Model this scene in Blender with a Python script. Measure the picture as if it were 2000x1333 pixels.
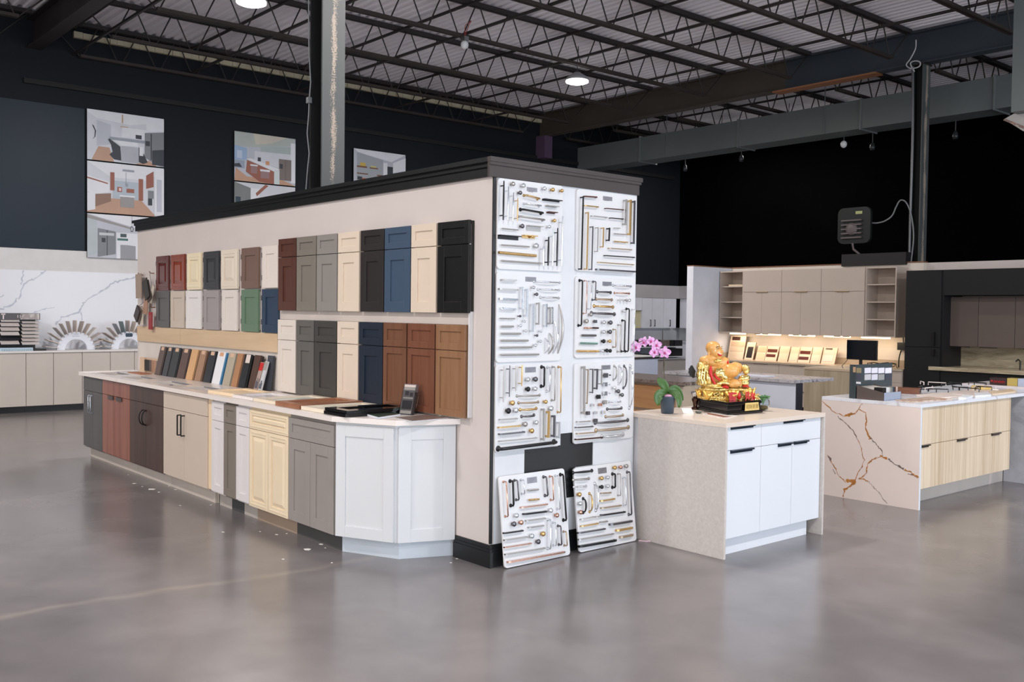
import bpy, math, random
import numpy as np
from mathutils import Vector, Matrix

for o in list(bpy.data.objects): bpy.data.objects.remove(o)
SC = bpy.context.scene
COL = SC.collection
PI = math.pi

# ------------------------------------------------------------------ camera
FPX = 1889.73                       # focal length in pixels of the 2000 px wide frame
YAW, PITCH, ROLL = -0.86194541, -0.03041627, 0.01180469
CAM = np.array([4.784683, -3.93218468, 1.65])
def _rot(y, p, r):
    cy, sy = math.cos(y), math.sin(y); cp, sp = math.cos(p), math.sin(p); cr, sr = math.cos(r), math.sin(r)
    f = np.array([cp*sy, cp*cy, sp]); rt = np.array([cy, -sy, 0.0]); up = np.cross(rt, f)
    return np.array([cr*rt+sr*up, -sr*rt+cr*up, -f])
RM = _rot(YAW, PITCH, ROLL)
cd = bpy.data.cameras.new('camera'); cam = bpy.data.objects.new('camera', cd); COL.objects.link(cam)
cd.sensor_fit = 'HORIZONTAL'; cd.sensor_width = 36.0; cd.lens = FPX/2000*36.0
cd.clip_start = 0.05; cd.clip_end = 200
m = Matrix.Identity(4)
for i in range(3):
    for j in range(3): m[i][j] = RM[j][i]
    m[i][3] = CAM[i]
cam.matrix_world = m
SC.camera = cam

# ------------------------------------------------------------------ view, world, big lights
vs = SC.view_settings
vs.view_transform = 'Standard'; vs.look = 'None'; vs.gamma = 1.0; vs.exposure = 0.0
vs.use_curve_mapping = False
W = bpy.data.worlds.new('world'); SC.world = W; W.use_nodes = True
bg = W.node_tree.nodes['Background']; bg.inputs[0].default_value = (0.75, 0.85, 1.0, 1); bg.inputs[1].default_value = 1.2

def area(name, loc, target, sx, sy, power, color):
    ld = bpy.data.lights.new(name, 'AREA'); ld.shape = 'RECTANGLE'; ld.size = sx; ld.size_y = sy
    ld.energy = power; ld.color = color
    o = bpy.data.objects.new(name, ld); COL.objects.link(o)
    o.location = loc
    d = Vector(target) - Vector(loc)
    o.rotation_euler = d.to_track_quat('-Z', 'Y').to_euler()
    return o
# daylight through the glazed fronts of the hall (behind and to the right of the camera)
area('daylight_east', (13.6, 2.6, 2.3), (0, 2.6, 1.6), 18, 3.6, 1080, (0.80, 0.89, 1.0))
area('daylight_south', (4.0, -13.6, 2.3), (1.0, 0, 1.6), 16, 3.6, 620, (1.0, 0.94, 0.88))
LAMP_W = 170.0                      # each high-bay lamp
LAMP_C = (1.0, 0.94, 0.90)

# ------------------------------------------------------------------ pixel -> place (on a known plane)
def ray(u, v):
    d = np.array([(u-1000)/FPX, -(v-666.5)/FPX, -1.0]); return RM.T @ d
def onp(u, v, ax, val):
    d = ray(u, v); t = (val-CAM[ax])/d[ax]; return CAM + t*d
def PX(u, v, x): p = onp(u, v, 0, x); return float(p[1]), float(p[2])
def PY(u, v, y): p = onp(u, v, 1, y); return float(p[0]), float(p[2])
def PZ(u, v, z): p = onp(u, v, 2, z); return float(p[0]), float(p[1])
def PF(u, v, F, n=0.0):
    O = np.array(F[0]) + n*np.array(F[3]); N = np.array(F[3]); d = ray(u, v)
    t = np.dot(O-CAM, N)/np.dot(d, N); p = CAM + t*d - O
    return float(np.dot(p, F[1])), float(np.dot(p, F[2]))

# ------------------------------------------------------------------ materials
def lin(c):
    c = c/255.0
    return c/12.92 if c <= 0.04045 else ((c+0.055)/1.055)**2.4
def C3(rgb, k=1.0):
    return tuple(min(0.92, lin(v)*k) for v in rgb) + (1.0,)
_M = {}
def base(name):
    mt = bpy.data.materials.new(name); mt.use_nodes = True
    nt = mt.node_tree; b = nt.nodes['Principled BSDF']
    return mt, nt, b
def N(nt, t, **kw):
    n = nt.nodes.new(t)
    for k, v in kw.items():
        if k.startswith('i_'):
            key = k[2:]; key = int(key) if key.isdigit() else key.replace('_', ' ')
            n.inputs[key].default_value = v
        else: setattr(n, k, v)
    return n
def mapped(nt, scale=(1, 1, 1), rot=(0, 0, 0), loc=(0, 0, 0)):
    tc = N(nt, 'ShaderNodeTexCoord'); mp = N(nt, 'ShaderNodeMapping')
    mp.inputs['Scale'].default_value = scale; mp.inputs['Rotation'].default_value = rot; mp.inputs['Location'].default_value = loc
    nt.links.new(tc.outputs['Object'], mp.inputs['Vector']); return mp.outputs['Vector']
def noise(nt, vec, scale, detail=4, rough=0.55, dist=0.0):
    n = N(nt, 'ShaderNodeTexNoise'); n.inputs['Scale'].default_value = scale; n.inputs['Detail'].default_value = detail
    n.inputs['Roughness'].default_value = rough; n.inputs['Distortion'].default_value = dist
    nt.links.new(vec, n.inputs['Vector']); return n.outputs['Fac']
def ramp(nt, fac, stops, interp='LINEAR'):
    r = N(nt, 'ShaderNodeValToRGB'); r.color_ramp.interpolation = interp
    el = r.color_ramp.elements
    while len(el) < len(stops): el.new(0.5)
    for e, (p, c) in zip(el, stops): e.position = p; e.color = c
    nt.links.new(fac, r.inputs['Fac']); return r.outputs['Color']
def bump(nt, b, fac, strength=0.2, dist=0.01):
    bn = N(nt, 'ShaderNodeBump'); bn.inputs['Strength'].default_value = strength; bn.inputs['Distance'].default_value = dist
    nt.links.new(fac, bn.inputs['Height']); nt.links.new(bn.outputs['Normal'], b.inputs['Normal'])
def mix(nt, fac, a, bcol):
    mx = N(nt, 'ShaderNodeMix', data_type='RGBA')
    if isinstance(fac, (int, float)): mx.inputs[0].default_value = fac
    else: nt.links.new(fac, mx.inputs[0])
    for idx, v in ((6, a), (7, bcol)):
        if isinstance(v, tuple): mx.inputs[idx].default_value = v
        else: nt.links.new(v, mx.inputs[idx])
    return mx.outputs[2]
def paint(rgb, rough=0.5, k=1.0, var=0.05, scale=3.0, metal=0.0, spec=0.5):
    key = ('p', tuple(rgb), rough, k, var, scale, metal, spec)
    if key in _M: return _M[key]
    mt, nt, b = base('paint_%d_%d_%d' % tuple(rgb))
    c = C3(rgb, k)
    f = noise(nt, mapped(nt), scale, 3)
    lo = tuple(x*(1-var) for x in c[:3])+(1,); hi = tuple(min(1, x*(1+var)) for x in c[:3])+(1,)
    nt.links.new(ramp(nt, f, [(0.3, lo), (0.7, hi)]), b.inputs['Base Color'])
    b.inputs['Roughness'].default_value = rough; b.inputs['Metallic'].default_value = metal
    b.inputs['Specular IOR Level'].default_value = spec
    _M[key] = mt; return mt
def metal(rgb, rough=0.25):
    return paint(rgb, rough, 1.0, 0.03, 20, 1.0)
def wood(c1, c2, axis='Z', scale=6.0, rough=0.45, k=1.0, stretch=12.0):
    key = ('w', tuple(c1), tuple(c2), axis, scale, rough, k, stretch)
    if key in _M: return _M[key]
    mt, nt, b = base('wood_%d_%d_%d' % tuple(c1))
    s = {'X': (1/stretch, 1, 1), 'Y': (1, 1/stretch, 1), 'Z': (1, 1, 1/stretch)}[axis]
    v = mapped(nt, s)
    f = noise(nt, v, scale*6, 5, 0.6, 0.4); g = noise(nt, v, scale, 2, 0.5, 0.8)
    mth = N(nt, 'ShaderNodeMath', operation='MULTIPLY_ADD'); mth.inputs[1].default_value = 0.55
    nt.links.new(f, mth.inputs[0])
    m2 = N(nt, 'ShaderNodeMath', operation='MULTIPLY'); m2.inputs[1].default_value = 0.45
    nt.links.new(g, m2.inputs[0]); nt.links.new(m2.outputs[0], mth.inputs[2])
    nt.links.new(ramp(nt, mth.outputs[0], [(0.36, C3(c1, k)), (0.62, C3(c2, k))]), b.inputs['Base Color'])
    b.inputs['Roughness'].default_value = rough
    _M[key] = mt; return mt
def stone(c1, c2, c3, scale=3.0, rough=0.3, k=1.0, stretch=(1, 1, 1), det=8):
    key = ('s', tuple(c1), tuple(c2), tuple(c3), scale, rough, k, stretch)
    if key in _M: return _M[key]
    mt, nt, b = base('stone_%d_%d_%d' % tuple(c1))
    f = noise(nt, mapped(nt, stretch), scale, det, 0.62, 0.6)
    nt.links.new(ramp(nt, f, [(0.34, C3(c1, k)), (0.5, C3(c2, k)), (0.66, C3(c3, k))]), b.inputs['Base Color'])
    b.inputs['Roughness'].default_value = rough
    _M[key] = mt; return mt
def veined(basec, veinc, scale, width, rough=0.2, k=1.0, seed=0.0, vein2=None, stretch=(1, 1, 1), amount=1.0):
    mt, nt, b = base('veined_stone_%d_%d_%d' % tuple(basec))
    v = mapped(nt, stretch, (0.3, 0.5, 0.2), (seed, seed*1.7, seed*0.6))
    f = noise(nt, v, scale, 5, 0.5, 0.35)
    a = N(nt, 'ShaderNodeMath', operation='SUBTRACT'); a.inputs[1].default_value = 0.5; nt.links.new(f, a.inputs[0])
    ab = N(nt, 'ShaderNodeMath', operation='ABSOLUTE'); nt.links.new(a.outputs[0], ab.inputs[0])
    w = N(nt, 'ShaderNodeMath', operation='MULTIPLY_ADD'); w.inputs[1].default_value = -1.0/width; w.inputs[2].default_value = 1.0; w.use_clamp = True
    nt.links.new(ab.outputs[0], w.inputs[0])
    g = noise(nt, mapped(nt, (1, 1, 1), (0, 0, 0), (seed+3, 1, 2)), scale*0.8, 3)
    gm = N(nt, 'ShaderNodeMapRange'); gm.inputs[1].default_value = 0.42; gm.inputs[2].default_value = 0.6; nt.links.new(g, gm.inputs[0])
    mu = N(nt, 'ShaderNodeMath', operation='MULTIPLY'); nt.links.new(w.outputs[0], mu.inputs[0]); nt.links.new(gm.outputs[0], mu.inputs[1])
    mu2 = N(nt, 'ShaderNodeMath', operation='MULTIPLY'); mu2.inputs[1].default_value = amount; nt.links.new(mu.outputs[0], mu2.inputs[0])
    vc = C3(veinc, k)
    if vein2:
        h = noise(nt, mapped(nt), 5.0, 3); vc = ramp(nt, h, [(0.42, C3(veinc, k)), (0.58, C3(vein2, k))])
    nt.links.new(mix(nt, mu2.outputs[0], C3(basec, k), vc), b.inputs['Base Color'])
    b.inputs['Roughness'].default_value = rough
    return mt
def emis(rgb, strength, name='lit'):
    mt, nt, b = base(name); b.inputs['Base Color'].default_value = C3(rgb)
    b.inputs['Emission Color'].default_value = tuple(lin(v) for v in rgb)+(1,); b.inputs['Emission Strength'].default_value = strength
    return mt
def glass(rgb=(240, 248, 248), rough=0.02):
    key = ('g', tuple(rgb), rough)
    if key in _M: return _M[key]
    mt, nt, b = base('clear_glass'); b.inputs['Base Color'].default_value = C3(rgb); b.inputs['Roughness'].default_value = rough
    b.inputs['Transmission Weight'].default_value = 1.0; b.inputs['IOR'].default_value = 1.2
    _M[key] = mt; return mt

# ------------------------------------------------------------------ mesh builder
WF = ((0, 0, 0), (1, 0, 0), (0, 0, 1), (0, -1, 0))      # a frame: origin, U (width), V (up), N (outward): here facing -y
def frame(O, U, V=None, Nn=None):
    U = np.array(U, float); U /= np.linalg.norm(U)
    V = np.array((0, 0, 1.0) if V is None else V, float); V /= np.linalg.norm(V)
    Nn = np.cross(U, V) if Nn is None else np.array(Nn, float); Nn = Nn/np.linalg.norm(Nn)
    return (np.array(O, float), U, V, Nn)
def FY(x, y, z=0.0): return frame((x, y, z), (1, 0, 0), (0, 0, 1), (0, -1, 0))    # faces -y, u along +x
def FX(x, y, z=0.0): return frame((x, y, z), (0, 1, 0), (0, 0, 1), (1, 0, 0))     # faces +x, u along +y
def FZ(x, y, z, ang=0.0):                                                        # lies flat, u along ang
    return frame((x, y, z), (math.cos(ang), math.sin(ang), 0), (-math.sin(ang), math.cos(ang), 0), (0, 0, 1))
def at(F, u, v, n=0.0): return np.array(F[0]) + u*np.array(F[1]) + v*np.array(F[2]) + n*np.array(F[3])

class MB:
    def __init__(s): s.v = []; s.f = []; s.m = []; s.s = []
    def add(s, pts, faces, mi=0, smooth=False):
        b = len(s.v); s.v += [tuple(float(c) for c in p) for p in pts]
        for f in faces: s.f.append(tuple(b+i for i in f)); s.m.append(mi); s.s.append(smooth)
        return s
    def hexa(s, p, mi=0):
        return s.add(p, [(0, 3, 2, 1), (4, 5, 6, 7), (0, 1, 5, 4), (1, 2, 6, 5), (2, 3, 7, 6), (3, 0, 4, 7)], mi)
    def box(s, x0, x1, y0, y1, z0, z1, mi=0):
        return s.hexa([(x0, y0, z0), (x1, y0, z0), (x1, y1, z0), (x0, y1, z0), (x0, y0, z1), (x1, y0, z1), (x1, y1, z1), (x0, y1, z1)], mi)
    def fbox(s, F, u0, u1, v0, v1, n0, n1, mi=0, inset=0.0):
        q = [(u0, v0, n0), (u1, v0, n0), (u1, v1, n0), (u0, v1, n0), (u0+inset, v0+inset, n1), (u1-inset, v0+inset, n1), (u1-inset, v1-inset, n1), (u0+inset, v1-inset, n1)]
        return s.hexa([at(F, *a) for a in q], mi)
    def prism(s, F, pts, n0, n1, mi=0):
        k = len(pts); P = [at(F, a, b, n0) for a, b in pts] + [at(F, a, b, n1) for a, b in pts]
        return s.add(P, [tuple(range(k-1, -1, -1)), tuple(range(k, 2*k))] + [(i, (i+1) % k, (i+1) % k+k, i+k) for i in range(k)], mi)
    def face(s, F, pts, n, mi=0):
        return s.add([at(F, a, b, n) for a, b in pts], [tuple(range(len(pts)))], mi)
    def tube(s, pts, r, seg=8, mi=0, radii=None, caps=True, flat=1.0):
        pts = [np.array(p, float) for p in pts]; n = len(pts); V = []
        T0 = pts[1]-pts[0]; T0 /= np.linalg.norm(T0)
        up = np.array((0, 0, 1.0)) if abs(T0[2]) < 0.9 else np.array((1.0, 0, 0))
        a = np.cross(T0, up); a /= np.linalg.norm(a)
        for i in range(n):
            t = pts[min(i+1, n-1)] - pts[max(i-1, 0)]; t = t/(np.linalg.norm(t)+1e-9)
            a = a - t*np.dot(a, t); a /= (np.linalg.norm(a)+1e-9); b = np.cross(t, a)
            rr = radii[i] if radii else r
            for k in range(seg):
                th = 2*PI*k/seg + PI/seg; V.append(pts[i] + rr*(math.cos(th)*a + flat*math.sin(th)*b))
        Fc = [(i*seg+k, i*seg+(k+1) % seg, (i+1)*seg+(k+1) % seg, (i+1)*seg+k) for i in range(n-1) for k in range(seg)]
        s.add(V, Fc, mi, seg > 4)
        if caps: s.add([V[k] for k in range(seg)], [tuple(range(seg-1, -1, -1))], mi); s.add(V[-seg:], [tuple(range(seg))], mi)
        return s
    def lathe(s, c, prof, seg=16, axis=(0, 0, 1), mi=0, smooth=True):
        ax = np.array(axis, float); ax /= np.linalg.norm(ax)
        up = np.array((0, 0, 1.0)) if abs(ax[2]) < 0.9 else np.array((1.0, 0, 0))
        a = np.cross(ax, up); a /= np.linalg.norm(a); b = np.cross(ax, a); c = np.array(c, float); V = []
        for r, h in prof:
            for k in range(seg):
                th = 2*PI*k/seg; V.append(c + ax*h + max(r, 1e-4)*(math.cos(th)*a+math.sin(th)*b))
        Fc = [(i*seg+k, i*seg+(k+1) % seg, (i+1)*seg+(k+1) % seg, (i+1)*seg+k) for i in range(len(prof)-1) for k in range(seg)]
        Fc += [tuple(range(seg-1, -1, -1)), tuple((len(prof)-1)*seg+k for k in range(seg))]
        return s.add(V, Fc, mi, smooth)
    def ell(s, c, r, ax=None, seg=16, rings=10, mi=0, fn=None):
        A = np.eye(3) if ax is None else np.array(ax, float); c = np.array(c, float); V = []
        for i in range(rings+1):
            ph = PI*i/rings
            for k in range(seg):
                th = 2*PI*k/seg; d = np.array([math.sin(ph)*math.cos(th), math.sin(ph)*math.sin(th), math.cos(ph)])
                q = 1.0 if fn is None else fn(d)
                V.append(c + (d[0]*r[0]*A[0] + d[1]*r[1]*A[1] + d[2]*r[2]*A[2])*q)
        Fc = [(i*seg+k, (i+1)*seg+k, (i+1)*seg+(k+1) % seg, i*seg+(k+1) % seg) for i in range(rings) for k in range(seg)]
        return s.add(V, Fc, mi, True)
    def build(s, name, mats, parent=None, bevel=0.0, rel=None):
        if not isinstance(mats, (list, tuple)): mats = [mats]
        off = np.array((0.0, 0, 0))
        if parent is not None: off = np.array(world_loc(parent))
        elif rel is not None: off = np.array(rel, float)
        me = bpy.data.meshes.new(name)
        me.from_pydata([tuple(np.array(p)-off) for p in s.v], [], s.f)
        for mt in mats: me.materials.append(mt)
        me.polygons.foreach_set('material_index', s.m); me.polygons.foreach_set('use_smooth', s.s)
        me.validate(); me.update()
        import bmesh
        bm = bmesh.new(); bm.from_mesh(me); bmesh.ops.recalc_face_normals(bm, faces=bm.faces); bm.to_mesh(me); bm.free()
        o = bpy.data.objects.new(name, me); COL.objects.link(o)
        if parent is not None: o.parent = parent
        elif rel is not None: o.location = rel
        if bevel:
            md = o.modifiers.new('soft_edge', 'BEVEL'); md.width = bevel; md.segments = 2; md.limit_method = 'ANGLE'
        return o
def world_loc(o):
    l = Vector((0, 0, 0))
    while o is not None: l = l + o.location; o = o.parent
    return l
def tag(o, label=None, cat=None, group=None, kind=None):
    if label: o['label'] = label
    if cat: o['category'] = cat
    if group: o['group'] = group
    if kind: o['kind'] = kind
    return o
def thing(name, label, cat, loc, group=None):
    o = bpy.data.objects.new(name, None); COL.objects.link(o); o.location = tuple(float(c) for c in loc)
    o.empty_display_size = 0.1
    return tag(o, label, cat, group)
def struct(o): o['kind'] = 'structure'; return o
def L2(o, label): o['label'] = label; return o

# cabinet / sample fronts: slab, shaker, raised
def front(F, u0, u1, v0, v1, n0=0.0, t=0.02, style='slab', fr=0.057, mb=None):
    mb = mb or MB()
    if style == 'slab': return mb.fbox(F, u0, u1, v0, v1, n0, n0+t)
    w, h = u1-u0, v1-v0; fr = min(fr, w*0.30, h*0.30); rc = t*0.45
    mb.fbox(F, u0, u1, v0, v1, n0, n0+t-rc)
    n1 = n0+t
    mb.fbox(F, u0, u0+fr, v0, v1, n0+t-rc, n1); mb.fbox(F, u1-fr, u1, v0, v1, n0+t-rc, n1)
    mb.fbox(F, u0+fr, u1-fr, v0, v0+fr, n0+t-rc, n1); mb.fbox(F, u0+fr, u1-fr, v1-fr, v1, n0+t-rc, n1)
    if style == 'raised':
        g = fr*0.3
        mb.fbox(F, u0+g*2.02, u1-g*2.02, v0+g, v0+g*2, n1, n1+0.003, 0, 0.002); mb.fbox(F, u0+g*2.02, u1-g*2.02, v1-g*2, v1-g, n1, n1+0.003, 0, 0.002)
        mb.fbox(F, u0+g, u0+g*2, v0+g, v1-g, n1, n1+0.003, 0, 0.002); mb.fbox(F, u1-g*2, u1-g, v0+g, v1-g, n1, n1+0.003, 0, 0.002)
        q = fr+0.006; sl = min(0.03, (w-2*q)*0.25, (h-2*q)*0.25)
        mb.fbox(F, u0+q, u1-q, v0+q, v1-q, n0+t-rc, n1+0.001, 0, sl)
    if style == 'glazed':
        q = fr+0.012
        mb.fbox(F, u0+q, u1-q, v0+q, v1-q, n0+t-rc, n0+t-rc*0.5, 0, 0.004)
    return mb

# writing: block capitals from strokes on a 4 x 6 grid
GL = {'T': [(0, 6, 4, 6), (2, 6, 2, 0)], 'E': [(0, 0, 0, 6), (0, 6, 4, 6), (0, 3, 3, 3), (0, 0, 4, 0)], 'I': [(2, 0, 2, 6)]}
def strokes(mb, F, lines, u0, v0, s, n0, n1, w, mi=0):
    for a, b, c, d in lines:
        p = np.array((u0+a*s, v0+b*s)); q = np.array((u0+c*s, v0+d*s)); t = q-p; L = np.linalg.norm(t)+1e-9; t /= L; nn = np.array((-t[1], t[0]))*w/2
        mb.prism(F, [tuple(p-nn), tuple(q-nn), tuple(q+nn), tuple(p+nn)], n0, n1, mi)
def vein_strip(mb, F, P, w, mi, seed, lim=None, n=0.0006):
    q = random.Random(seed); P = [np.array(p) for p in P]; L = []
    for i in range(len(P)-1):
        for k in range(5):
            t = k/5; p = P[i]*(1-t)+P[i+1]*t; L.append(p+np.array((q.uniform(-1, 1), q.uniform(-1, 1)))*w*1.4)
    L.append(P[-1]); m_ = len(L); lf, rg = [], []
    for i in range(m_):
        t = L[min(i+1, m_-1)]-L[max(i-1, 0)]; t = t/(np.linalg.norm(t)+1e-9); nn = np.array((-t[1], t[0])); ww = w*(0.35+1.1*q.random()**1.5)
        lf.append(L[i]+nn*ww); rg.append(L[i]-nn*ww)
    for i in range(m_-1):
        p4 = [tuple(lf[i]), tuple(lf[i+1]), tuple(rg[i+1]), tuple(rg[i])]
        if lim is None or all(lim[0] < a < lim[1] and lim[2] < c < lim[3] for a, c in p4): mb.add([at(F, a, c, n+0.00004*i) for a, c in p4], [(0, 1, 2, 3)], mi)
rnd = random.Random(7)
# ================================================================== SETTING
XL, XR, YF, YB, ZC = -12.0, 13.8, -13.8, 16.3, 6.3
# floor: polished, patchy grey concrete
mt, nt, b = base('polished_concrete')
v = mapped(nt)
f1 = noise(nt, v, 0.55, 3, 0.5, 0.5); f2 = noise(nt, v, 2.6, 3, 0.5, 0.3); f3 = noise(nt, v, 60, 3, 0.6)
ad = N(nt, 'ShaderNodeMath', operation='MULTIPLY_ADD'); ad.inputs[1].default_value = 0.6; nt.links.new(f1, ad.inputs[0])
m2 = N(nt, 'ShaderNodeMath', operation='MULTIPLY'); m2.inputs[1].default_value = 0.4; nt.links.new(f2, m2.inputs[0]); nt.links.new(m2.outputs[0], ad.inputs[2])
c0 = ramp(nt, ad.outputs[0], [(0.30, C3((100, 96, 96))), (0.5, C3((115, 110, 110))), (0.70, C3((132, 127, 126)))])
# one long pale trowel streak across the slab
sx0, sy0 = PZ(60, 1200, 0); sx1, sy1 = PZ(680, 1098, 0)
dx, dy = sx1-sx0, sy1-sy0; dl = math.hypot(dx, dy); nx, ny = -dy/dl, dx/dl
dp = N(nt, 'ShaderNodeVectorMath', operation='DOT_PRODUCT'); dp.inputs[1].default_value = (nx, ny, 0)
nt.links.new(v, dp.inputs[0])
s1 = N(nt, 'ShaderNodeMath', operation='SUBTRACT'); s1.inputs[1].default_value = nx*sx0+ny*sy0; nt.links.new(dp.outputs['Value'], s1.inputs[0])
wob = N(nt, 'ShaderNodeMath', operation='MULTIPLY_ADD'); wob.inputs[1].default_value = 0.5; wob.inputs[2].default_value = -0.25
nt.links.new(noise(nt, v, 0.9, 3), wob.inputs[0])
s1b = N(nt, 'ShaderNodeMath', operation='ADD'); nt.links.new(s1.outputs[0], s1b.inputs[0]); nt.links.new(wob.outputs[0], s1b.inputs[1])
s2 = N(nt, 'ShaderNodeMath', operation='ABSOLUTE'); nt.links.new(s1b.outputs[0], s2.inputs[0])
s3 = N(nt, 'ShaderNodeMapRange'); s3.inputs[1].default_value = 0.07; s3.inputs[2].default_value = 0.0; s3.inputs[3].default_value = 0; s3.inputs[4].default_value = 0.34; nt.links.new(s2.outputs[0], s3.inputs[0])
s4 = N(nt, 'ShaderNodeMath', operation='MULTIPLY'); nt.links.new(s3.outputs[0], s4.inputs[0]); nt.links.new(f2, s4.inputs[1])
c1 = mix(nt, s4.outputs[0], c0, C3((190, 176, 160)))
sp = ramp(nt, f3, [(0.60, (0, 0, 0, 1)), (0.75, (1, 1, 1, 1))])
c2 = mix(nt, 0.0, c1, C3((90, 88, 88)))
nt.links.new(c2, b.inputs['Base Color'])
rr = N(nt, 'ShaderNodeMapRange'); rr.inputs[3].default_value = 0.16; rr.inputs[4].default_value = 0.28; nt.links.new(f1, rr.inputs[0]); nt.links.new(rr.outputs[0], b.inputs['Roughness'])
b.inputs['Specular IOR Level'].default_value = 0.65
M_FLOOR = mt
fl = struct(MB().box(XL-0.2, XR+0.2, YF-0.2, YB+0.2, -0.12, 0.0).build('floor', M_FLOOR))
# paint flecks stuck to the slab
mb = MB(); r2 = random.Random(3)
spots = [(262, 945, 5), (278, 951, 2), (297, 956, 8), (310, 962, 3), (330, 950, 2), (343, 957, 3), (352, 988, 2), (412, 987, 3), (250, 928, 2), (600, 1074, 6), (627, 1064, 4), (635, 1071, 2), (648, 1100, 2), (553, 1093, 3), (540, 1045, 3), (560, 1043, 2), (436, 1040, 3), (508, 1039, 2), (893, 1092, 2), (880, 1100, 2)]
for u, vv, s in spots:
    x, y = PZ(u, vv, 0); k = 5; w = s*0.0042
    pts = [(x+w*(0.6+r2.random())*math.cos(2*PI*i/k), y+w*0.8*(0.6+r2.random())*math.sin(2*PI*i/k)) for i in range(k)]
    mb.prism(FZ(0, 0, 0), pts, 0.0002, 0.0012)
mb.build('paint_flecks', paint((225, 222, 215), 0.7), fl)

# ceiling: ribbed metal deck, ribs along x
M_DECK = paint((236, 232, 238), 0.6, 1.0, 0.05, 0.6)
mb = MB(); per = 0.152; nP = int((YB-YF+0.4)/per)
V = []; Fc = []
for i in range(nP):
    y0 = YF-0.2+i*per
    for yy, zz in ((y0, 6.27), (y0+0.045, 6.27), (y0+0.075, 6.31), (y0+0.122, 6.31)):
        V += [(XL-0.2, yy, zz), (XR+0.2, yy, zz)]
for i in range(len(V)//2-1): Fc.append((2*i, 2*i+1, 2*i+3, 2*i+2))
mb.add(V, Fc); mb.box(XL-0.2, XR+0.2, YF-0.2, YB+0.2, 6.33, 6.36)
struct(mb.build('ceiling', M_DECK))

# walls
M_BLACKW = paint((15, 21, 28), 0.7, 1.0, 0.10, 0.7, spec=0.3)
M_BACKW = paint((6, 6, 7), 0.95, 1.0, 0.2, 0.7, spec=0.0)
M_DARKP = paint((30, 42, 54), 0.45, 1.0, 0.10, 0.5, spec=0.25)
M_WHITEW = paint((214, 212, 212), 0.6)
M_MARBLE = veined((226, 228, 232), (170, 174, 186), 0.42, 0.016, 0.25, 1.0, 2.3, None, (1, 0.8, 1.25), 0.75)
wl = struct(MB().box(XL-0.2, XL, YF-0.2, YB+0.2, 0, 6.3).build('wall_left', M_BLACKW))
MB().box(XL, XL+0.02, -4.5, 14.0, 2.22, 2.565).build('white_band', M_WHITEW, wl)
mb = MB().box(XL, XL+0.025, -4.5, 14.0, 0.0, 2.22)
for k_i, (pts, w) in enumerate((([(-60, 520), (0, 490), (90, 460), (140, 400), (180, 300), (250, 260), (300, 230), (350, 190)], 0.015), ([(185, 190), (165, 250), (165, 300)], 0.010), ([(420, 600), (470, 545), (600, 510), (640, 440), (700, 390), (800, 340), (880, 280), (960, 265), (1040, 235), (1150, 200)], 0.013), ([(620, 510), (625, 575)], 0.008), ([(250, 512), (340, 490), (420, 470)], 0.009), ([(0, 400), (30, 380)], 0.008))):
    vein_strip(mb, FX(XL+0.025, 0), [PX(a/3.92, 480+c/3.92, XL+0.025) for a, c in pts], w, 1, 50+k_i, None, 0.001)
mb.build('marble_splashback', [paint((226, 228, 234), 0.25, 1.0, 0.01), paint((186, 190, 202), 0.3, 1.0, 0.08, 6)], wl)
for a, c in ((-4.5, 1.12),):
    MB().box(XL, XL+0.03, a, c, 2.57, 4.90).build('dark_panel', M_DARKP, wl)
mb = MB(); r2 = random.Random(11)
y = 0.95
while y < 11.2:
    w = 0.10+0.08*r2.random(); mb.box(XL, XL+0.05+0.03*r2.random(), y, y+w, 6.03, 6.11+0.02*r2.random()); y += w+0.005
mb.build('insulation_strip', paint((196, 186, 160), 0.9), wl)
MB().box(XL, XL+0.06, 0.2, 16.0, 5.18, 5.26).build('ledger_rail', paint((18, 15, 15), 0.7), wl)
wb = struct(MB().box(XL-0.2, XR+0.2, YB, YB+0.2, 0, 6.3).build('wall_back', M_BACKW))
struct(MB().box(XL-0.2, XR+0.2, YF-0.2, YF, 0, 0.3).box(XL-0.2, XR+0.2, YF-0.2, YF, 4.3, 6.3).box(XL-0.2, -6.0, YF-0.2, YF, 0.3, 4.3).box(12.0, XR+0.2, YF-0.2, YF, 0.3, 4.3).build('wall_front', paint((120, 120, 120), 0.7)))
struct(MB().box(XR, XR+0.2, YF-0.2, YB+0.2, 0, 0.3).box(XR, XR+0.2, YF-0.2, YB+0.2, 4.3, 6.3).box(XR, XR+0.2, 12.0, YB+0.2, 0.3, 4.3).box(XR, XR+0.2, YF-0.2, -8.0, 0.3, 4.3).build('wall_right', paint((120, 120, 120), 0.7)))
M_FRAME = paint((50, 52, 54), 0.4)
mb = MB()
for i in range(9):
    yy = -8+i*2.5; mb.box(XR+0.02, XR+0.1, yy-0.04, yy+0.04, 0.3, 4.3)
mb.box(XR+0.02, XR+0.1, -8, 12.0, 0.3, 0.38).box(XR+0.02, XR+0.1, -8, 12.0, 4.22, 4.3).box(XR+0.02, XR+0.1, -8, 12.0, 2.6, 2.68)
struct(mb.build('window_1', M_FRAME))
mb = MB()
for i in range(8):
    xx = -6+i*18/7; mb.box(xx-0.04, xx+0.04, YF-0.1, YF-0.02, 0.3, 4.3)
mb.box(-6, 12, YF-0.1, YF-0.02, 0.3, 0.38).box(-6, 12, YF-0.1, YF-0.02, 4.22, 4.3).box(-6, 12, YF-0.1, YF-0.02, 2.6, 2.68)
struct(mb.build('window_2', M_FRAME))

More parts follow.
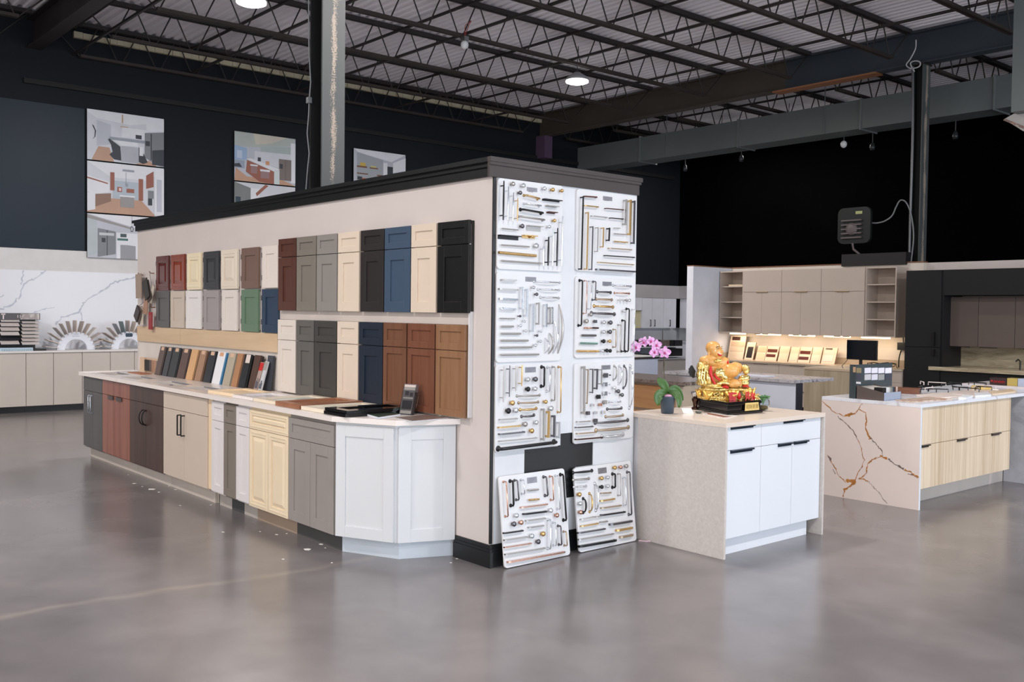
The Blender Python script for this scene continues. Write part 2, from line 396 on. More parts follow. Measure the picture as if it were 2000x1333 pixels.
# ------------------------------------------------------------------ roof steel
M_STEEL = paint((40, 34, 33), 0.6, 1.0, 0.25, 2.0)
M_RUST = paint((48, 38, 34), 0.65, 1.0, 0.25, 1.5)
M_BEAMB = paint((52, 60, 68), 0.5, 1.0, 0.1, 1.0)
M_BEAMR = paint((70, 62, 54), 0.6, 1.0, 0.15, 1.0)
def beam(name, label, y, z0, z1, segs):
    root = thing(name, label, 'beam', (segs[0][0], y, z0))
    for x0, x1, mt in segs:
        mb = MB().box(x0, x1, y-0.008, y+0.008, z0+0.02, z1-0.02).box(x0, x1, y-0.11, y+0.11, z0, z0+0.02).box(x0, x1, y-0.11, y+0.11, z1-0.02, z1)
        mb.build('beam_section', mt, root)
    return root
b1 = beam('steel_beam', 'dark steel roof beam above the peeling column at the upper left', 0.36, 5.74, 6.20, [(XL, 5.0, M_STEEL), (5.0, 13.8, M_STEEL)])
b2 = beam('steel_beam', 'long brown and blue-black steel roof beam over the kitchen displays', 11.24, 5.70, 6.22, [(XL, -5.4, M_BEAMR), (-5.4, 13.8, M_BEAMB)])
MB().box(-12.0, -11.7, 11.12, 11.36, 5.2, 5.7).build('bracket_plate', paint((88, 66, 92), 0.7), b2)
MB().box(-5.6, -3.6, 11.12, 11.36, 5.675, 5.70).build('rusty_flange_plate', paint((150, 100, 66), 0.7), b2)
jx = [-11.86, -10.35, -8.52, -6.70, -4.87, -3.04, -1.21, 0.62, 2.45]
ordn = ['wall', 'first', 'second', 'third', 'fourth', 'fifth', 'sixth', 'seventh', 'eighth']
def joist(x, y0, y1, label):
    root = thing('steel_joist', label, 'joist', (x, y0, 5.70), 'open-web roof joists')
    MB().box(x-0.055, x-0.012, y0, y1, 6.20, 6.262).box(x+0.012, x+0.055, y0, y1, 6.20, 6.262).build('top_chord', M_STEEL, root)
    a, c = (y0+0.55, y1-0.55)
    MB().box(x-0.045, x-0.01, a, c, 5.70, 5.745).box(x+0.01, x+0.045, a, c, 5.70, 5.745).build('bottom_chord', M_RUST, root)
    mb = MB(); k = int(round((c-a)/0.64)); p = (c-a)/k
    for i in range(k+1):
        yb = a+i*p
        if i < k: mb.tube([(x, yb+0.04, 5.72), (x, yb+p/2-0.04, 6.22)], 0.011, 5)
        if i < k: mb.tube([(x, yb+p/2+0.04, 6.22), (x, yb+p-0.04, 5.72)], 0.011, 5)
    mb.tube([(x, y0+0.05, 6.2), (x, a, 5.72)], 0.011, 5); mb.tube([(x, y1-0.05, 6.2), (x, c, 5.72)], 0.011, 5)
    mb.build('web', M_STEEL, root)
    return root
for i, x in enumerate(jx):
    nm = 'running along the left wall' if i == 0 else '%s out from the left wall' % ordn[i]
    joist(x, 0.47, 11.13, 'open-web steel roof joist %s, between the two big beams' % nm)
    if i < 8: joist(x+0.1, 11.35, YB-0.02, 'short open-web roof joist %s, beyond the kitchen beam' % nm)
for i in (0, 1, 2): joist(jx[i]+0.15, -6.0, 0.25, 'open-web roof joist %s, left of the near beam' % ('beside the wall' if i == 0 else ordn[i]+' from the wall'))
brn = ['nearest', 'second', 'third', 'fourth', 'fifth']
for i, y in enumerate((0.95, 2.88, 4.93, 7.10, 9.05)):
    r = thing('bridging_rod', 'pair of cross rods tying the joists, %s to the peeling column' % brn[i], 'bridging', (XL, y, 5.7), 'cross rods tying the roof joists')
    MB().box(XL, 13.8, y-0.018, y+0.018, 6.165, 6.20).build('upper_rod', M_STEEL, r)
    MB().box(XL, 13.8, y-0.018, y+0.018, 5.745, 5.78).build('lower_rod', M_STEEL, r)
r = thing('bridging_rod', 'pair of cross rods above the ventilation duct', 'bridging', (XL, 13.6, 5.7), 'cross rods tying the roof joists')
MB().box(XL, 13.8, 13.58, 13.62, 6.165, 6.20).build('upper_rod', M_STEEL, r)
MB().box(XL, 13.8, 13.58, 13.62, 5.745, 5.78).build('lower_rod', M_STEEL, r)

# ventilation duct
M_DUCT = paint((100, 106, 106), 0.45, 1.0, 0.1, 0.6)
dr = thing('ventilation_duct', 'long grey rectangular metal duct running under the roof', 'duct', (XL, 12.7, 5.07))
MB().box(-11.98, 13.0, 12.45, 13.0, 5.07, 5.60).build('duct_body', M_DUCT, dr)
for u in (1093, 1250, 1441, 1680, 1940):
    x = PY(u, 290, 12.45)[0]
    MB().box(x-0.012, x+0.012, 12.42, 13.03, 5.045, 5.625).build('seam_flange', paint((110, 114, 114), 0.4), dr)
for u in (1302, 1610):
    x = PY(u, 290, 12.45)[0]; MB().tube([(x, 12.44, 5.07), (x, 12.44, 6.26)], 0.008, 5).build('hanger_strap', M_DUCT, dr)
dg = thing('duct_outlet', 'pale flared air outlet with a mottled rim at the right picture edge', 'air outlet', (-0.6, 9.0, 4.1))
F = FY(*[PY(1983, 250, 9.0)[0], 9.0], PY(1983, 250, 9.0)[1])
MB().prism(FY(0, 8.7), [PY(1961, 233, 8.7), PY(1980, 222, 8.7), PY(2040, 222, 8.7), PY(2040, 256, 8.7), PY(1998, 256, 8.7)], -0.5, 0.0).build('hood', paint((176, 172, 168), 0.5), dg)
MB().prism(FY(0, 8.69), [PY(1959, 235, 8.69), PY(1963, 232, 8.69), PY(2040, 262, 8.69), PY(2040, 268, 8.69)], -0.5, 0.0).build('mottled_rim', stone((190, 150, 120), (110, 90, 90), (220, 200, 180), 14), dg)
MB().box(PY(1990, 150, 8.7)[0], PY(2040, 150, 8.7)[0], 8.5, 9.0, PY(2000, 222, 8.7)[1], 5.9).build('drop_duct', M_DUCT, dg)

# ------------------------------------------------------------------ columns
def peeling(cy, w, k=1.0, seed=0):
    mt, nt, b = base('peeling_grey_paint')
    v = mapped(nt); vs_ = mapped(nt, (1, 1, 0.35), loc=(seed, 0, seed))
    sep = N(nt, 'ShaderNodeSeparateXYZ'); nt.links.new(v, sep.inputs[0])
    s = N(nt, 'ShaderNodeMath', operation='SUBTRACT'); s.inputs[1].default_value = cy; nt.links.new(sep.outputs['Y'], s.inputs[0])
    a = N(nt, 'ShaderNodeMath', operation='ABSOLUTE'); nt.links.new(s.outputs[0], a.inputs[0])
    mr = N(nt, 'ShaderNodeMapRange'); mr.inputs[1].default_value = 0; mr.inputs[2].default_value = w; mr.inputs[3].default_value = 0.10; mr.inputs[4].default_value = -0.16
    nt.links.new(a.outputs[0], mr.inputs[0])
    f_a = noise(nt, vs_, 5.0, 4, 0.6, 0.3); f_b = noise(nt, v, 90.0, 3, 0.7, 0.0)
    fm = N(nt, 'ShaderNodeMath', operation='MULTIPLY_ADD'); fm.inputs[1].default_value = 0.45; nt.links.new(f_b, fm.inputs[0])
    fn_ = N(nt, 'ShaderNodeMath', operation='MULTIPLY'); fn_.inputs[1].default_value = 0.60; nt.links.new(f_a, fn_.inputs[0]); nt.links.new(fn_.outputs[0], fm.inputs[2])
    ad = N(nt, 'ShaderNodeMath', operation='ADD'); nt.links.new(fm.outputs[0], ad.inputs[0]); nt.links.new(mr.outputs[0], ad.inputs[1])
    fac = ramp(nt, ad.outputs[0], [(0.545, (0, 0, 0, 1)), (0.585, (1, 1, 1, 1))])
    nt.links.new(mix(nt, fac, C3((76, 79, 79), k), C3((160, 146, 132), k)), b.inputs['Base Color'])
    b.inputs['Roughness'].default_value = 0.55
    return mt
M_COLB = paint((16, 17, 18), 0.6)
def column(label, x0, x1, y0, y1, z1, seed):
    r = thing('steel_column', label, 'column', ((x0+x1)/2, (y0+y1)/2, 0))
    ym = (y0+y1)/2
    MB().box(x1-0.02, x1, y0, y1, 0, z1).build('front_flange', peeling(0.0, (y1-y0)*0.42, 1.0, seed), r)
    MB().box(x0, x0+0.02, y0, y1, 0, z1).build('rear_flange', M_COLB, r)
    MB().box(x0+0.02, x1-0.02, ym-0.008, ym+0.008, 0, z1).build('web', M_COLB, r)
    MB().box(x0-0.02, x1+0.02, y0-0.02, y1+0.02, z1, z1+0.02).build('cap_plate', M_STEEL, r)
    return r
c1 = column('grey steel column with peeling paint rising behind the white partition', -2.82, -2.60, 0.235, 0.455, 5.71, 0)
c2 = column('slim dark steel column with flaking paint beside the black kitchen wall', -2.95, -2.77, 11.11, 11.34, 5.67, 5)
M_CABLE = paint((120, 122, 124), 0.5)
pts = [(603, -40), (603, 60), (604, 110), (607, 160), (604, 195), (604, 205), (608, 190), (603, 225), (600, 260), (604, 300), (600, 340), (597, 380)]
P = []
for u, v_ in pts:
    x, z = PY(u, v_, 0.22); P.append((x, 0.22, z))
t = thing('electric_cable', 'thin grey cable running down the peeling column', 'cable', P[-1])
MB().tube([p for i, p in enumerate(P) if i not in (5, 6)], 0.006, 6).build('cord', M_CABLE, t)
bx_ = P[4]; MB().box(bx_[0]-0.02, bx_[0]+0.02, 0.2, 0.235, bx_[2]-0.03, bx_[2]+0.02).build('clip', M_CABLE, t)
def yt(lst, y):
    P = [np.array((PY(u, v_, y)[0], y, PY(u, v_, y)[1])) for u, v_ in lst]
    if len(P) < 4: return [tuple(p) for p in P]
    Q = [P[0]]+P+[P[-1]]; out = []
    for i in range(1, len(Q)-2):
        for k in range(4):
            t = k/4; a, b, c, d = Q[i-1], Q[i], Q[i+1], Q[i+2]
            out.append(tuple(0.5*((2*b)+(c-a)*t+(2*a-5*b+4*c-d)*t*t+(3*b-a-3*c+d)*t**3)))
    return out+[tuple(P[-1])]
t = thing('electric_cable', 'pale looped cable and conduit down the slim dark column', 'cable', yt([(1778, 515)], 11.08)[0])
MB().tube(yt([(1783, 130), (1783, 150), (1783, 240), (1781, 330), (1778, 420), (1776, 515)], 11.08), 0.022, 8).build('conduit', paint((110, 110, 112), 0.35, metal=0.6), t)
MB().tube(yt([(1789, 78), (1788, 95), (1778, 115), (1770, 127), (1780, 134), (1795, 130), (1797, 122), (1788, 119), (1778, 124), (1786, 140)], 11.06), 0.011, 6).build('cord', paint((190, 190, 192), 0.4), t)
t = thing('electric_cable', 'grey flex looping from the floodlight over to the column', 'cable', yt([(1700, 435)], 11.05)[0])
MB().tube(yt([(1698, 435), (1712, 436), (1728, 432), (1742, 422), (1750, 405), (1756, 394), (1762, 391), (1770, 396), (1778, 414), (1783, 440), (1784, 470), (1779, 515)], 11.05), 0.012, 6).build('cord', M_CABLE, t)

# ------------------------------------------------------------------ roof lamps
M_LIT = emis((255, 250, 244), 14.0, 'lit_lens')
M_HOUS = paint((60, 60, 62), 0.5)
def highbay(x, y, z, label, w=1.0):
    r = thing('high_bay_lamp', label, 'lamp', (x, y, z), 'high bay roof lamps')
    MB().lathe((x, y, z), [(0.19, 0.03), (0.20, 0.05), (0.17, 0.09), (0.09, 0.14), (0.05, 0.17)], 24).build('housing', paint((150, 150, 152), 0.4), r)
    MB().lathe((x, y, z), [(0.02, -0.015), (0.15, -0.012), (0.19, 0.005), (0.19, 0.03)], 24).build('lens', M_LIT, r)
    MB().tube([(x, y, z+0.17), (x, y, z+0.3), (x+0.02, y, z+0.6)], 0.008, 6).build('chain', M_HOUS, r)
    ld = bpy.data.lights.new('lamp_light', 'AREA'); ld.shape = 'DISK'; ld.size = 0.36; ld.energy = LAMP_W*w; ld.color = LAMP_C
    lo = bpy.data.objects.new('lamp_light', ld); COL.objects.link(lo); lo.location = (x, y, z-0.03)
    return r
highbay(-7.0, 1.68, 5.58, 'glowing high bay roof lamp at the top edge, left of the column')
highbay(-7.0, 7.55, 5.52, 'glowing high bay roof lamp hanging over the middle of the hall')
for x, y in ((-1.0, -4.3), (-1.0, 1.7), (5.0, 1.7), (5.0, -4.3), (-7.0, -4.3), (5.0, 7.7), (5.0, -10.0), (-1.0, -10.0)):
    highbay(x, y, 5.55, 'glowing high bay roof lamp outside the picture frame')
for x in (-9.3, -7.5): highbay(x, 14.5, 5.74, 'added high bay lamp brightening the far corner, unseen behind the ventilation duct', 0.35)  # extra unseen lamps, added to brighten the far corner cabinets
x, z = -6.62, 5.66; y = 4.86
r = thing('motion_sensor', 'small white round sensor with red wires clipped to a roof joist', 'sensor', (x, y, z))
F_ = np.array((x, y, z))
MB().lathe((x, y, z-0.13), [(0.02, -0.02), (0.05, 0.0), (0.06, 0.04), (0.055, 0.07), (0.03, 0.10)], 14).build('dome', paint((225, 225, 225), 0.4), r)
MB().box(x-0.05, x+0.05, y-0.04, y+0.04, z-0.03, z+0.03).build('junction_box', metal((150, 150, 150), 0.5), r)
MB().tube([(x, y, z+0.03), (x+0.03, y+0.05, z+0.2), (x+0.02, y+0.1, z+0.28)], 0.006, 5).tube([(x, y, z+0.03), (x-0.02, y+0.02, z+0.2), (x+0.02, y+0.1, z+0.28)], 0.006, 5).build('red_wire', paint((150, 50, 45), 0.5), r)
sx, sz = PY(1648, 282, 12.9)
r = thing('globe_bulb', 'small white globe bulb hanging below the grey duct', 'bulb', (sx, 12.9, sz))
MB().ell((sx, 12.9, sz), (0.06, 0.06, 0.07)).build('globe', paint((225, 225, 225), 0.4), r)
MB().tube([(sx, 12.9, sz+0.06), (sx, 12.9, 5.07)], 0.012, 6).build('stem', M_HOUS, r)
for u, v_, lb in ((1338, 330, 'dark pendant fitting below the duct, leftmost of four'), (1448, 311, 'dark pendant fitting below the duct, second from the left of four'), (1704, 288, 'dark pendant fitting just right of the white globe bulb'), (1866, 266, 'dark pendant fitting right of the slim column')):
    sx, sz = PY(u, v_, 12.9)
    r = thing('pendant_fitting', lb, 'light fitting', (sx, 12.9, sz), 'dark pendant fittings below the duct')
    MB().lathe((sx, 12.9, sz), [(0.04, -0.05), (0.05, 0.0), (0.035, 0.06), (0.015, 0.09)], 12).build('socket', paint((40, 42, 44), 0.35), r)
    MB().tube([(sx, 12.9, sz+0.09), (sx, 12.9, 5.07)], 0.01, 6).build('stem', M_HOUS, r)

# floodlight seen from behind, standing on the kitchen wall
fy = 10.98
def fyp(u, v_): return PY(u, v_, fy)
r = thing('floodlight', 'black floodlight with pale cooling fins standing on top of the kitchen wall', 'floodlight', (fyp(1667, 510)[0], fy, fyp(1667, 510)[1]))
x0, z1 = fyp(1637, 408); x1, z0 = fyp(1699, 474); cx, cz = (x0+x1)/2, (z0+z1)/2; w, h = (x1-x0)/2, (z1-z0)/2
pts = []
for sx_, sz_, a0 in ((1, 1, 0), (-1, 1, 90), (-1, -1, 180), (1, -1, 270)):
    for k in range(5):
        a = math.radians(a0+k*22.5); pts.append((cx+sx_*(w-0.1)+0.1*math.cos(a), cz+sz_*(h-0.1)+0.1*math.sin(a)))
MB().prism(FY(0, fy), pts, -0.06, 0.0).build('case', paint((30, 34, 33), 0.3), r)
M_FIN = paint((96, 86, 86), 0.5)
for i in range(5):
    zz = cz+h*0.28-i*h*0.24
    MB().box(cx-w*0.72, cx+w*0.5, fy-0.04, fy-0.001, zz-h*0.04, zz+h*0.04).build('cooling_fin', M_FIN, r)
MB().lathe((cx-w*0.1, fy, cz-h*0.2), [(w*0.36, 0), (w*0.34, 0.035), (w*0.2, 0.05)], 20, (0, -1, 0)).build('driver_cap', M_FIN, r)
MB().box(cx+w*0.1, cx+w*0.5, fy-0.005, fy-0.0005, cz+h*0.62, cz+h*0.78).build('rating_label', paint((170, 175, 120), 0.6), r)
MB().tube([(cx, fy-0.03, z0), (cx+0.02, fy-0.03, z0-0.1), (fyp(1684, 500)[0], fy-0.03, fyp(1684, 500)[1])], 0.02, 6).build('bracket', M_FIN, r)
x0, z1 = fyp(1650, 498); x1, z0 = fyp(1775, 515)
tag(MB().box(x0, x1, fy-0.1, fy+0.1, z0-0.02, z1).build('mounting_rail', paint((20, 18, 19), 0.6), rel=(x0, fy, z0)), 'dark rail lying on top of the kitchen wall under the floodlight', 'rail')
# ================================================================== PARTITION
M_BEIGE = paint((206, 196, 191), 0.6, 0.98, 0.02)
M_WPANEL = paint((217, 219, 222), 0.45)
M_BLK = paint((22, 23, 25), 0.4)
M_CROWN = paint((18, 20, 20), 0.35)
PE, PW, PT = 1.346, -6.35, 2.52
wm = struct(MB().box(PW, 0, 0, 0.1, 0, PT).box(PW, 0, PE-0.1, PE, 0, PT).box(PW, PW+0.1, 0.1, PE-0.1, 0, PT).build('wall_center', M_BEIGE))
MB().box(-0.1, 0.0, 0.1, PE-0.1, 0, PT).build('end_face', M_BLK, wm)
MB().box(-0.004, 0.006, -0.004, 0.018, 0.15, PT-0.01).build('corner_strip', M_BLK, wm)
F0 = FX(0, 0)
mb = MB()
for u0, u1, v0, v1 in ((0.03, PE, 0.82, 2.515), (0.03, 0.285, 0.13, 0.819), (0.286, 0.612, 0.741, 0.819), (0.74, PE, 0.741, 0.819), (0.93, PE, 0.13, 0.740), (0.286, 0.60, 0.13, 0.575), (0.76, 0.929, 0.13, 0.575), (0.601, 0.759, 0.13, 0.37)):
    mb.fbox(F0, u0, u1, v0, v1, 0.0, 0.006)
mb.build('white_sheet', M_WPANEL, wm)
# crown: stepped profile swept round the top
def ring(x0, x1, y0, y1, z0, z1, d): 
    return MB().box(x0-d, x1+d, y0-d, y0, z0, z1).box(x0-d, x1+d, y1, y1+d, z0, z1).box(x0-d, x0, y0, y1, z0, z1).box(x1, x1+d, y0, y1, z0, z1)
M_CRE = paint((62, 54, 52), 0.5, 1.0, 0.1)
mb = MB()
mb.box(PW-0.02, 0.012, -0.02, 0, 2.51, 2.57).box(PW-0.03, 0.012, -0.032, 0, 2.57, 2.60).box(PW-0.05, 0.012, -0.05, 0, 2.60, 2.63)
mb.box(PW-0.02, PW, 0, PE, 2.51, 2.57).box(PW-0.05, PW, 0, PE, 2.57, 2.63).box(PW-0.02, 0, PE, PE+0.02, 2.51, 2.63).box(PW, 0, 0, PE, 2.52, 2.60)
mb.build('crown_moulding', M_CROWN, wm)
mb = MB()
mb.box(0, 0.02, -0.05, PE+0.01, 2.505, 2.58).box(0, 0.03, -0.05, PE+0.02, 2.58, 2.60).box(0, 0.035, -0.052, PE+0.03, 2.60, 2.63)
mb.build('crown_moulding', M_CRE, wm)
bb = MB().box(-0.36, 0.035, -0.022, 0, 0, 0.10).box(-0.36, 0.028, -0.016, 0, 0.10, 0.118).box(-0.36, 0.020, -0.010, 0, 0.118, 0.145)
bb.box(0, 0.022, 0, 1.32, 0, 0.10).box(0, 0.016, 0, 1.32, 0.10, 0.118).box(0.0, 0.010, 0, 1.32, 0.118, 0.145)
bb.build('baseboard', M_BLK, wm)

# maple rail
r = thing('wooden_rail', 'pale maple backing rail running along the beige wall under the small doors', 'rail', (-4.6, -0.02, 1.27))
for a, c in ((-6.30, -5.055), (-5.05, -2.90)):
    MB().box(a, c, -0.022, 0, 1.27, 1.435).build('rail_board', wood((196, 168, 134), (214, 188, 156), 'X', 2.0, 0.5), r, 0.001)
MB().box(-6.30, -2.9, -0.004, 0, 0.94, 1.268).build('white_backing', paint((214, 206, 198), 0.6), r)

# small hinged door samples: (x0,x1, colour, style, label)
FW = FY(0, 0)
M_HINGE = metal((110, 104, 98), 0.4)
def cx4(x): return PY(250+x/4.444, 560, -0.03)[0]
row1 = [(245, 352, (80, 34, 30), (100, 46, 40), 'raised', 'dark burgundy wooden'), (373, 490, (118, 48, 32), (144, 68, 44), 'raised', 'glossy red-brown wooden'),
        (512, 632, (232, 218, 186), None, 'raised', 'cream glazed raised-panel'), (657, 788, (54, 55, 58), None, 'raised', 'charcoal raised-panel'),
        (808, 948, (224, 212, 194), None, 'raised', 'pale ivory raised-panel'), (985, 1132, (116, 92, 80), None, 'shaker', 'matte brown shaker'), (1165, 1300, (226, 216, 206), None, 'shaker', 'off-white shaker')]
row2 = [(245, 358, (86, 84, 82), None, 'shaker', 'dark grey shaker'), (370, 488, (198, 184, 168), None, 'shaker', 'beige shaker'), (503, 632, (226, 222, 218), None, 'shaker', 'bright white shaker'),
        (657, 788, (156, 148, 148), None, 'shaker', 'mid grey shaker'), (815, 945, (222, 214, 206), None, 'shaker', 'warm white shaker'), (985, 1130, (98, 124, 100), None, 'shaker', 'sage green shaker'), (1163, 1304, (38, 58, 80), None, 'shaker', 'navy blue shaker')]
prev = None
for z0, z1, row, wh in ((1.832, 2.20, row1, 'upper'), (1.44, 1.822, row2, 'lower')):
    for i, (a, c, rgb, rgb2, st, nm) in enumerate(row):
        x0, x1 = cx4(a), cx4(c)
        nb = 'at the left end' if i == 0 else 'right of the %s one' % row[i-1][5]
        r = thing('door_sample', '%s door sample in the %s row, %s' % (nm, wh, nb), 'cabinet door', ((x0+x1)/2, 0, z0), 'small hinged door samples on the beige wall')
        mt = wood(rgb, rgb2, 'Z', 5, 0.25, 1.0) if rgb2 else paint(rgb, 0.4, 0.98, 0.02)
        front(FW, x0, x1, z0, z1, 0.012, 0.02, st, 0.07).build('door_panel', mt, r, 0.0012)
        MB().box(x0+0.02, x1-0.01, -0.012, 0, z0+0.02, z1-0.02).build('mounting_block', M_WHITEW, r)
        for hz in (z0+0.07, z1-0.10):
            MB().box(x0-0.016, x0-0.001, -0.03, 0, hz, hz+0.045).build('hinge', M_HINGE, r)

# tall samples: drawer front over door
def cx5(x, y): return PY(520+x/3.03, 400+y/3.03, -0.045)[0]
up = [(72, 178, (76, 42, 32), (92, 54, 42), 'shaker', 'dark reddish-brown wooden'), (180, 296, (126, 120, 110), None, 'shaker', 'olive-grey'), (299, 420, (142, 137, 132), None, 'shaker', 'light warm grey'),
      (424, 552, (224, 208, 188), None, 'shaker', 'cream'), (558, 697, (42, 37, 36), None, 'shaker', 'espresso black-brown'), (700, 854, (64, 82, 104), None, 'shaker', 'dusty blue'), (857, 1008, (222, 205, 186), None, 'shaker', 'pale beige'), (1013, 1200, (12, 12, 13), None, 'shaker', 'jet black')]
lo = [(68, 175, (224, 214, 204), None, 'shaker', 'off-white'), (178, 283, (98, 95, 91), None, 'shaker', 'medium grey'), (286, 417, (66, 63, 60), None, 'shaker', 'charcoal grey'), (420, 545, (224, 208, 190), None, 'shaker', 'ivory'),
      (548, 690, (26, 37, 52), None, 'shaker', 'midnight navy'), (692, 830, (106, 68, 48), (122, 82, 60), 'slim', 'nutmeg brown wooden'), (836, 998, (110, 66, 46), (124, 78, 58), 'slim', 'cinnamon red-brown wooden'), (1003, 1180, (134, 96, 68), (150, 112, 82), 'slim', 'golden tan wooden')]
for row, zt, zs, zb, wh in ((up, 2.245, 2.088, 1.637, 'upper'), (lo, 1.558, 1.386, 0.945, 'lower')):
    for i, (a, c, rgb, rgb2, st, nm) in enumerate(row):
        yy = 400 if wh == 'upper' else 900
        x0, x1 = cx5(a, yy), cx5(c, yy)
        nb = 'at the left end' if i == 0 else 'beside the %s one' % row[i-1][5]
        r = thing('drawer_and_door_sample', '%s tall sample in the %s row, %s' % (nm, wh, nb), 'cabinet door', ((x0+x1)/2, 0, zb), 'drawer and door sample panels on the beige wall')
        mt = wood(rgb, rgb2, 'Z', 4, 0.4, 1.0) if rgb2 else paint(rgb, 0.42, 0.98, 0.02)
        fr = 0.045 if st == 'slim' else 0.075
        MB().box(x0+0.012, x1-0.004, -0.024, 0, zb+0.01, zt-0.004).build('backing_board', mt, r)
        front(FW, x0+0.002, x1-0.006, zs+0.003, zt, 0.025, 0.022, 'shaker', fr).build('drawer_front', mt, r, 0.0012)
        front(FW, x0+0.002, x1-0.006, zb, zs-0.003, 0.025, 0.022, 'shaker', fr).build('door_front', mt, r, 0.0012)
tag(MB().box(-0.207, -0.193, -0.03, -0.001, 0.95, 2.22).build('support_rail', M_WHITEW, rel=(-0.2, -0.02, 0.95)), 'thin white upright strip right of the jet black sample', 'strip')
tag(MB().box(-2.88, -0.21, -0.012, -0.001, 1.56, 1.636).build('support_rail', paint((200, 190, 182), 0.6), rel=(-1.5, -0.01, 1.56)), 'pale horizontal strip between the two rows of tall sample panels', 'strip')

# chains of small colour chips hanging from hooks at the far left
def chip_set(u, v, hook, lst, label):
    hx, hz = PY(hook[0], hook[1], -0.03)
    r = thing('sample_chip_set', label, 'colour samples', (hx, -0.03, hz), 'colour chip sets hanging on hooks')
    MB().tube([(hx, 0, hz), (hx, -0.04, hz), (hx, -0.055, hz+0.02)], 0.005, 6).build('hook', metal((150, 120, 90), 0.3), r)
    first = None
    for k, (cu, cv, w, h, ang, rgb) in enumerate(lst):
        x, z = PY(cu, cv, -0.06-0.02*k); a = math.radians(ang)
        Fq = frame((x, -0.05-0.016*k, z), (math.cos(a), 0.0, math.sin(a)), (-math.sin(a), 0, math.cos(a)), (0, -1, 0))
        MB().fbox(Fq, -w/2, w/2, -h/2, h/2, 0, 0.010).build('chip', paint(rgb, 0.5, 1.1), r)
        if first is None: first = (x, z)
    MB().tube([(hx, -0.05, hz), ((hx+first[0])/2+0.01, -0.055, (hz+first[1])/2+0.02), (first[0], -0.06, first[1]+0.03)], 0.003, 5).build('key_ring', metal((150, 150, 150), 0.3), r)
chip_set(0, 0, (274, 537), [(270, 559, 0.17, 0.27, 3, (150, 132, 118))], 'pale brown wooden chip hanging from the upper left hook')
chip_set(0, 0, (296, 534), [(296, 575, 0.06, 0.20, -30, (190, 180, 165)), (288, 569, 0.12, 0.22, 28, (70, 62, 55)), (283, 565, 0.13, 0.22, 22, (48, 44, 40))], 'fan of dark and pale chips hanging from the upper right hook')
chip_set(0, 0, (273, 600), [(284, 594, 0.11, 0.22, -12, (158, 122, 100))], 'single tan brown chip hanging in the middle of the hooks')
chip_set(0, 0, (276, 603), [(276, 619, 0.05, 0.18, 5, (200, 190, 170)), (270, 616, 0.11, 0.18, -28, (92, 82, 78)), (265, 613, 0.11, 0.16, -40, (60, 52, 50))], 'fan of grey-brown chips hanging from the lower left hook')
chip_set(0, 0, (298, 601), [(293, 627, 0.10, 0.19, 0, (140, 34, 36))], 'red chip hanging from the lower right hook')

# ================================================================== BASE CABINETS ALONG THE WALL
CT0, CT1 = 0.895, 0.932
FB = FY(0, -0.58)
M_KICK = paint((188, 178, 168), 0.6, 1.1)
M_GREYL = wood((78, 76, 74), (88, 86, 84), 'Z', 3, 0.5, 1.15)
M_ZEBRA = wood((112, 62, 46), (150, 98, 82), 'Z', 9, 0.4, 1.1, 40)
M_DARKW = wood((58, 42, 35), (76, 56, 46), 'Z', 7, 0.4, 1.15, 30)
M_BEIGEL = paint((204, 188, 172), 0.4, 1.0, 0.02)
M_BLKH = paint((20, 19, 20), 0.35, metal=0.3)
M_CHR = metal((200, 204, 210), 0.18)
def base_cab(label, x0, x1, mt, zs, style, ndoor, zt=0.885, zb=0.13, kick=M_KICK, fr=0.07, split=True, kickpart=True):
    r = thing('base_cabinet', label, 'cabinet', ((x0+x1)/2, -0.3, 0), 'base cabinets along the beige wall')
    MB().box(x0, x1, -0.58, -0.005, 0.115, CT0 if x0 > -2.95 else 0.836).build('cabinet_body', mt, r)
    if kickpart: MB().box(x0, x1, -0.525, -0.05, 0, 0.115).build('toe_kick', kick, r)
    g = 0.002
    front(FB, x0+g, x1-g, zs+g, zt, 0, 0.02, style, fr).build('drawer_front', mt, r, 0.001)
    ds = []
    w = (x1-x0)/ndoor
    for k in range(ndoor):
        ds.append(front(FB, x0+k*w+g, x0+(k+1)*w-g, zb, zs-g, 0, 0.02, style, fr).build('door', mt, r, 0.001))
    return r, ds
def bow(mb, F, u, v, hu, hv, out, r, square=False):
    # pull from (u-hu,v-hv) to (u+hu,v+hv) standing off the face
    a = at(F, u-hu, v-hv, 0); b_ = at(F, u+hu, v+hv, 0); N_ = np.array(F[3])*out
    return mb.tube([a, a+N_*0.95, a+N_+(b_-a)*0.02, b_+N_-(b_-a)*0.02, b_+N_*0.95, b_], r, 4 if square else 8)
FD = FY(0, -0.60)
r, ds = base_cab('dark grey two-door base cabinet with chrome bar handles at the far left end', -6.317, -5.687, M_GREYL, 0.737, 'slab', 2)
xm = -6.002
for d_, dx_ in zip(ds, (-0.035, 0.035)):
    bow(MB(), FD, xm+dx_-0.02, 0.60, 0, 0.095, 0.03, 0.006).build('chrome_handle', M_CHR, d_)
r, ds = base_cab('striped red-brown wooden base cabinet with small edge pulls', -5.683, -4.867, M_ZEBRA, 0.739, 'slab', 2)
for d_, c_ in zip(ds, (-5.41, -5.16)):
    MB().fbox(FD, c_-0.08, c_+0.08, 0.70, 0.737, 0, 0.012).build('edge_pull', paint((64, 48, 38), 0.35), d_)
r, ds = base_cab('dark walnut base cabinet with black curved handles', -4.863, -3.993, M_DARKW, 0.739, 'slab', 2)
for d_, sgn in zip(ds, (-1, 1)):
    cu = -4.45+sgn*0.035; pts = []
    for k in range(9):
        a = PI*k/8; pts.append(at(FD, cu+0.0, 0.60-0.055*math.cos(a)*1.3, 0.045*math.sin(a)+0.002))
    MB().tube(pts, 0.006, 8).build('curved_handle', M_BLKH, d_)
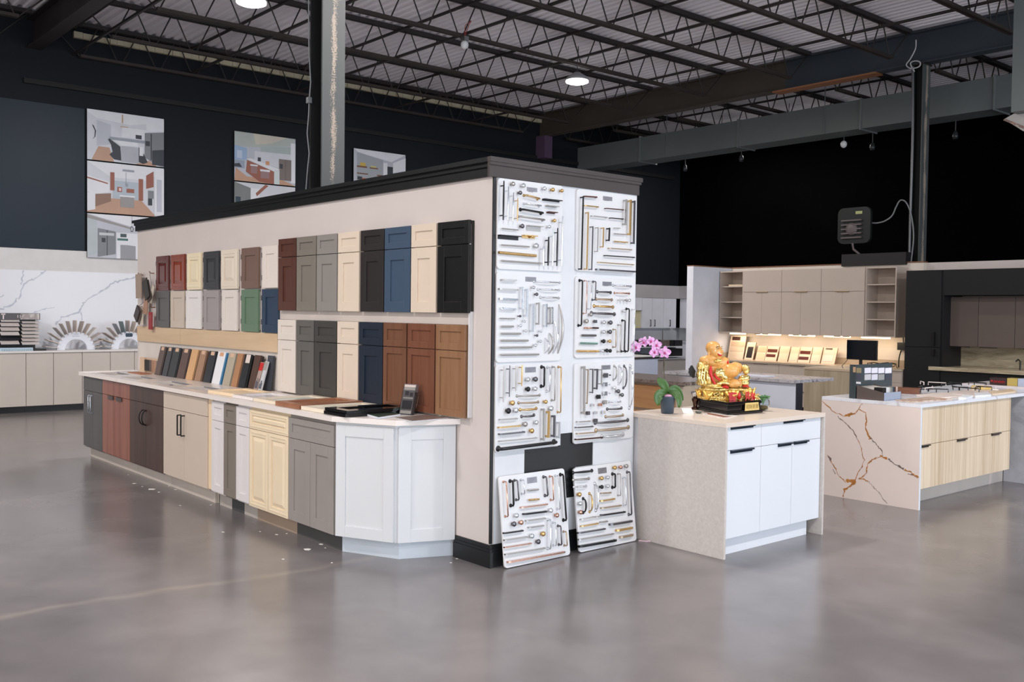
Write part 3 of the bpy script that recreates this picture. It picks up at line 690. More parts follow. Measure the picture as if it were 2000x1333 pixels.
r, ds = base_cab('pale beige two-door base cabinet with black square handles', -3.989, -3.023, M_BEIGEL, 0.737, 'slab', 2)
for d_, c_ in zip(ds, (-3.575, -3.495)):
    bow(MB(), FD, c_, 0.615, 0, 0.088, 0.035, 0.007, True).build('square_handle', M_BLKH, d_)
tag(MB().box(-3.021, -2.935, -0.585, -0.02, 0.13, 0.89).build('filler_panel', paint((222, 200, 168), 0.5, 1.1), rel=(-2.98, -0.3, 0.13)), 'narrow pale yellow filler panel between the beige and white base cabinets', 'panel')
tag(MB().box(-3.02, -2.985, -0.50, -0.46, 0, 0.11).box(-3.00, -2.985, -0.50, -0.1, 0, 0.11).build('kick_board', paint((200, 190, 176), 0.6), rel=(-3.0, -0.48, 0)), 'loose kick board end standing in the gap beneath the filler panel', 'board')
M_WH = paint((222, 217, 216), 0.4, 1.0, 0.01)
M_OLV = paint((122, 114, 104), 0.45, 1.1)
M_CRM = paint((232, 214, 184), 0.4, 0.98, 0.03)
M_GRY = paint((152, 145, 140), 0.4, 0.97)
base_cab('narrow white shaker base cabinet, left neighbour of the olive-grey one', -2.93, -2.692, M_WH, 0.722, 'shaker', 1, 0.877, 0.13, paint((176, 168, 160), 0.6), 0.06)
base_cab('narrow olive-grey shaker base cabinet between two white ones', -2.690, -2.462, M_OLV, 0.722, 'shaker', 1, 0.875, 0.13, paint((70, 70, 70), 0.6), 0.06)
base_cab('narrow white shaker base cabinet, left neighbour of the cream one', -2.460, -2.224, M_WH, 0.721, 'shaker', 1, 0.873, 0.13, paint((176, 168, 160), 0.6), 0.06)
base_cab('cream glazed raised-panel base cabinet with two doors', -2.222, -1.584, M_CRM, 0.720, 'raised', 2, 0.870, 0.118, paint((160, 140, 122), 0.6), 0.05)
base_cab('warm grey shaker base cabinet with two doors', -1.580, -0.940, M_GRY, 0.717, 'shaker', 2, 0.866, 0.12, paint((74, 72, 72), 0.6), 0.075)
# angled end cabinet
M_WHA = paint((208, 210, 212), 0.4, 1.0, 0.01)
A_, B_, C_ = (-0.936, -0.585), (-0.515, -0.385), (-0.365, -0.003)
r = thing('base_cabinet', 'white angled end cabinet closing the run next to the handle boards', 'cabinet', (-0.65, -0.2, 0), 'base cabinets along the beige wall')
MB().prism(FZ(0, 0, 0), [A_, B_, C_, (-0.936, -0.003)], 0.115, CT0).build('cabinet_body', M_WHA, r)
MB().prism(FZ(0, 0, 0), [(-0.936, -0.53), (-0.525, -0.345), (-0.385, -0.003), (-0.936, -0.003)], 0, 0.115).build('toe_kick', paint((190, 198, 206), 0.5), r)
def F2(p, q): 
    U = np.array((q[0]-p[0], q[1]-p[1], 0.0)); L = float(np.linalg.norm(U)); U /= L
    return frame((p[0], p[1], 0), U, (0, 0, 1), (U[1], -U[0], 0)), L
Fa, La = F2(A_, B_); front(Fa, 0.012, La-0.005, 0.12, 0.875, 0, 0.02, 'shaker', 0.075).build('door', M_WHA, r, 0.001)
Fb, Lb = F2(B_, C_); front(Fb, 0.018, Lb-0.004, 0.115, 0.88, 0, 0.016, 'shaker', 0.085).build('end_panel', M_WHA, r, 0.001)

# worktops
M_QZ = veined((224, 214, 206), (196, 188, 182), 1.2, 0.03, 0.25, 1.1, 5.0, None, (1, 1, 1), 0.6)
hol = [(-6.12, -5.68), (-5.38, -4.92), (-4.55, -4.02), (-3.78, -3.40)]
mb = MB(); X0, X1, Y0, Y1, H0, H1 = -6.40, -2.935, -0.625, -0.002, -0.52, -0.30
mb.box(X0, X1, Y0, H0, CT0, CT1).box(X0, X1, H1, Y1, CT0, CT1)
xs = [X0] + [v_ for h_ in hol for v_ in h_] + [X1]
for i in range(0, len(xs), 2): mb.box(xs[i], xs[i+1], H0, H1, CT0, CT1)
r = thing('worktop', 'pale marbled worktop with four small sink cut-outs over the left base cabinets', 'worktop', (-4.6, -0.3, CT0))
mb.build('slab', M_QZ, r)
M_SINK = paint((140, 139, 145), 0.35)
M_VOID = paint((40, 36, 34), 0.6)  # dark colour stands in for the shade inside the cut-outs
for a, c in hol:
    MB().box(a, a+0.012, H0, H1, CT0-0.05, CT0).box(c-0.012, c, H0, H1, CT0-0.05, CT0).box(a, c, H0, H0+0.012, CT0-0.05, CT0).box(a, c, H1-0.012, H1, CT0-0.05, CT0).box(a, c, H0, H1, CT0-0.055, CT0-0.05).build('cutout_shade', M_VOID, r)
    MB().box(a, c, H1-0.006, H1-0.0005, CT1-0.012, CT1-0.001).build('cut_edge', M_SINK, r)
tq = [PZ(775, 827, CT1), PZ(923, 823.3, CT1)]
tag(MB().prism(FZ(0, 0, 0), [(-2.932, -0.625), (-0.925, -0.625), (-0.475, -0.41), (-0.315, -0.002), (-2.932, -0.002)], CT0, CT1-0.001).build('worktop', paint((220, 212, 206), 0.3, 1.1, 0.02), rel=(-1.7, -0.3, CT0)), 'off-white worktop with a cut corner over the right base cabinets', 'worktop')

# ------------------------------------------------------------------ leaning blocks on the worktop
bl = [(-5.54, -5.40, (84, 68, 62), (96, 80, 72), 'grey-brown'), (-5.33, -5.20, (40, 40, 42), None, 'narrow anthracite'), (-5.16, -4.99, (22, 26, 26), None, 'green-black'), (-4.93, -4.75, (78, 58, 52), (98, 76, 68), 'chocolate brown'),
      (-4.70, -4.54, (196, 150, 104), (208, 166, 120), 'light oak'), (-4.48, -4.34, (140, 106, 82), (168, 134, 106), 'knotty walnut'), (-4.27, -4.11, (16, 20, 26), None, 'blue-black'), (-4.07, -3.90, (222, 222, 224), None, 'white with a blue edge'),
      (-3.83, -3.68, (168, 158, 138), None, 'greige'), (-3.64, -3.53, (158, 112, 78), (174, 128, 92), 'caramel brown'), (-3.49, -3.36, (18, 18, 20), None, 'jet black with a white sticker'), (-3.29, -3.17, (66, 46, 38), (86, 62, 50), 'dark rosewood')]
for i, (a, c, rgb, rgb2, nm) in enumerate(bl):
    zb = CT1+0.001; yb, yt_ = -0.110, -0.045; h = 1.235-zb
    nb = 'leftmost of the leaning row' if i == 0 else 'leaning right of the %s one' % bl[i-1][4].split(' with')[0]
    r = thing('finish_sample', '%s finish sample block, %s' % (nm, nb), 'sample block', ((a+c)/2, -0.12, zb), 'finish sample blocks leaning on the worktop')
    V = np.array((0.012, yt_-yb, h)); L = float(np.linalg.norm(V)); Fq = frame((a, yb, zb), (1, 0, 0), V, (0, -h, yt_-yb))
    mt = wood(rgb, rgb2, 'Z', 5, 0.45, 1.1) if rgb2 else paint(rgb, 0.35, 1.1)
    w = c-a
    MB().fbox(Fq, 0, w, 0, L, -0.018, 0).build('panel', mt, r, 0.001)
    MB().fbox(Fq, w+0.0005, w+0.03, 0.0, L-0.006, -0.018, -0.004).build('side_strip', paint((60, 120, 160), 0.4) if i == 7 else paint(tuple(int(q*0.7) for q in rgb), 0.4), r)
    if i in (7,): sc = (214, 160, 120)
    else: sc = (214, 178, 150)
    if i == 10: MB().fbox(Fq, w*0.3, w*0.95, L-0.08, L-0.004, 0.0003, 0.001).build('sticker', paint((220, 206, 196), 0.6), r)
    elif i not in (4, 9, 11): MB().fbox(Fq, w*0.28, w*0.78, L-0.042, L-0.006, 0.0003, 0.001).build('sticker', paint(sc, 0.6), r)
def mag_stand(a, w, rgb, rgb2, label, top=1.20, name='magazine', cat='magazine'):
    r = thing(name, label, cat, (a, -0.12, CT1), None)
    zb = CT1+0.001; V = np.array((0.02, 0.06, top-zb)); L = float(np.linalg.norm(V)); Fq = frame((a, -0.13, zb), (1, 0, 0), V, (0, -(top-zb), 0.06))
    MB().fbox(Fq, 0, w, 0, L, -0.012, 0).build('cover', paint(rgb, 0.35), r)
    mb = MB(); q = random.Random(int(a*100))
    MB().fbox(Fq, 0.0, w, L*0.70, L*0.98, 0.0002, 0.001).build('title_band', paint(rgb2, 0.35), r)
    for k in range(4): mb.fbox(Fq, w*(0.1+0.2*k), w*(0.25+0.2*k), L*0.08, L*(0.2+0.25*q.random()), 0.0002, 0.001)
    mb.build('cover_picture', paint((80, 84, 96), 0.4), r)
mag_stand(-3.135, 0.07, (170, 150, 140), (190, 40, 36), 'upright magazine with a red title band beside the leaning blocks', 1.18)
mag_stand(-3.050, 0.06, (200, 202, 206), (160, 156, 150), 'upright pale magazine standing right of the red-banded one', 1.19)
MBf = MB()
r = thing('binder', 'dark grey ring binder leaning behind the upright magazines', 'binder', (-3.0, -0.04, CT1))
V = np.array((0.02, 0.03, 0.31)); Fq = frame((-3.06, -0.068, CT1+0.001), (1, 0, 0), V, (0, -0.31, 0.03))
MB().fbox(Fq, 0, 0.10, 0, 0.31, -0.02, 0).build('cover', paint((62, 66, 74), 0.4), r)
# small framed veneer swatches at the left end
r = thing('veneer_swatch_frame', 'small pale frame of upright veneer strips standing at the left end', 'sample frame', (-6.1, -0.05, CT1))
x0 = PY(275, 720, -0.06)[0]; x1 = PY(313, 720, -0.06)[0]; z1 = PY(290, 700, -0.06)[1]
MB().box(x0, x0+0.13, -0.07, -0.05, CT1, z1).box(x1-0.03, x1, -0.07, -0.05, CT1, z1-0.02).box(x0, x1, -0.045, -0.04, CT1, z1).build('frame', paint((214, 184, 154), 0.5), r)
n = 6; w = (x1-x0-0.16)/n
for k, rgb in enumerate([(24, 20, 20), (24, 20, 20), (92, 76, 72), (164, 124, 96), (176, 136, 106), (128, 120, 116)]):
    MB().box(x0+0.13+k*w, x0+0.13+(k+1)*w-0.002, -0.066, -0.046, CT1+0.02, z1-0.02).build('veneer_strip', paint(rgb, 0.5), r)
tag(MB().box(x0+0.1, x0+0.5, -0.24, -0.12, CT1+0.0005, CT1+0.008).build('wood_chip', paint((170, 110, 78), 0.5), rel=(x0+0.3, -0.18, CT1)), 'thin reddish wooden strip lying in front of the veneer frame', 'sample')

# ------------------------------------------------------------------ framed door samples lying on the right worktop
def lying(x0, x1, y0, y1, mt, label, ang=0.0, z=None, t=0.024, style='shaker', panel=None, fr=0.06):
    z = CT1 if z is None else z
    c = ((x0+x1)/2, (y0+y1)/2)
    r = thing('door_sample', label, 'cabinet door', (c[0], c[1], z), 'door samples lying on the worktop')
    Fq = FZ(c[0], c[1], z+0.0005, ang); w, h = x1-x0, y1-y0
    front(Fq, -w/2, w/2, -h/2, h/2, 0, t, style, fr).build('frame_panel', mt, r, 0.0012)
    if panel is not None: MB().fbox(Fq, -w/2+fr+0.004, w/2-fr-0.004, -h/2+fr+0.004, h/2-fr-0.004, t*0.55, t*0.6).build('inset_panel', panel, r)
    return r
lying(-3.10, -2.60, -0.555, -0.20, paint((230, 206, 172), 0.4, 1.1), 'pale yellow door sample lying at the left end of the right worktop', 0.02)
lying(-2.585, -2.22, -0.575, -0.20, paint((226, 218, 214), 0.25, 1.1), 'glossy white framed door sample lying next to the yellow one', 0.0, panel=paint((214, 216, 222), 0.12))
lying(-2.205, -1.82, -0.575, -0.06, paint((224, 210, 190), 0.35, 1.1), 'ivory door sample lying between the white and brown ones', 0.0, panel=paint((200, 214, 208), 0.2))
lying(-1.80, -1.44, -0.595, -0.06, wood((140, 92, 66), (166, 116, 86), 'Y', 5, 0.4, 1.0), 'brown wooden door sample lying on the worktop', 0.0, t=0.034)
lying(-1.425, -1.10, -0.585, -0.06, paint((226, 214, 194), 0.35, 1.1), 'cream door sample lying between the brown and black ones', 0.0, t=0.026, panel=paint((214, 226, 216), 0.2))
lying(-1.085, -0.80, -0.595, -0.06, paint((10, 11, 14), 0.12), 'glossy black door sample lying under the other black one', 0.0, t=0.022)
lying(-1.08, -0.79, -0.590, -0.06, paint((12, 13, 16), 0.12), 'glossy black door sample stacked on top of another black one', 0.0, z=CT1+0.023, t=0.022)
def flatmag(pts, cols, label, name='magazine', thick=0.012):
    P = [PZ(u, v_, CT1) for u, v_ in pts]
    c = (sum(p[0] for p in P)/4, sum(p[1] for p in P)/4)
    r = thing(name, label, name.split('_')[-1], (c[0], c[1], CT1))
    MB().prism(FZ(0, 0, CT1+0.0004), P, 0, thick).build('pages', paint((214, 218, 224), 0.5), r)
    def q(a, b_):
        p = (1-a)*(1-b_)*np.array(P[0])+a*(1-b_)*np.array(P[1])+a*b_*np.array(P[2])+(1-a)*b_*np.array(P[3]); return (float(p[0]), float(p[1]))
    for a0, a1, b0, b1, rgb in cols:
        MB().prism(FZ(0, 0, CT1+0.0004), [q(a0, b0), q(a1, b0), q(a1, b1), q(a0, b1)], thick, thick+0.0008).build('cover_picture', paint(rgb, 0.3), r)
flatmag([(706, 810), (739, 819.5), (782, 813), (756, 806)], [(0.02, 0.98, 0.02, 0.98, (60, 74, 62)), ], 'dark green magazine lying open-edge out near the cut corner')
flatmag([(770, 817), (806, 824), (874, 818), (838, 811)], [(0, 1, 0.0, 1, (128, 112, 104))], 'brown photo brochure lying beneath the tan sample panels', 'brochure', 0.003)
# clear leaflet holder
r = thing('leaflet_holder', 'clear acrylic holder with photo leaflets standing on the worktop corner', 'leaflet holder', (-0.70, -0.2, CT1))
bx0, by0 = PZ(779.5, 809.5, CT1); bx1, by1 = PZ(803, 811.5, CT1)
U = np.array((bx1-bx0, by1-by0, 0)); Lw = float(np.linalg.norm(U)); U /= Lw; Nv = np.array((U[1], -U[0], 0)); Vv = np.array((0, 0, 0.215)) - Nv*0.06
Fq = frame((bx0, by0, CT1+0.001), U, Vv, np.cross(U, Vv/np.linalg.norm(Vv)))
H = 0.215
MB().fbox(Fq, 0, Lw, 0, H, -0.028, -0.001).build('leaflets', paint((120, 108, 108), 0.5), r)
mb = MB()
for i, (a0, a1, c0_, c1_, ) in enumerate(((0.05, 0.95, 0.80, 0.97), (0.05, 0.95, 0.03, 0.13), (0.1, 0.9, 0.52, 0.56))): mb.fbox(Fq, Lw*a0, Lw*a1, H*c0_, H*c1_, -0.0008, 0.0002)
mb.build('leaflet_picture', paint((206, 190, 182), 0.5), r)
mb = MB()
for a0, a1, c0_, c1_ in ((0.1, 0.9, 0.18, 0.46), (0.2, 0.5, 0.62, 0.76), (0.6, 0.85, 0.60, 0.72)): mb.fbox(Fq, Lw*a0, Lw*a1, H*c0_, H*c1_, -0.0008, 0.0002)
mb.build('leaflet_picture', paint((60, 52, 56), 0.5), r)
MB().fbox(Fq, -0.003, Lw+0.003, 0, H*0.9, 0.001, 0.003).fbox(Fq, -0.003, Lw+0.003, 0, 0.003, -0.045, 0.003).fbox(Fq, -0.003, 0.0, 0, H*0.75, -0.04, 0.003).fbox(Fq, Lw, Lw+0.003, 0, H*0.75, -0.04, 0.003).build('clear_holder', glass(), r)
# ================================================================== HANDLE BOARDS ON THE END FACE
MC = {'K': paint((22, 22, 25), 0.35, metal=0.2), 'S': paint((176, 172, 168), 0.32, metal=0.75), 'C': paint((222, 226, 232), 0.12, metal=0.8), 'G': paint((204, 168, 110), 0.25, metal=0.8),
      'N': metal((110, 108, 112), 0.32), 'D': metal((92, 66, 62), 0.35), 'R': metal((206, 160, 140), 0.2), 'T': paint((176, 156, 132), 0.35, metal=0.7), 'V': metal((120, 160, 148), 0.3), 'W': paint((200, 202, 206), 0.25, metal=0.6)}
MNAME = {'K': 'matt black', 'S': 'satin nickel', 'C': 'polished chrome', 'G': 'brass', 'N': 'dark pewter', 'D': 'dark bronze', 'R': 'rose gold', 'T': 'champagne', 'V': 'green-tinted', 'W': 'brushed steel'}
M_BOARD = paint((224, 224, 225), 0.35, 1.0, 0.01)
M_PLATE = metal((150, 148, 152), 0.45)
M_PTXT = paint((80, 80, 84), 0.5)
BS = 1/6.667
def handle_board(label, F, w, h, ox, oy, items, stagger=0.030):
    root = thing('handle_board', label, 'handle display', at(F, w/2, 0, 0), 'white boards of sample handles')
    t = 0.014; rc = 0.022; pts = []
    for cx_, cy_, a0 in ((w-rc, h-rc, 0), (rc, h-rc, 90), (rc, rc, 180), (w-rc, rc, 270)):
        for k in range(5):
            a = math.radians(a0+22.5*k); pts.append((cx_+rc*math.cos(a), cy_+rc*math.sin(a)))
    MB().prism(F, pts, 0, t).build('board_panel', M_BOARD, root, 0.001)
    for it in items:
        k = it[0]
        if k == 'p':
            a = PF(ox+it[1]*BS, oy+it[2]*BS, F, t); c = PF(ox+it[3]*BS, oy+it[4]*BS, F, t)
            u0, u1 = sorted((a[0], c[0])); v0, v1 = sorted((a[1], c[1]))
            pl = MB().fbox(F, u0, u1, v0+0.004, v1-0.002, t, t+0.003).build('name_plate', M_PLATE, root)
            mb = MB()
            for q in range(3): mb.fbox(F, u0+0.012, u1-0.012-0.012*q, v1-0.012-q*0.010, v1-0.010-q*0.010, t+0.0031, t+0.0036)
            mb.build('engraving', M_PTXT, pl)
        elif k in 'kq':
            col = it[4]; so = 0.024
            u, v_ = PF(ox+it[1]*BS, oy+it[2]*BS, F, t+so); r = it[3]/1750.0
            c = at(F, u, v_, t)
            if k == 'k': o = MB().lathe(c, [(r*0.55, 0), (r*0.42, 0.003), (r*0.32, 0.010), (r*0.6, 0.015), (r*0.98, 0.019), (r, 0.023), (r*0.85, 0.028), (r*0.4, 0.031)], 16, F[3])
            else: o = MB().lathe(c, [(r*0.5, 0), (r*0.4, 0.004), (r*0.4, 0.014)], 8, F[3]).fbox(F, u-r*0.9, u+r*0.9, v_-r*0.9, v_+r*0.9, t+0.014, t+0.028, 0, 0.002)
            L2(o.build('knob', MC[col], root), MNAME[col]+' knob')
        elif k == 'x':
            col = it[5]
            a = PF(ox+it[1]*BS, oy+it[2]*BS, F, t+0.012); c = PF(ox+it[3]*BS, oy+it[4]*BS, F, t+0.012)
            u0, u1 = sorted((a[0], c[0])); v0, v1 = sorted((a[1], c[1]))
            mb = MB().fbox(F, u0, u1, v0, v1, t, t+0.004).fbox(F, u0, u1+0.006, v1-0.006, v1, t+0.004, t+0.030)
            L2(mb.build('cup_pull', MC[col], root), MNAME[col]+' cup pull')
        else:
            _, x1, y1, x2, y2, col, r, st = it; r = r*0.78
            so = {'t': 0.032, 'e': 0.030, 'f': 0.028, 'a': 0.030, 'w': 0.022, 's': 0.016, 'c': 0.004}[st]
            p = np.array(PF(ox+x1*BS, oy+y1*BS, F, t+so)); q = np.array(PF(ox+x2*BS, oy+y2*BS, F, t+so)); d = q-p; L = np.linalg.norm(d)
            P3 = lambda s, n: at(F, p[0]+d[0]*s, p[1]+d[1]*s, t+n)
            mb = MB()
            if st == 't':
                n_ = 9; rad = [r*(0.75+0.35*math.sin(PI*i/(n_-1))) for i in range(n_)]
                mb.tube([P3(i/(n_-1), so) for i in range(n_)], r, 8, radii=rad)
                for s in (0.12, 0.88): mb.tube([P3(s, 0), P3(s, so)], r*0.7, 6)
            elif st in 'ew':
                e = min(0.06, r*1.3/L); seg = 8 if st == 'e' else 4
                mb.tube([P3(0, 0), P3(0, so*0.8), P3(e, so), P3(1-e, so), P3(1, so*0.8), P3(1, 0)], r, seg)
                if st == 'e':
                    for s in (0, 1): mb.lathe(P3(s, 0), [(r*1.9, 0), (r*1.7, 0.004), (r, 0.008)], 10, F[3])
            elif st == 'f':
                mb.tube([P3(0, 0), P3(0, so)], r, 4); mb.tube([P3(1, 0), P3(1, so)], r, 4); mb.tube([P3(-r/L, so), P3(1+r/L, so)], r, 4)
            elif st == 's':
                mb.tube([P3(0, so), P3(1, so)], r, 6, flat=1.0); mb.tube([P3(0.15, 0), P3(0.15, so)], r*0.7, 5); mb.tube([P3(0.85, 0), P3(0.85, so)], r*0.7, 5)
            elif st == 'a':
                n_ = 11; rad = [r*(0.7+0.5*math.sin(PI*i/(n_-1))) for i in range(n_)]
                mb.tube([P3(i/(n_-1), so*(math.sin(PI*i/(n_-1))**0.35)) for i in range(n_)], r, 8, radii=rad)
                for s in (0, 1): mb.lathe(P3(s, 0), [(r*2.0, 0), (r*1.7, 0.004), (r, 0.008)], 10, F[3])
            elif st == 'c':
                n_ = 13
                mb.tube([P3(i/(n_-1), 0.004+0.030*math.sin(PI*i/(n_-1))) + np.array(F[1])*0.012*math.sin(PI*i/(n_-1)) for i in range(n_)], r, 6, radii=[r*(0.4+0.9*math.sin(PI*i/(n_-1))) for i in range(n_)])
            L2(mb.build('pull_handle', MC[col], root), MNAME[col]+' pull handle')
    return root
b_ = lambda x1, y1, x2, y2, col, r=0.006, st='e': ('b', x1, y1, x2, y2, col, r, st)
k_ = lambda x, y, r, col: ('k', x, y, r, col)
q_ = lambda x, y, r, col: ('q', x, y, r, col)
FE = lambda y, z: FX(0.0065, y, z)
handle_board('white board of long bar pulls and round knobs, top of the left column', FE(0.022, 1.922), 0.570, 0.580, 960, 340, [
 ('p', 460, 165, 592, 245), b_(162, 90, 152, 600, 'K', .0075, 't'), b_(222, 165, 212, 600, 'C', .006, 't'), b_(287, 240, 278, 610, 'C', .006, 't'), b_(343, 312, 337, 612, 'G', .005, 't'),
 k_(285, 130, 26, 'S'), k_(420, 150, 27, 'C'), k_(378, 245, 24, 'N'), k_(695, 190, 24, 'C'), k_(803, 205, 24, 'G'), k_(920, 218, 22, 'G'),
 b_(460, 275, 635, 322, 'G', .007), b_(458, 385, 655, 415, 'C', .006), b_(415, 460, 680, 508, 'K', .009), b_(385, 550, 700, 598, 'S', .007),
 ('x', 675, 320, 895, 370, 'K'), ('x', 715, 405, 855, 440, 'S'), ('x', 730, 488, 835, 522, 'D'), k_(825, 608, 22, 'G'), k_(405, 680, 26, 'N'), k_(755, 688, 22, 'C'),
 ('x', 470, 665, 650, 750, 'S'), b_(135, 710, 350, 730, 'S', .005, 's'), ('x', 95, 790, 360, 865, 'K'), ('x', 410, 792, 575, 845, 'G'), k_(535, 815, 18, 'G'), b_(130, 925, 495, 948, 'S', .006, 's'),
 k_(590, 935, 32, 'C'), b_(95, 1022, 580, 1066, 'G', .012, 's'), b_(130, 1130, 640, 1165, 'S', .007, 's'),
 b_(678, 945, 675, 1195, 'C', .008, 't'), b_(745, 820, 735, 1195, 'K', .008, 't'), b_(805, 760, 795, 1195, 'C', .007, 't'), b_(862, 705, 850, 1200, 'K', .007, 't'), b_(927, 550, 912, 1200, 'C', .008, 't')])
handle_board('white board of slim square pulls, top of the right column', FE(0.722, 1.935), 0.602, 0.562, 1110, 360, [
 ('p', 452, 150, 568, 228), b_(195, 170, 170, 1105, 'K', .0075, 'f'), b_(260, 372, 240, 1105, 'G', .0065, 'f'), b_(320, 557, 305, 1110, 'N', .006, 'f'), b_(388, 567, 380, 875, 'S', .005, 'f'), b_(460, 572, 452, 815, 'G', .006, 'f'), b_(537, 579, 530, 730, 'K', .008, 'f'),
 b_(225, 158, 380, 170, 'D', .008, 'w'), b_(225, 280, 400, 297, 'G', .007, 'w'), b_(320, 413, 515, 435, 'S', .006, 'w'), b_(500, 315, 728, 335, 'D', .006, 'w'), b_(560, 440, 725, 455, 'K', .006, 'w'),
 b_(600, 571, 680, 575, 'S', .0035, 's'), b_(600, 645, 755, 655, 'S', .005, 's'), b_(600, 745, 775, 758, 'G', .006, 's'), b_(545, 835, 835, 855, 'T', .0065, 'w'), b_(490, 930, 870, 955, 'K', .0065, 'w'), b_(405, 1018, 860, 1050, 'G', .005, 'w'), b_(385, 1110, 875, 1140, 'N', .010, 'w'),
 b_(757, 212, 745, 520, 'S', .010, 'f'), b_(815, 218, 803, 650, 'G', .010, 'f'), b_(864, 228, 852, 765, 'N', .010, 'f')])
handle_board('white board of chrome pulls with curved bows, second in the left column', FE(0.022, 1.322), 0.570, 0.583, 960, 520, [
 ('p', 442, 135, 577, 212), b_(150, 180, 325, 186, 'S', .009, 'w'), b_(118, 298, 345, 310, 'S', .009, 'w'), b_(122, 425, 347, 438, 'C', .011, 'w'), b_(140, 550, 318, 562, 'C', .010, 'w'),
 b_(120, 683, 200, 684, 'S', .006, 's'), b_(225, 685, 305, 685, 'S', .006, 's'), b_(130, 787, 288, 787, 'S', .008, 's'), b_(130, 880, 382, 880, 'S', .008, 's'), b_(125, 970, 478, 970, 'S', .008, 's'), b_(115, 1062, 525, 1056, 'S', .008, 's'), b_(120, 1157, 617, 1150, 'S', .008, 's'),
 b_(412, 283, 405, 550, 'C', .009, 'f'), b_(465, 313, 458, 645, 'C', .010, 'f'), b_(543, 505, 535, 845, 'C', .010, 'f'), b_(622, 487, 618, 752, 'S', .008, 'f'), b_(717, 508, 712, 780, 'C', .009, 'f'), b_(770, 547, 768, 748, 'S', .009, 'f'), b_(797, 542, 795, 746, 'C', .006, 'f'),
 b_(695, 935, 690, 1140, 'C', .006, 'c'), b_(752, 872, 745, 1145, 'S', .008, 'c'), b_(812, 715, 804, 1140, 'C', .007, 'c'), b_(880, 497, 864, 1140, 'S', .009, 'c'),
 b_(590, 203, 925, 215, 'C', .006, 'a'), b_(640, 302, 918, 312, 'C', .006, 'a'), b_(675, 407, 912, 415, 'C', .007, 'a'),
 k_(550, 278, 20, 'C'), k_(592, 368, 20, 'N'), k_(375, 653, 15, 'N'), k_(432, 720, 16, 'C'), k_(380, 778, 17, 'C'), k_(450, 845, 17, 'C'), k_(595, 905, 16, 'N'), k_(645, 850, 16, 'C'), k_(640, 980, 19, 'C'), k_(575, 1033, 19, 'C')])
handle_board('white board of tall wire pulls and crystal knobs, second in the right column', FE(0.722, 1.335), 0.602, 0.563, 1110, 520, [
 ('p', 445, 198, 560, 265), b_(185, 187, 170, 775, 'K', .0075), b_(243, 192, 233, 618, 'R', .004), b_(303, 197, 293, 558, 'C', .004), b_(360, 202, 350, 440, 'N', .006),
 b_(415, 335, 590, 345, 'N', .008, 'a'), b_(400, 430, 605, 440, 'T', .008, 'a'), b_(375, 522, 620, 534, 'G', .009, 'a'), b_(340, 613, 638, 628, 'N', .010, 'a'), b_(620, 250, 850, 265, 'C', .007, 'a'), b_(640, 350, 830, 358, 'R', .006, 'a'),
 k_(675, 443, 15, 'C'), k_(712, 443, 15, 'C'), k_(757, 445, 16, 'S'), k_(800, 447, 22, 'C'), k_(300, 632, 24, 'S'), k_(242, 718, 28, 'S'), q_(360, 722, 22, 'N'), k_(470, 732, 26, 'C'), k_(555, 737, 28, 'N'), k_(468, 858, 26, 'C'), k_(548, 858, 28, 'N'),
 k_(465, 980, 26, 'K'), k_(545, 980, 22, 'G'), k_(450, 1105, 22, 'C'), k_(505, 1100, 24, 'K'), k_(548, 1105, 24, 'K'), k_(735, 585, 22, 'C'),
 b_(215, 805, 300, 808, 'R', .008, 's'), b_(325, 805, 392, 808, 'D', .008, 's'), b_(180, 903, 360, 905, 'N', .010, 's'), b_(160, 1005, 378, 1010, 'V', .009, 's'), b_(120, 1108, 395, 1110, 'G', .010, 's'),
 b_(622, 827, 618, 1058, 'T', .005), b_(685, 768, 677, 1118, 'S', .005), b_(740, 710, 728, 1113, 'K', .0065), b_(795, 558, 780, 1113, 'K', .007), b_(868, 568, 853, 1110, 'C', .005)])
handle_board('white board with a long black bar pull along its bottom, third in the left column', FE(0.022, 0.740), 0.570, 0.565, 960, 700, [
 ('p', 438, 115, 573, 190), b_(160, 100, 152, 575, 'S', .006, 't'), b_(238, 95, 232, 505, 'N', .006, 't'), b_(320, 100, 314, 430, 'S', .006, 't'), b_(400, 90, 393, 365, 'G', .006, 't'),
 k_(480, 278, 28, 'C'), k_(578, 275, 30, 'N'), k_(480, 405, 30, 'K'), k_(575, 400, 28, 'C'), k_(278, 585, 30, 'G'), k_(225, 688, 34, 'K'), k_(325, 680, 32, 'C'), k_(710, 570, 25, 'G'), k_(782, 655, 32, 'C'), k_(445, 862, 30, 'S'), k_(588, 838, 28, 'C'), k_(530, 948, 30, 'G'),
 b_(690, 118, 685, 370, 'K', .009), b_(765, 122, 755, 435, 'C', .007), b_(830, 117, 822, 553, 'S', .006), b_(908, 117, 900, 708, 'G', .006),
 b_(370, 497, 665, 485, 'S', .007, 'a'), b_(390, 587, 645, 575, 'T', .007, 'a'), b_(410, 677, 620, 660, 'G', .008, 'a'), b_(430, 765, 590, 747, 'N', .008, 'a'),
 b_(125, 803, 343, 788, 'S', .007, 'w'), b_(110, 905, 388, 880, 'G', .008, 'w'), b_(120, 994, 435, 962, 'N', .009, 'w'), b_(120, 1085, 600, 1040, 'S', .006, 'w'), b_(125, 1187, 850, 1096, 'K', .014, 'e'),
 b_(682, 672, 680, 1058, 'S', .010, 'f'), b_(750, 705, 740, 1020, 'G', .011, 'f'), b_(820, 760, 815, 1015, 'N', .011, 'f'), b_(888, 845, 883, 1030, 'W', .010, 'f')])
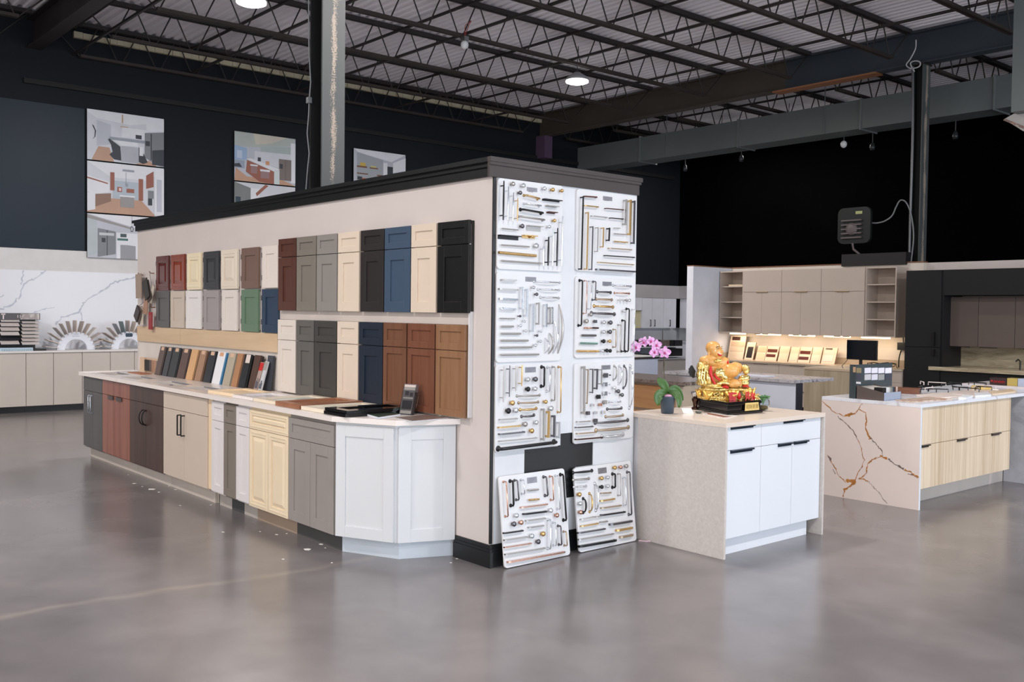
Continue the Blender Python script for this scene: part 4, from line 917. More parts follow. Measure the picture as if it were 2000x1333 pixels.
handle_board('white board of square knobs and arched pulls, third in the right column', FE(0.722, 0.740), 0.602, 0.560, 1110, 700, [
 ('p', 432, 90, 545, 152), b_(208, 122, 205, 713, 'S', .012, 'f'), b_(258, 152, 245, 588, 'T', .006, 'f'), b_(318, 147, 315, 448, 'N', .006, 'f'), b_(378, 152, 370, 395, 'N', .009, 'f'), b_(435, 152, 430, 335, 'S', .006, 'f'),
 q_(495, 225, 32, 'N'), q_(488, 342, 31, 'C'), q_(486, 460, 31, 'C'), q_(484, 575, 29, 'S'), k_(545, 222, 10, 'N'), k_(540, 345, 9, 'C'), k_(540, 458, 9, 'C'), k_(605, 388, 22, 'C'), k_(655, 432, 27, 'N'), k_(705, 480, 25, 'N'), b_(565, 575, 715, 570, 'C', .006, 'a'),
 q_(400, 505, 30, 'K'), q_(325, 612, 21, 'C'), q_(425, 608, 22, 'R'), q_(265, 718, 26, 'N'), q_(365, 712, 22, 'C'), q_(468, 705, 25, 'C'), q_(362, 815, 28, 'N'),
 b_(635, 105, 625, 285, 'S', .006, 'a'), b_(700, 105, 690, 340, 'C', .006, 'a'), b_(765, 105, 755, 393, 'N', .007, 'a'), b_(842, 105, 832, 655, 'C', .009, 'a'),
 b_(545, 668, 730, 655, 'N', .008, 'a'), b_(525, 768, 748, 746, 'T', .008, 'a'), b_(390, 848, 812, 812, 'N', .010, 'a'), b_(400, 945, 820, 905, 'T', .011, 'a'), b_(475, 1030, 750, 1000, 'W', .011, 'a'),
 b_(130, 832, 292, 822, 'S', .007, 'w'), b_(115, 906, 330, 890, 'N', .007, 'w'), b_(130, 986, 375, 965, 'T', .007, 'w'), b_(112, 1062, 455, 1032, 'D', .008, 'w')])
def lean(y0, w, h, xb=0.105, xt=0.034):
    V = np.array((xt-xb, 0, math.sqrt(h*h-(xt-xb)**2)))
    V /= np.linalg.norm(V); U = np.array((0, 1.0, 0)); return (np.array((xb-0.014, y0, 0.003)), U, V, np.cross(U, V))
handle_board('white handle board standing on the floor, left one of the leaning pair', lean(0.045, 0.580, 0.585), 0.580, 0.585, 970, 910, [
 ('p', 395, 155, 525, 225), b_(125, 210, 150, 665, 'R', .006), b_(212, 203, 222, 523, 'K', .009), b_(270, 193, 292, 448, 'N', .007), b_(352, 188, 365, 370, 'C', .006),
 b_(410, 322, 545, 312, 'S', .008, 's'), b_(420, 450, 555, 438, 'G', .008, 's'), b_(648, 148, 668, 393, 'N', .008), b_(730, 142, 742, 450, 'R', .006), b_(800, 132, 825, 568, 'C', .006), b_(868, 118, 908, 713, 'K', .009),
 b_(335, 546, 670, 503, 'R', .008, 'w'), b_(368, 633, 655, 598, 'K', .010, 'w'), b_(400, 720, 640, 688, 'S', .008, 'w'), b_(435, 808, 620, 783, 'S', .008, 'w'),
 k_(265, 650, 28, 'C'), k_(710, 585, 30, 'C'), k_(790, 648, 28, 'R'), k_(232, 762, 30, 'N'), k_(325, 742, 28, 'R'), k_(465, 918, 30, 'C'), k_(612, 890, 30, 'G'), k_(548, 992, 30, 'N'),
 b_(110, 882, 352, 847, 'K', .008, 'w'), b_(118, 974, 405, 930, 'S', .008, 'w'), b_(120, 1067, 460, 1013, 'R', .007, 'w'), b_(130, 1160, 638, 1076, 'S', .008, 'w'), b_(165, 1258, 890, 1127, 'R', .010, 'w'),
 b_(703, 705, 702, 1083, 'C', .008), b_(768, 742, 776, 1043, 'C', .006), b_(836, 788, 848, 1033, 'N', .007), b_(908, 862, 920, 1043, 'T', .006)])
handle_board('white handle board standing on the floor, right one of the leaning pair', lean(0.712, 0.580, 0.575), 0.580, 0.575, 1110, 890, [
 ('p', 383, 165, 498, 235), b_(100, 227, 345, 200, 'K', .009, 'a'), b_(102, 321, 305, 302, 'S', .008, 'a'), b_(108, 414, 270, 402, 'C', .007, 'a'),
 k_(612, 160, 27, 'G'), k_(688, 155, 25, 'R'), k_(762, 140, 27, 'S'), k_(440, 298, 27, 'G'), k_(518, 287, 25, 'C'), k_(440, 412, 26, 'K'), k_(520, 400, 25, 'C'), k_(150, 510, 29, 'G'), k_(160, 628, 27, 'C'), k_(165, 742, 28, 'R'),
 b_(232, 565, 232, 748, 'K', .008, 'a'), b_(312, 498, 315, 738, 'G', .007, 'a'), b_(382, 368, 395, 718, 'C', .009, 'a'), b_(612, 243, 612, 418, 'K', .009), b_(682, 242, 682, 523, 'S', .005), b_(745, 288, 755, 648, 'C', .006), b_(803, 218, 825, 773, 'N', .008),
 b_(445, 495, 565, 486, 'T', .007, 'w'), b_(435, 594, 612, 566, 'G', .009, 'w'), b_(445, 687, 698, 652, 'T', .008, 'w'), b_(445, 780, 748, 736, 'K', .009, 'w'), b_(180, 837, 350, 802, 'S', .007, 'w'), b_(370, 803, 440, 790, 'S', .007, 'w'), b_(182, 924, 398, 886, 'G', .008, 'w'), b_(435, 871, 518, 860, 'S', .007, 'w'),
 b_(145, 1012, 488, 957, 'N', .009, 'w'), b_(150, 1099, 598, 1022, 'S', .008, 'w'), b_(160, 1188, 625, 1107, 'K', .014, 'w'), b_(560, 902, 832, 857, 'N', .013, 'w'), b_(645, 978, 838, 944, 'G', .013, 'w'), b_(695, 1066, 845, 1037, 'T', .013, 'w')])
# ================================================================== ISLAND WITH THE STATUE
M_QSIDE = stone((188, 180, 174), (193, 186, 180), (200, 193, 187), 40, 0.35, 1.08)
M_QTOP = paint((222, 208, 194), 0.25, 1.0, 0.02)
M_WCAB = paint((222, 225, 230), 0.35, 1.0, 0.005)
M_PULL = paint((40, 50, 62), 0.3, metal=0.4)
IX0, IX1, IY0, IY1, IZ = -0.08, 0.83, 1.352, 2.562, 0.919
r = thing('kitchen_island', 'white-fronted kitchen island carrying the golden statue', 'island', ((IX0+IX1)/2, (IY0+IY1)/2, 0))
MB().box(IX0, IX1, IY0, IY1, IZ-0.03, IZ).build('stone_top', M_QSIDE if False else M_QTOP, r, 0.001)
MB().box(0.045, IX1, IY0, IY0+0.02, 0, IZ-0.0305).build('stone_side', M_QSIDE, r, 0.001)
MB().box(IX0, IX1, IY1-0.02, IY1, 0, IZ-0.0305).build('stone_side', M_QSIDE, r, 0.001)
MB().box(IX0, 0.785, IY0+0.021, IY1-0.021, 0.13, IZ-0.031).build('cabinet_body', M_WCAB, r)
MB().box(IX0+0.05, 0.744, IY0+0.021, IY1-0.09, 0, 0.13).build('toe_kick', M_WCAB, r)
FI = FX(0.785, 0)
def edge_pull(par, F, ua, ub, v, mt=M_PULL, n=0.02, d=0.022): MB().fbox(F, ua, ub, v-0.004, v+0.008, n-0.003, n+d, 0, 0.001).fbox(F, ua, ub, v-0.016, v-0.004, n, n+0.003).build('edge_pull', mt, par)
def yat(u, v_, x=0.83): return PX(u, v_, x)[0]
ys = [IY0+0.022, 1.787, 2.168, IY1-0.024]
d = front(FI, ys[0], ys[1]-0.0015, 0.730, 0.884, 0, 0.02).build('drawer', M_WCAB, r, 0.001); edge_pull(d, FI, yat(1433, 834), yat(1477, 830), 0.884)
d = front(FI, ys[1]+0.0015, ys[3], 0.730, 0.884, 0, 0.02).build('drawer', M_WCAB, r, 0.001); edge_pull(d, FI, yat(1536, 825), yat(1574, 821), 0.884)
for a, c, ua, ub in ((0, 1, (1432, 883), (1475, 879)), (1, 2, (1525, 871), (1551, 868)), (2, 3, (1556, 867), (1582, 864))):
    d = front(FI, ys[a]+(0.0015 if a else 0), ys[c]-(0.0015 if c < 3 else 0), 0.128, 0.727, 0, 0.02).build('door', M_WCAB, r, 0.001); edge_pull(d, FI, yat(*ua), yat(*ub), 0.722)

# text helper (built-in font) -> thin raised characters
def text_part(name, body, F, u0, v0, size, n, mt, parent, depth=0.001, width=1.0):
    cu = bpy.data.curves.new('txt', 'FONT'); cu.body = body; cu.size = size; cu.extrude = depth/2; cu.offset = 0.012*size if depth > 0.003 else 0.0; cu.resolution_u = 3
    to = bpy.data.objects.new('txt', cu); COL.objects.link(to)
    bpy.context.view_layer.update()
    me = bpy.data.meshes.new_from_object(to.evaluated_get(bpy.context.evaluated_depsgraph_get()))
    bpy.data.objects.remove(to)
    off = np.array(world_loc(parent)) if parent else np.zeros(3)
    for v_ in me.vertices:
        p = at(F, u0+v_.co.x*width, v0+v_.co.y, n+v_.co.z) - off; v_.co = tuple(p)
    me.materials.clear(); me.materials.append(mt); me.name = name
    o = bpy.data.objects.new(name, me); COL.objects.link(o); o.parent = parent; return o

# ------------------------------------------------------------------ the laughing seated statue
SX, SY = 0.335, 1.97
TW = -RM[2]*-1.0                                     # towards the camera
TWh = np.array([TW[0], TW[1], 0]); TWh /= np.linalg.norm(TWh)
RTh = np.array([-TWh[1], TWh[0], 0])                 # to the right as the camera sees it
P0 = np.array([SX, SY, IZ])
# map a crop pixel (8.33 px per photo px, origin 1330,655) to statue space: right r, up z
SCL = None
def SP(u, v_, dpt=0.0):
    d_ = ray(1330+u/8.33, 655+v_/8.33); t = np.dot(P0-CAM, TWh)/np.dot(d_, TWh); p = CAM + t*d_
    return p + TWh*dpt
q1, q2 = SP(0, 500), SP(1000, 500); SCL = float(np.linalg.norm(q2-q1))/1000
AX = np.array([RTh, TWh, (0, 0, 1.0)])
def E_(mb, u, v_, ru, rv, rd, dpt=0.0, rot=0.0, seg=18):
    a = math.radians(rot); A = np.array([RTh*math.cos(a)+np.array((0, 0, 1.0))*math.sin(a), TWh, -RTh*math.sin(a)+np.array((0, 0, 1.0))*math.cos(a)])
    return mb.ell(SP(u, v_, dpt*SCL), (ru*SCL, rd*SCL, rv*SCL), A, seg, 12)
def remesh(o, vox, sm=4):
    md = o.modifiers.new('blend', 'REMESH'); md.mode = 'VOXEL'; md.voxel_size = vox; md.use_smooth_shade = True
    if sm: s_ = o.modifiers.new('smooth', 'SMOOTH'); s_.iterations = sm; s_.factor = 0.5
M_SKIN = paint((222, 164, 88), 0.28, 1.0, 0.06, 8)
M_SKIN.node_tree.nodes['Principled BSDF'].inputs['Coat Weight'].default_value = 0.6
M_GOLD = paint((238, 212, 136), 0.14, metal=0.85)
mtg, ntg, bg_ = base('ornate_gold'); bg_.inputs['Metallic'].default_value = 0.8; bg_.inputs['Roughness'].default_value = 0.22
fz = noise(ntg, mapped(ntg), 85, 3, 0.6, 0.5)
ntg.links.new(ramp(ntg, fz, [(0.35, C3((200, 158, 70))), (0.6, C3((244, 220, 146)))]), bg_.inputs['Base Color']); bump(ntg, bg_, fz, 0.9, 0.006)
M_ORN = mtg
M_RED = paint((206, 26, 34), 0.3)
M_BWOOD = paint((16, 14, 15), 0.12)
st = thing('laughing_statue', 'golden laughing seated figure with red sash and gold ingots on a black base', 'statue', (SX, SY, IZ))
# black moulded base, turned with the island
bw, bd = 0.205, 0.205
mb = MB()
BP = [(0.53, 1.765), (0.545, 2.175), (0.14, 2.12), (0.125, 1.93)]; BC = (0.335, 1.99)
for z0, z1, e in ((0.001, 0.018, 1.0), (0.018, 0.028, 0.97), (0.028, 0.070, 0.93), (0.070, 0.088, 0.97), (0.088, 0.094, 0.95)):
    mb.prism(FZ(0, 0, IZ), [(BC[0]+(a-BC[0])*e, BC[1]+(c-BC[1])*e) for a, c in BP], z0, z1)
mb.build('black_base', M_BWOOD, st, 0.003)
FP = frame((0.519, 0, 0), (0.0366, 1, 0), (0, 0, 1), (1, -0.0366, 0)); FP = (FP[0]-np.array((0.0366*1.99, 0, 0))+np.array((0.018, 0, 0)), FP[1], FP[2], FP[3])
ya, yb = 1.965, 2.12
MB().prism(FP, [(ya-0.004, IZ+0.024), (yb+0.008, IZ+0.024), (yb-0.004, IZ+0.082), (ya, IZ+0.082)], 0.0015, 0.0055).build('gold_plaque', paint((226, 200, 130), 0.35, 1.0, metal=0.3), st)
text_part('plaque_writing', '\u62db\u8ca1\u9032\u5bf6', FP, ya+0.008, IZ+0.040, 0.036, 0.0062, paint((150, 120, 60), 0.4), st)
# skin
mb = MB()
E_(mb, 520, 205, 120, 108, 118, 0); E_(mb, 560, 275, 104, 98, 104, 20); E_(mb, 585, 340, 72, 42, 66, 30); E_(mb, 612, 300, 60, 45, 50, 55)
E_(mb, 480, 375, 120, 60, 96, 0); E_(mb, 395, 410, 100, 74, 84, 0); E_(mb, 560, 440, 175, 90, 120, 10); E_(mb, 690, 430, 100, 80, 110, -20)
E_(mb, 790, 575, 158, 122, 150, 30); E_(mb, 700, 560, 150, 120, 130, 10); E_(mb, 620, 700, 260, 110, 150, -30)
E_(mb, 560, 560, 200, 130, 120, -20)
E_(mb, 900, 490, 90, 52, 60, -10, -10); E_(mb, 960, 540, 40, 80, 50, 10)
E_(mb, 445, 245, 26, 50, 22, 52); E_(mb, 440, 310, 18, 40, 16, 56)
E_(mb, 648, 262, 24, 24, 30, 92); E_(mb, 635, 215, 14, 34, 20, 88)
E_(mb, 640, 300, 20, 26, 24, 86)
skin = mb.build('skin_body', M_SKIN, st); remesh(skin, 0.0032, 4)
mb = MB(); E_(mb, 850, 775, 92, 72, 70, 130); E_(mb, 800, 800, 60, 45, 50, 140)
for i, (du, dv, rr) in enumerate(((60, -60, 22), (78, -25, 19), (86, 5, 17), (84, 30, 15), (76, 52, 13))): E_(mb, 850+du, 775+dv, rr, rr*0.8, rr, 175)
ft = mb.build('bare_foot', M_SKIN, st); remesh(ft, 0.003, 3)
# face details
M_DARK = paint((50, 34, 28), 0.5)
def arc(us, dpt, r0, mt, name):
    o = MB().tube([SP(u, v_, dd*SCL) for u, v_, dd in us], r0*SCL, 6, radii=[r0*SCL*(0.45+0.75*math.sin(PI*i/(len(us)-1))) for i in range(len(us))]).build(name, mt, st); return o
arc([(545, 208, 112), (560, 190, 122), (582, 183, 122), (602, 192, 118)], 0, 6, M_DARK, 'eyebrow')
arc([(632, 186, 110), (644, 176, 104), (656, 182, 98)], 0, 5, M_DARK, 'eyebrow')
arc([(560, 222, 118), (580, 212, 124), (600, 220, 122)], 0, 4.5, M_DARK, 'eye')
arc([(636, 216, 108), (646, 209, 106), (657, 214, 100)], 0, 4, M_DARK, 'eye')
mb = MB(); E_(mb, 606, 312, 40, 22, 20, 108, -22); mb.build('open_mouth', M_RED, st)
mb = MB(); E_(mb, 604, 298, 33, 8, 12, 122, -20); mb.build('teeth', paint((240, 236, 225), 0.3), st)
# robe
mb = MB()
E_(mb, 340, 520, 92, 90, 100, 20); E_(mb, 320, 640, 78, 120, 90, 30); E_(mb, 360, 760, 120, 70, 120, 20)
E_(mb, 480, 810, 130, 55, 120, 70); E_(mb, 1030, 530, 66, 60, 60, 60); E_(mb, 1045, 590, 55, 50, 50, 60); E_(mb, 1075, 560, 36, 60, 40, 50)
E_(mb, 575, 412, 70, 34, 44, 122, 10); E_(mb, 560, 840, 200, 36, 130, 60)
E_(mb, 720, 760, 260, 60, 140, 0); E_(mb, 600, 880, 330, 60, 170, -10); E_(mb, 900, 880, 240, 50, 130, 10); E_(mb, 560, 1010, 300, 50, 130, -20); E_(mb, 880, 1020, 260, 45, 110, -20); E_(mb, 700, 1050, 360, 26, 150, -20)
rb = mb.build('patterned_robe', M_ORN, st); remesh(rb, 0.0035, 2)
mb = MB()
E_(mb, 600, 610, 98, 100, 90, 110, 20); E_(mb, 660, 660, 110, 62, 80, 110, -38); E_(mb, 690, 770, 100, 46, 80, 110, -10)
E_(mb, 1010, 700, 100, 62, 80, 70, 12); E_(mb, 1010, 775, 92, 50, 70, 80); E_(mb, 430, 700, 52, 110, 50, 110, 12); E_(mb, 590, 780, 60, 46, 60, 120)
E_(mb, 790, 870, 140, 22, 60, 120)
for x0_, x1_, dd_ in ((290, 268, 112), (330, 300, 128), (375, 345, 132), (415, 400, 128)):
    mb.tube([SP(x0_, 470, (dd_-25)*SCL), SP(x0_-12, 580, dd_*SCL), SP(x1_, 700, (dd_+12)*SCL), SP(x1_+30, 800, (dd_+8)*SCL)], 15*SCL, 8)
rg = mb.build('smooth_gold_robe', M_GOLD, st); remesh(rg, 0.0035, 3)
mb = MB()
mb.tube([SP(u, v_, dd*SCL) for u, v_, dd in ((465, 500, 128), (450, 560, 150), (455, 630, 160), (480, 710, 165), (525, 790, 160))], 22*SCL, 8, radii=[14*SCL, 26*SCL, 24*SCL, 20*SCL, 18*SCL])
mb.tube([SP(u, v_, dd*SCL) for u, v_, dd in ((510, 620, 150), (545, 690, 165), (600, 720, 175))], 16*SCL, 8)
mb.build('red_sash', M_RED, st)
for a_ in ((690, 832, 60, 22, 40, 165, -8), (1025, 825, 60, 14, 40, 120), (745, 440, 18, 30, 30, 60)): mb = MB(); E_(mb, *a_); mb.build('red_lining', M_RED, st)
mb = MB(); q = random.Random(5)
for i in range(46):
    u = 250+q.random()*180; v_ = 440+q.random()*330; E_(mb, u, v_, 8+q.random()*6, 8+q.random()*6, 10, 95+q.random()*25, 0, 8)
mb.build('robe_studs', M_GOLD, st)
def necklace():
    mb = MB()
    for i in range(9): E_(mb, 500+i*17, 432-abs(i-4)*-6+(-14 if i in (3, 4, 5) else 0), 11, 11, 11, 118, 0, 8)
    return mb.build('bead_necklace', M_GOLD, st)
necklace()
def ingot(u, v_, w, h, dp, sgn=None):
    mb = MB(); n_ = 14; prof = []
    c = SP(u, v_, dp*SCL)
    # boat-shaped ingot: swept section, ends raised
    V = []; rows = 9; cols = 12
    for i in range(rows+1):
        s = -1+2*i/rows
        for k in range(cols):
            th = 2*PI*k/cols
            wd = (0.62+0.38*abs(s)**2)*1.0
            x_ = s*w*(1.0-0.18*(1+math.sin(th))*0.5*0)*1.0
            z_ = h*(0.5*math.sin(th)*(1.0-0.15*abs(s)) + 0.35*abs(s)**2.2)
            y_ = 0.42*w*math.cos(th)*(1-abs(s)**3*0.75)
            x_ = s*w*(0.82+0.18*math.sin(th))
            V.append(c + RTh*x_*SCL + TWh*y_*SCL + np.array((0, 0, 1.0))*z_*SCL)
    Fc = [(i*cols+k, i*cols+(k+1) % cols, (i+1)*cols+(k+1) % cols, (i+1)*cols+k) for i in range(rows) for k in range(cols)]
    Fc += [tuple(range(cols-1, -1, -1)), tuple(rows*cols+k for k in range(cols))]
    mb.add(V, Fc, 0, True); E_(mb, u, v_-h*0.35, w*0.5, h*0.4, w*0.36, dp)
    o = mb.build('gold_ingot', paint((226, 180, 90), 0.22, 1.0, 0.05, 8, 0.65), st)
    if sgn:
        Fq = frame(SP(u, v_, (dp+w*0.45)*SCL), RTh, (0, 0, 1), TWh)
        s_ = h*0.85*SCL
        text_part('red_character', sgn, Fq, -s_*0.5, -s_*0.42, s_, 0.004, M_RED, o, 0.006)
ingot(430, 975, 115, 175, 60); ingot(300, 960, 70, 120, -20)
ingot(800, 980, 150, 190, 95, '\u5bf6'); ingot(1085, 970, 118, 180, 75, '\u8ca1'); ingot(650, 965, 66, 165, 50)
for a_ in ((920, 980, 34, 60, 20, 100), (1170, 985, 24, 60, 20, 80)): mb = MB(); E_(mb, *a_); mb.build('red_backing', M_RED, st)
q = random.Random(8)
for cx_, cy_, sx_, sy_, n_ in ((560, 985, 60, 90, 26), (1010, 940, 40, 70, 14), (1215, 1000, 40, 60, 16)):
    mb = MB()
    for i in range(n_): E_(mb, cx_+(q.random()-0.5)*2*sx_, cy_+(q.random()-0.5)*1.6*sy_, 15, 15, 15, 70+q.random()*40, 0, 8)
    mb.build('gold_pearls', M_GOLD, st)
mb = MB()
for i in range(5):
    a = math.radians(120+i*28); a2 = math.radians(120+(i+1)*28); c = SP(250, 590, -60*SCL)
    pts = [c, c+(RTh*math.cos(a)+np.array((0, 0, 1.0))*math.sin(a))*112*SCL, c+(RTh*math.cos((a+a2)/2)+np.array((0, 0, 1.0))*math.sin((a+a2)/2))*122*SCL, c+(RTh*math.cos(a2)+np.array((0, 0, 1.0))*math.sin(a2))*112*SCL]
    mb.add([p+TWh*0.004 for p in pts]+[p-TWh*0.004 for p in pts], [(0, 1, 2, 3), (7, 6, 5, 4), (0, 4, 5, 1), (1, 5, 6, 2), (2, 6, 7, 3), (3, 7, 4, 0)])
mb.build('black_fan', paint((18, 18, 18), 0.5), st)

# ------------------------------------------------------------------ orchid
def OP(u, v_, dpt=0.0):
    d_ = ray(1230+u/7.84, 650+v_/7.84); Q = np.array([0.17, 1.53, IZ]); t = np.dot(Q-CAM, TWh)/np.dot(d_, TWh); return CAM+t*d_+TWh*dpt
ox, oy = 0.17, 1.53
r = thing('potted_orchid', 'pink moth orchid in a dark blue pot at the near end of the island', 'plant', (ox, oy, IZ))
MB().lathe((ox, oy, IZ+0.001), [(0.042, 0), (0.046, 0.004), (0.056, 0.118), (0.058, 0.126), (0.052, 0.126), (0.048, 0.11), (0.01, 0.108)], 24).build('pot', paint((52, 66, 80), 0.4), r)
MB().ell((ox+0.012, oy-0.01, IZ+0.128), (0.03, 0.03, 0.014)).build('pink_moss_ball', paint((206, 150, 180), 0.6), r)
M_LEAF = paint((66, 104, 46), 0.35, 1.0, 0.15, 10)
def leaf(P, w, name='leaf', mt=M_LEAF, nrm=TWh, parent=None, cup=0.15):
    P = [np.array(p, float) for p in P]; n_ = 12; V = []
    def bz(t):
        L = list(P)
        while len(L) > 1: L = [L[i]*(1-t)+L[i+1]*t for i in range(len(L)-1)]
        return L[0]
    pts = [bz(i/n_) for i in range(n_+1)]
    for i, p in enumerate(pts):
        t = pts[min(i+1, n_)]-pts[max(i-1, 0)]; t /= np.linalg.norm(t)+1e-9
        s = np.cross(t, nrm); s /= np.linalg.norm(s)+1e-9; ww = w*math.sin(PI*(0.06+0.90*i/n_))**0.7
        for k, cc in ((-1, 0), (-0.5, 1), (0, 1.2), (0.5, 1), (1, 0)): V.append(p + s*ww*k + nrm*(-cup*w*cc))
    Fc = [(i*5+k, i*5+k+1, (i+1)*5+k+1, (i+1)*5+k) for i in range(n_) for k in range(4)]
    mb = MB().add(V, Fc, 0, True); o = mb.build(name, mt, parent)
    sd = o.modifiers.new('thick', 'SOLIDIFY'); sd.thickness = 0.0015; return o
leaf([OP(560, 930), OP(560, 800, 0.02), OP(470, 760, 0.01), OP(430, 700)], 0.032, parent=r)
leaf([OP(570, 940), OP(480, 900, 0.05), OP(370, 930, 0.06), OP(425, 1105, 0.06)], 0.036, parent=r)
leaf([OP(580, 940), OP(640, 830, 0.0), OP(760, 800, -0.02), OP(820, 1045, -0.02)], 0.026, parent=r)
leaf([OP(590, 930), OP(680, 890, 0.04), OP(770, 960, 0.05), OP(735, 1140, 0.05)], 0.028, parent=r)
MB().tube([OP(555, 960), OP(530, 690), OP(522, 500), OP(525, 380), OP(505, 200), OP(503, -40)], 0.0035, 7).build('stake', paint((56, 50, 44), 0.6), r)
MB().tube([OP(545, 940), OP(520, 600, 0.006), OP(530, 480, 0.006), OP(520, 360, 0.008), OP(440, 180, 0.02), OP(330, 160, 0.03), OP(200, 120, 0.03), OP(90, 160, 0.03)], 0.0028, 7).build('flower_stem', paint((90, 80, 60), 0.5), r)
def petal_mat():
    mt, nt, b = base('orchid_pink'); f = noise(nt, mapped(nt), 55, 3)
    nt.links.new(ramp(nt, f, [(0.35, C3((214, 140, 205))), (0.65, C3((240, 200, 232)))]), b.inputs['Base Color']); b.inputs['Roughness'].default_value = 0.5
    b.inputs['Subsurface Weight'].default_value = 0.0; return mt
M_PET = petal_mat(); M_LIP = paint((190, 60, 120), 0.4)
for i, (u, v_, s, rot, nm) in enumerate(((85, 215, 1.05, 10, 0), (205, 140, 0.95, -15, 0), (310, 125, 0.85, 20, 0), (400, 185, 0.95, 0, 0), (365, 290, 1.05, 25, 0), (525, 300, 1.1, -5, 0))):
    c = OP(u, v_, 0.035); nrm = TWh*math.cos(rot/50)+RTh*math.sin(rot/50)*0.8; nrm /= np.linalg.norm(nrm)
    fl_ = bpy.data.objects.new('blossom', bpy.data.meshes.new('blossom')); bpy.data.objects.remove(fl_)
    core = MB(); core.ell(c+nrm*0.006-np.array((0, 0, 0.006)), (0.007, 0.007, 0.010), None, 10, 6)
    bl_ = core.build('blossom', M_LIP, r)
    sd = np.cross((0, 0, 1.0), nrm); sd /= np.linalg.norm(sd); upv = np.cross(nrm, sd)
    for ang, wl_ in ((90, 0.015), (10, 0.021), (170, 0.021), (235, 0.014), (305, 0.014)):
        a = math.radians(ang+rot); dr_ = sd*math.cos(a)+upv*math.sin(a)
        leaf([c, c+dr_*0.02*s+nrm*0.006, c+dr_*0.042*s], wl_*s, 'petal', M_PET, nrm, bl_, 0.25)
# small things round the statue
def island_pt(u, v_): x, y = PZ(u, v_, IZ); return (x, y, IZ)
p = island_pt(1303, 806)
x, y, z = island_pt(1347, 809); r = thing('place_card', 'small white card propped near the orchid pot', 'card', (x, y, z))
MB().prism(frame((x-0.04, y-0.02, z+0.001), RTh, np.array((0, 0, 1.0))-TWh*0.7), [(0, 0), (0.075, 0), (0.06, 0.045), (-0.012, 0.045)], -0.002, 0).build('card', paint((232, 226, 222), 0.6), r)
x, y, z = island_pt(1358, 800)
r = thing('trophy_cup', 'dark bronze and silver trophy cup left of the black base', 'trophy', (x, y, z))
MB().lathe((x, y, z+0.001), [(0.030, 0), (0.030, 0.012), (0.016, 0.02), (0.020, 0.05), (0.030, 0.075), (0.024, 0.09)], 18).build('bronze_foot', metal((88, 66, 56), 0.3), r)
MB().lathe((x, y, z+0.09), [(0.012, 0), (0.020, 0.006), (0.036, 0.035), (0.038, 0.045), (0.034, 0.045), (0.01, 0.01)], 18).build('silver_bowl', metal((196, 200, 206), 0.15), r)
MB().tube([(x-0.02, y-0.02, z+0.13), (x-0.03, y-0.028, z+0.17), (x-0.024, y-0.026, z+0.20)], 0.002, 5).tube([(x+0.004, y, z+0.13), (x+0.003, y, z+0.21)], 0.002, 5).build('wire_stem', paint((214, 206, 190), 0.5), r)
x, y, z = island_pt(1368, 798.5)
r = thing('glass_tumbler', 'dark glass tumbler standing between the trophy and the black base', 'glass', (x, y, z))
MB().lathe((x, y, z+0.001), [(0.018, 0), (0.024, 0.062), (0.022, 0.062), (0.016, 0.005)], 18).build('glass_wall', paint((52, 42, 42), 0.1), r)
x, y, z = island_pt(1378, 799)
r = thing('flower_figurine', 'little copper figurine with a pink paper flower beside the black base', 'figurine', (x-0.01, y-0.01, z))
x -= 0.012; y -= 0.012
MB().lathe((x, y, z+0.001), [(0.018, 0), (0.014, 0.03), (0.010, 0.055), (0.006, 0.06)], 14).build('copper_foot', metal((190, 140, 104), 0.3), r)
MB().tube([(x, y, z+0.055), (x-0.01, y-0.02, z+0.09), (x+0.004, y, z+0.135)], 0.003, 6).build('wire', metal((190, 180, 180), 0.3), r)
for k in range(6):
    a = k*PI/3; c = np.array((x+0.004, y, z+0.14)); leaf([c, c+(RTh*math.cos(a)+np.array((0, 0, 1))*math.sin(a))*0.02], 0.008, 'paper_petal', paint((226, 150, 186), 0.5), TWh, r)
x, y, z = island_pt(1364, 808)
tag(MB().ell((x, y, z+0.010), (0.028, 0.016, 0.010)).build('green_stone', paint((84, 92, 84), 0.5), rel=(x, y, z)), 'flat grey-green stone lying in front of the trophy cup', 'stone')
P = [PZ(u, v_, IZ) for u, v_ in ((1371, 810), (1417, 819.0), (1440, 813.5), (1392, 806))]
r = thing('photo_leaflet', 'glossy photo leaflet lying in front of the black base', 'leaflet', (P[0][0], P[0][1], IZ))
MB().prism(FZ(0, 0, IZ+0.0005), P, 0, 0.004).build('sheet', paint((222, 214, 206), 0.3), r)
P2 = [(P[0][0]*0.85+P[2][0]*0.15, P[0][1]*0.85+P[2][1]*0.15), (P[1][0]*0.85+P[3][0]*0.15, P[1][1]*0.85+P[3][1]*0.15), ((P[1][0]+P[2][0])/2, (P[1][1]+P[2][1])/2), ((P[0][0]+P[3][0])/2, (P[0][1]+P[3][1])/2)]
MB().prism(FZ(0, 0, IZ+0.0005), P2, 0.004, 0.0046).build('photo', paint((150, 100, 84), 0.3), r)
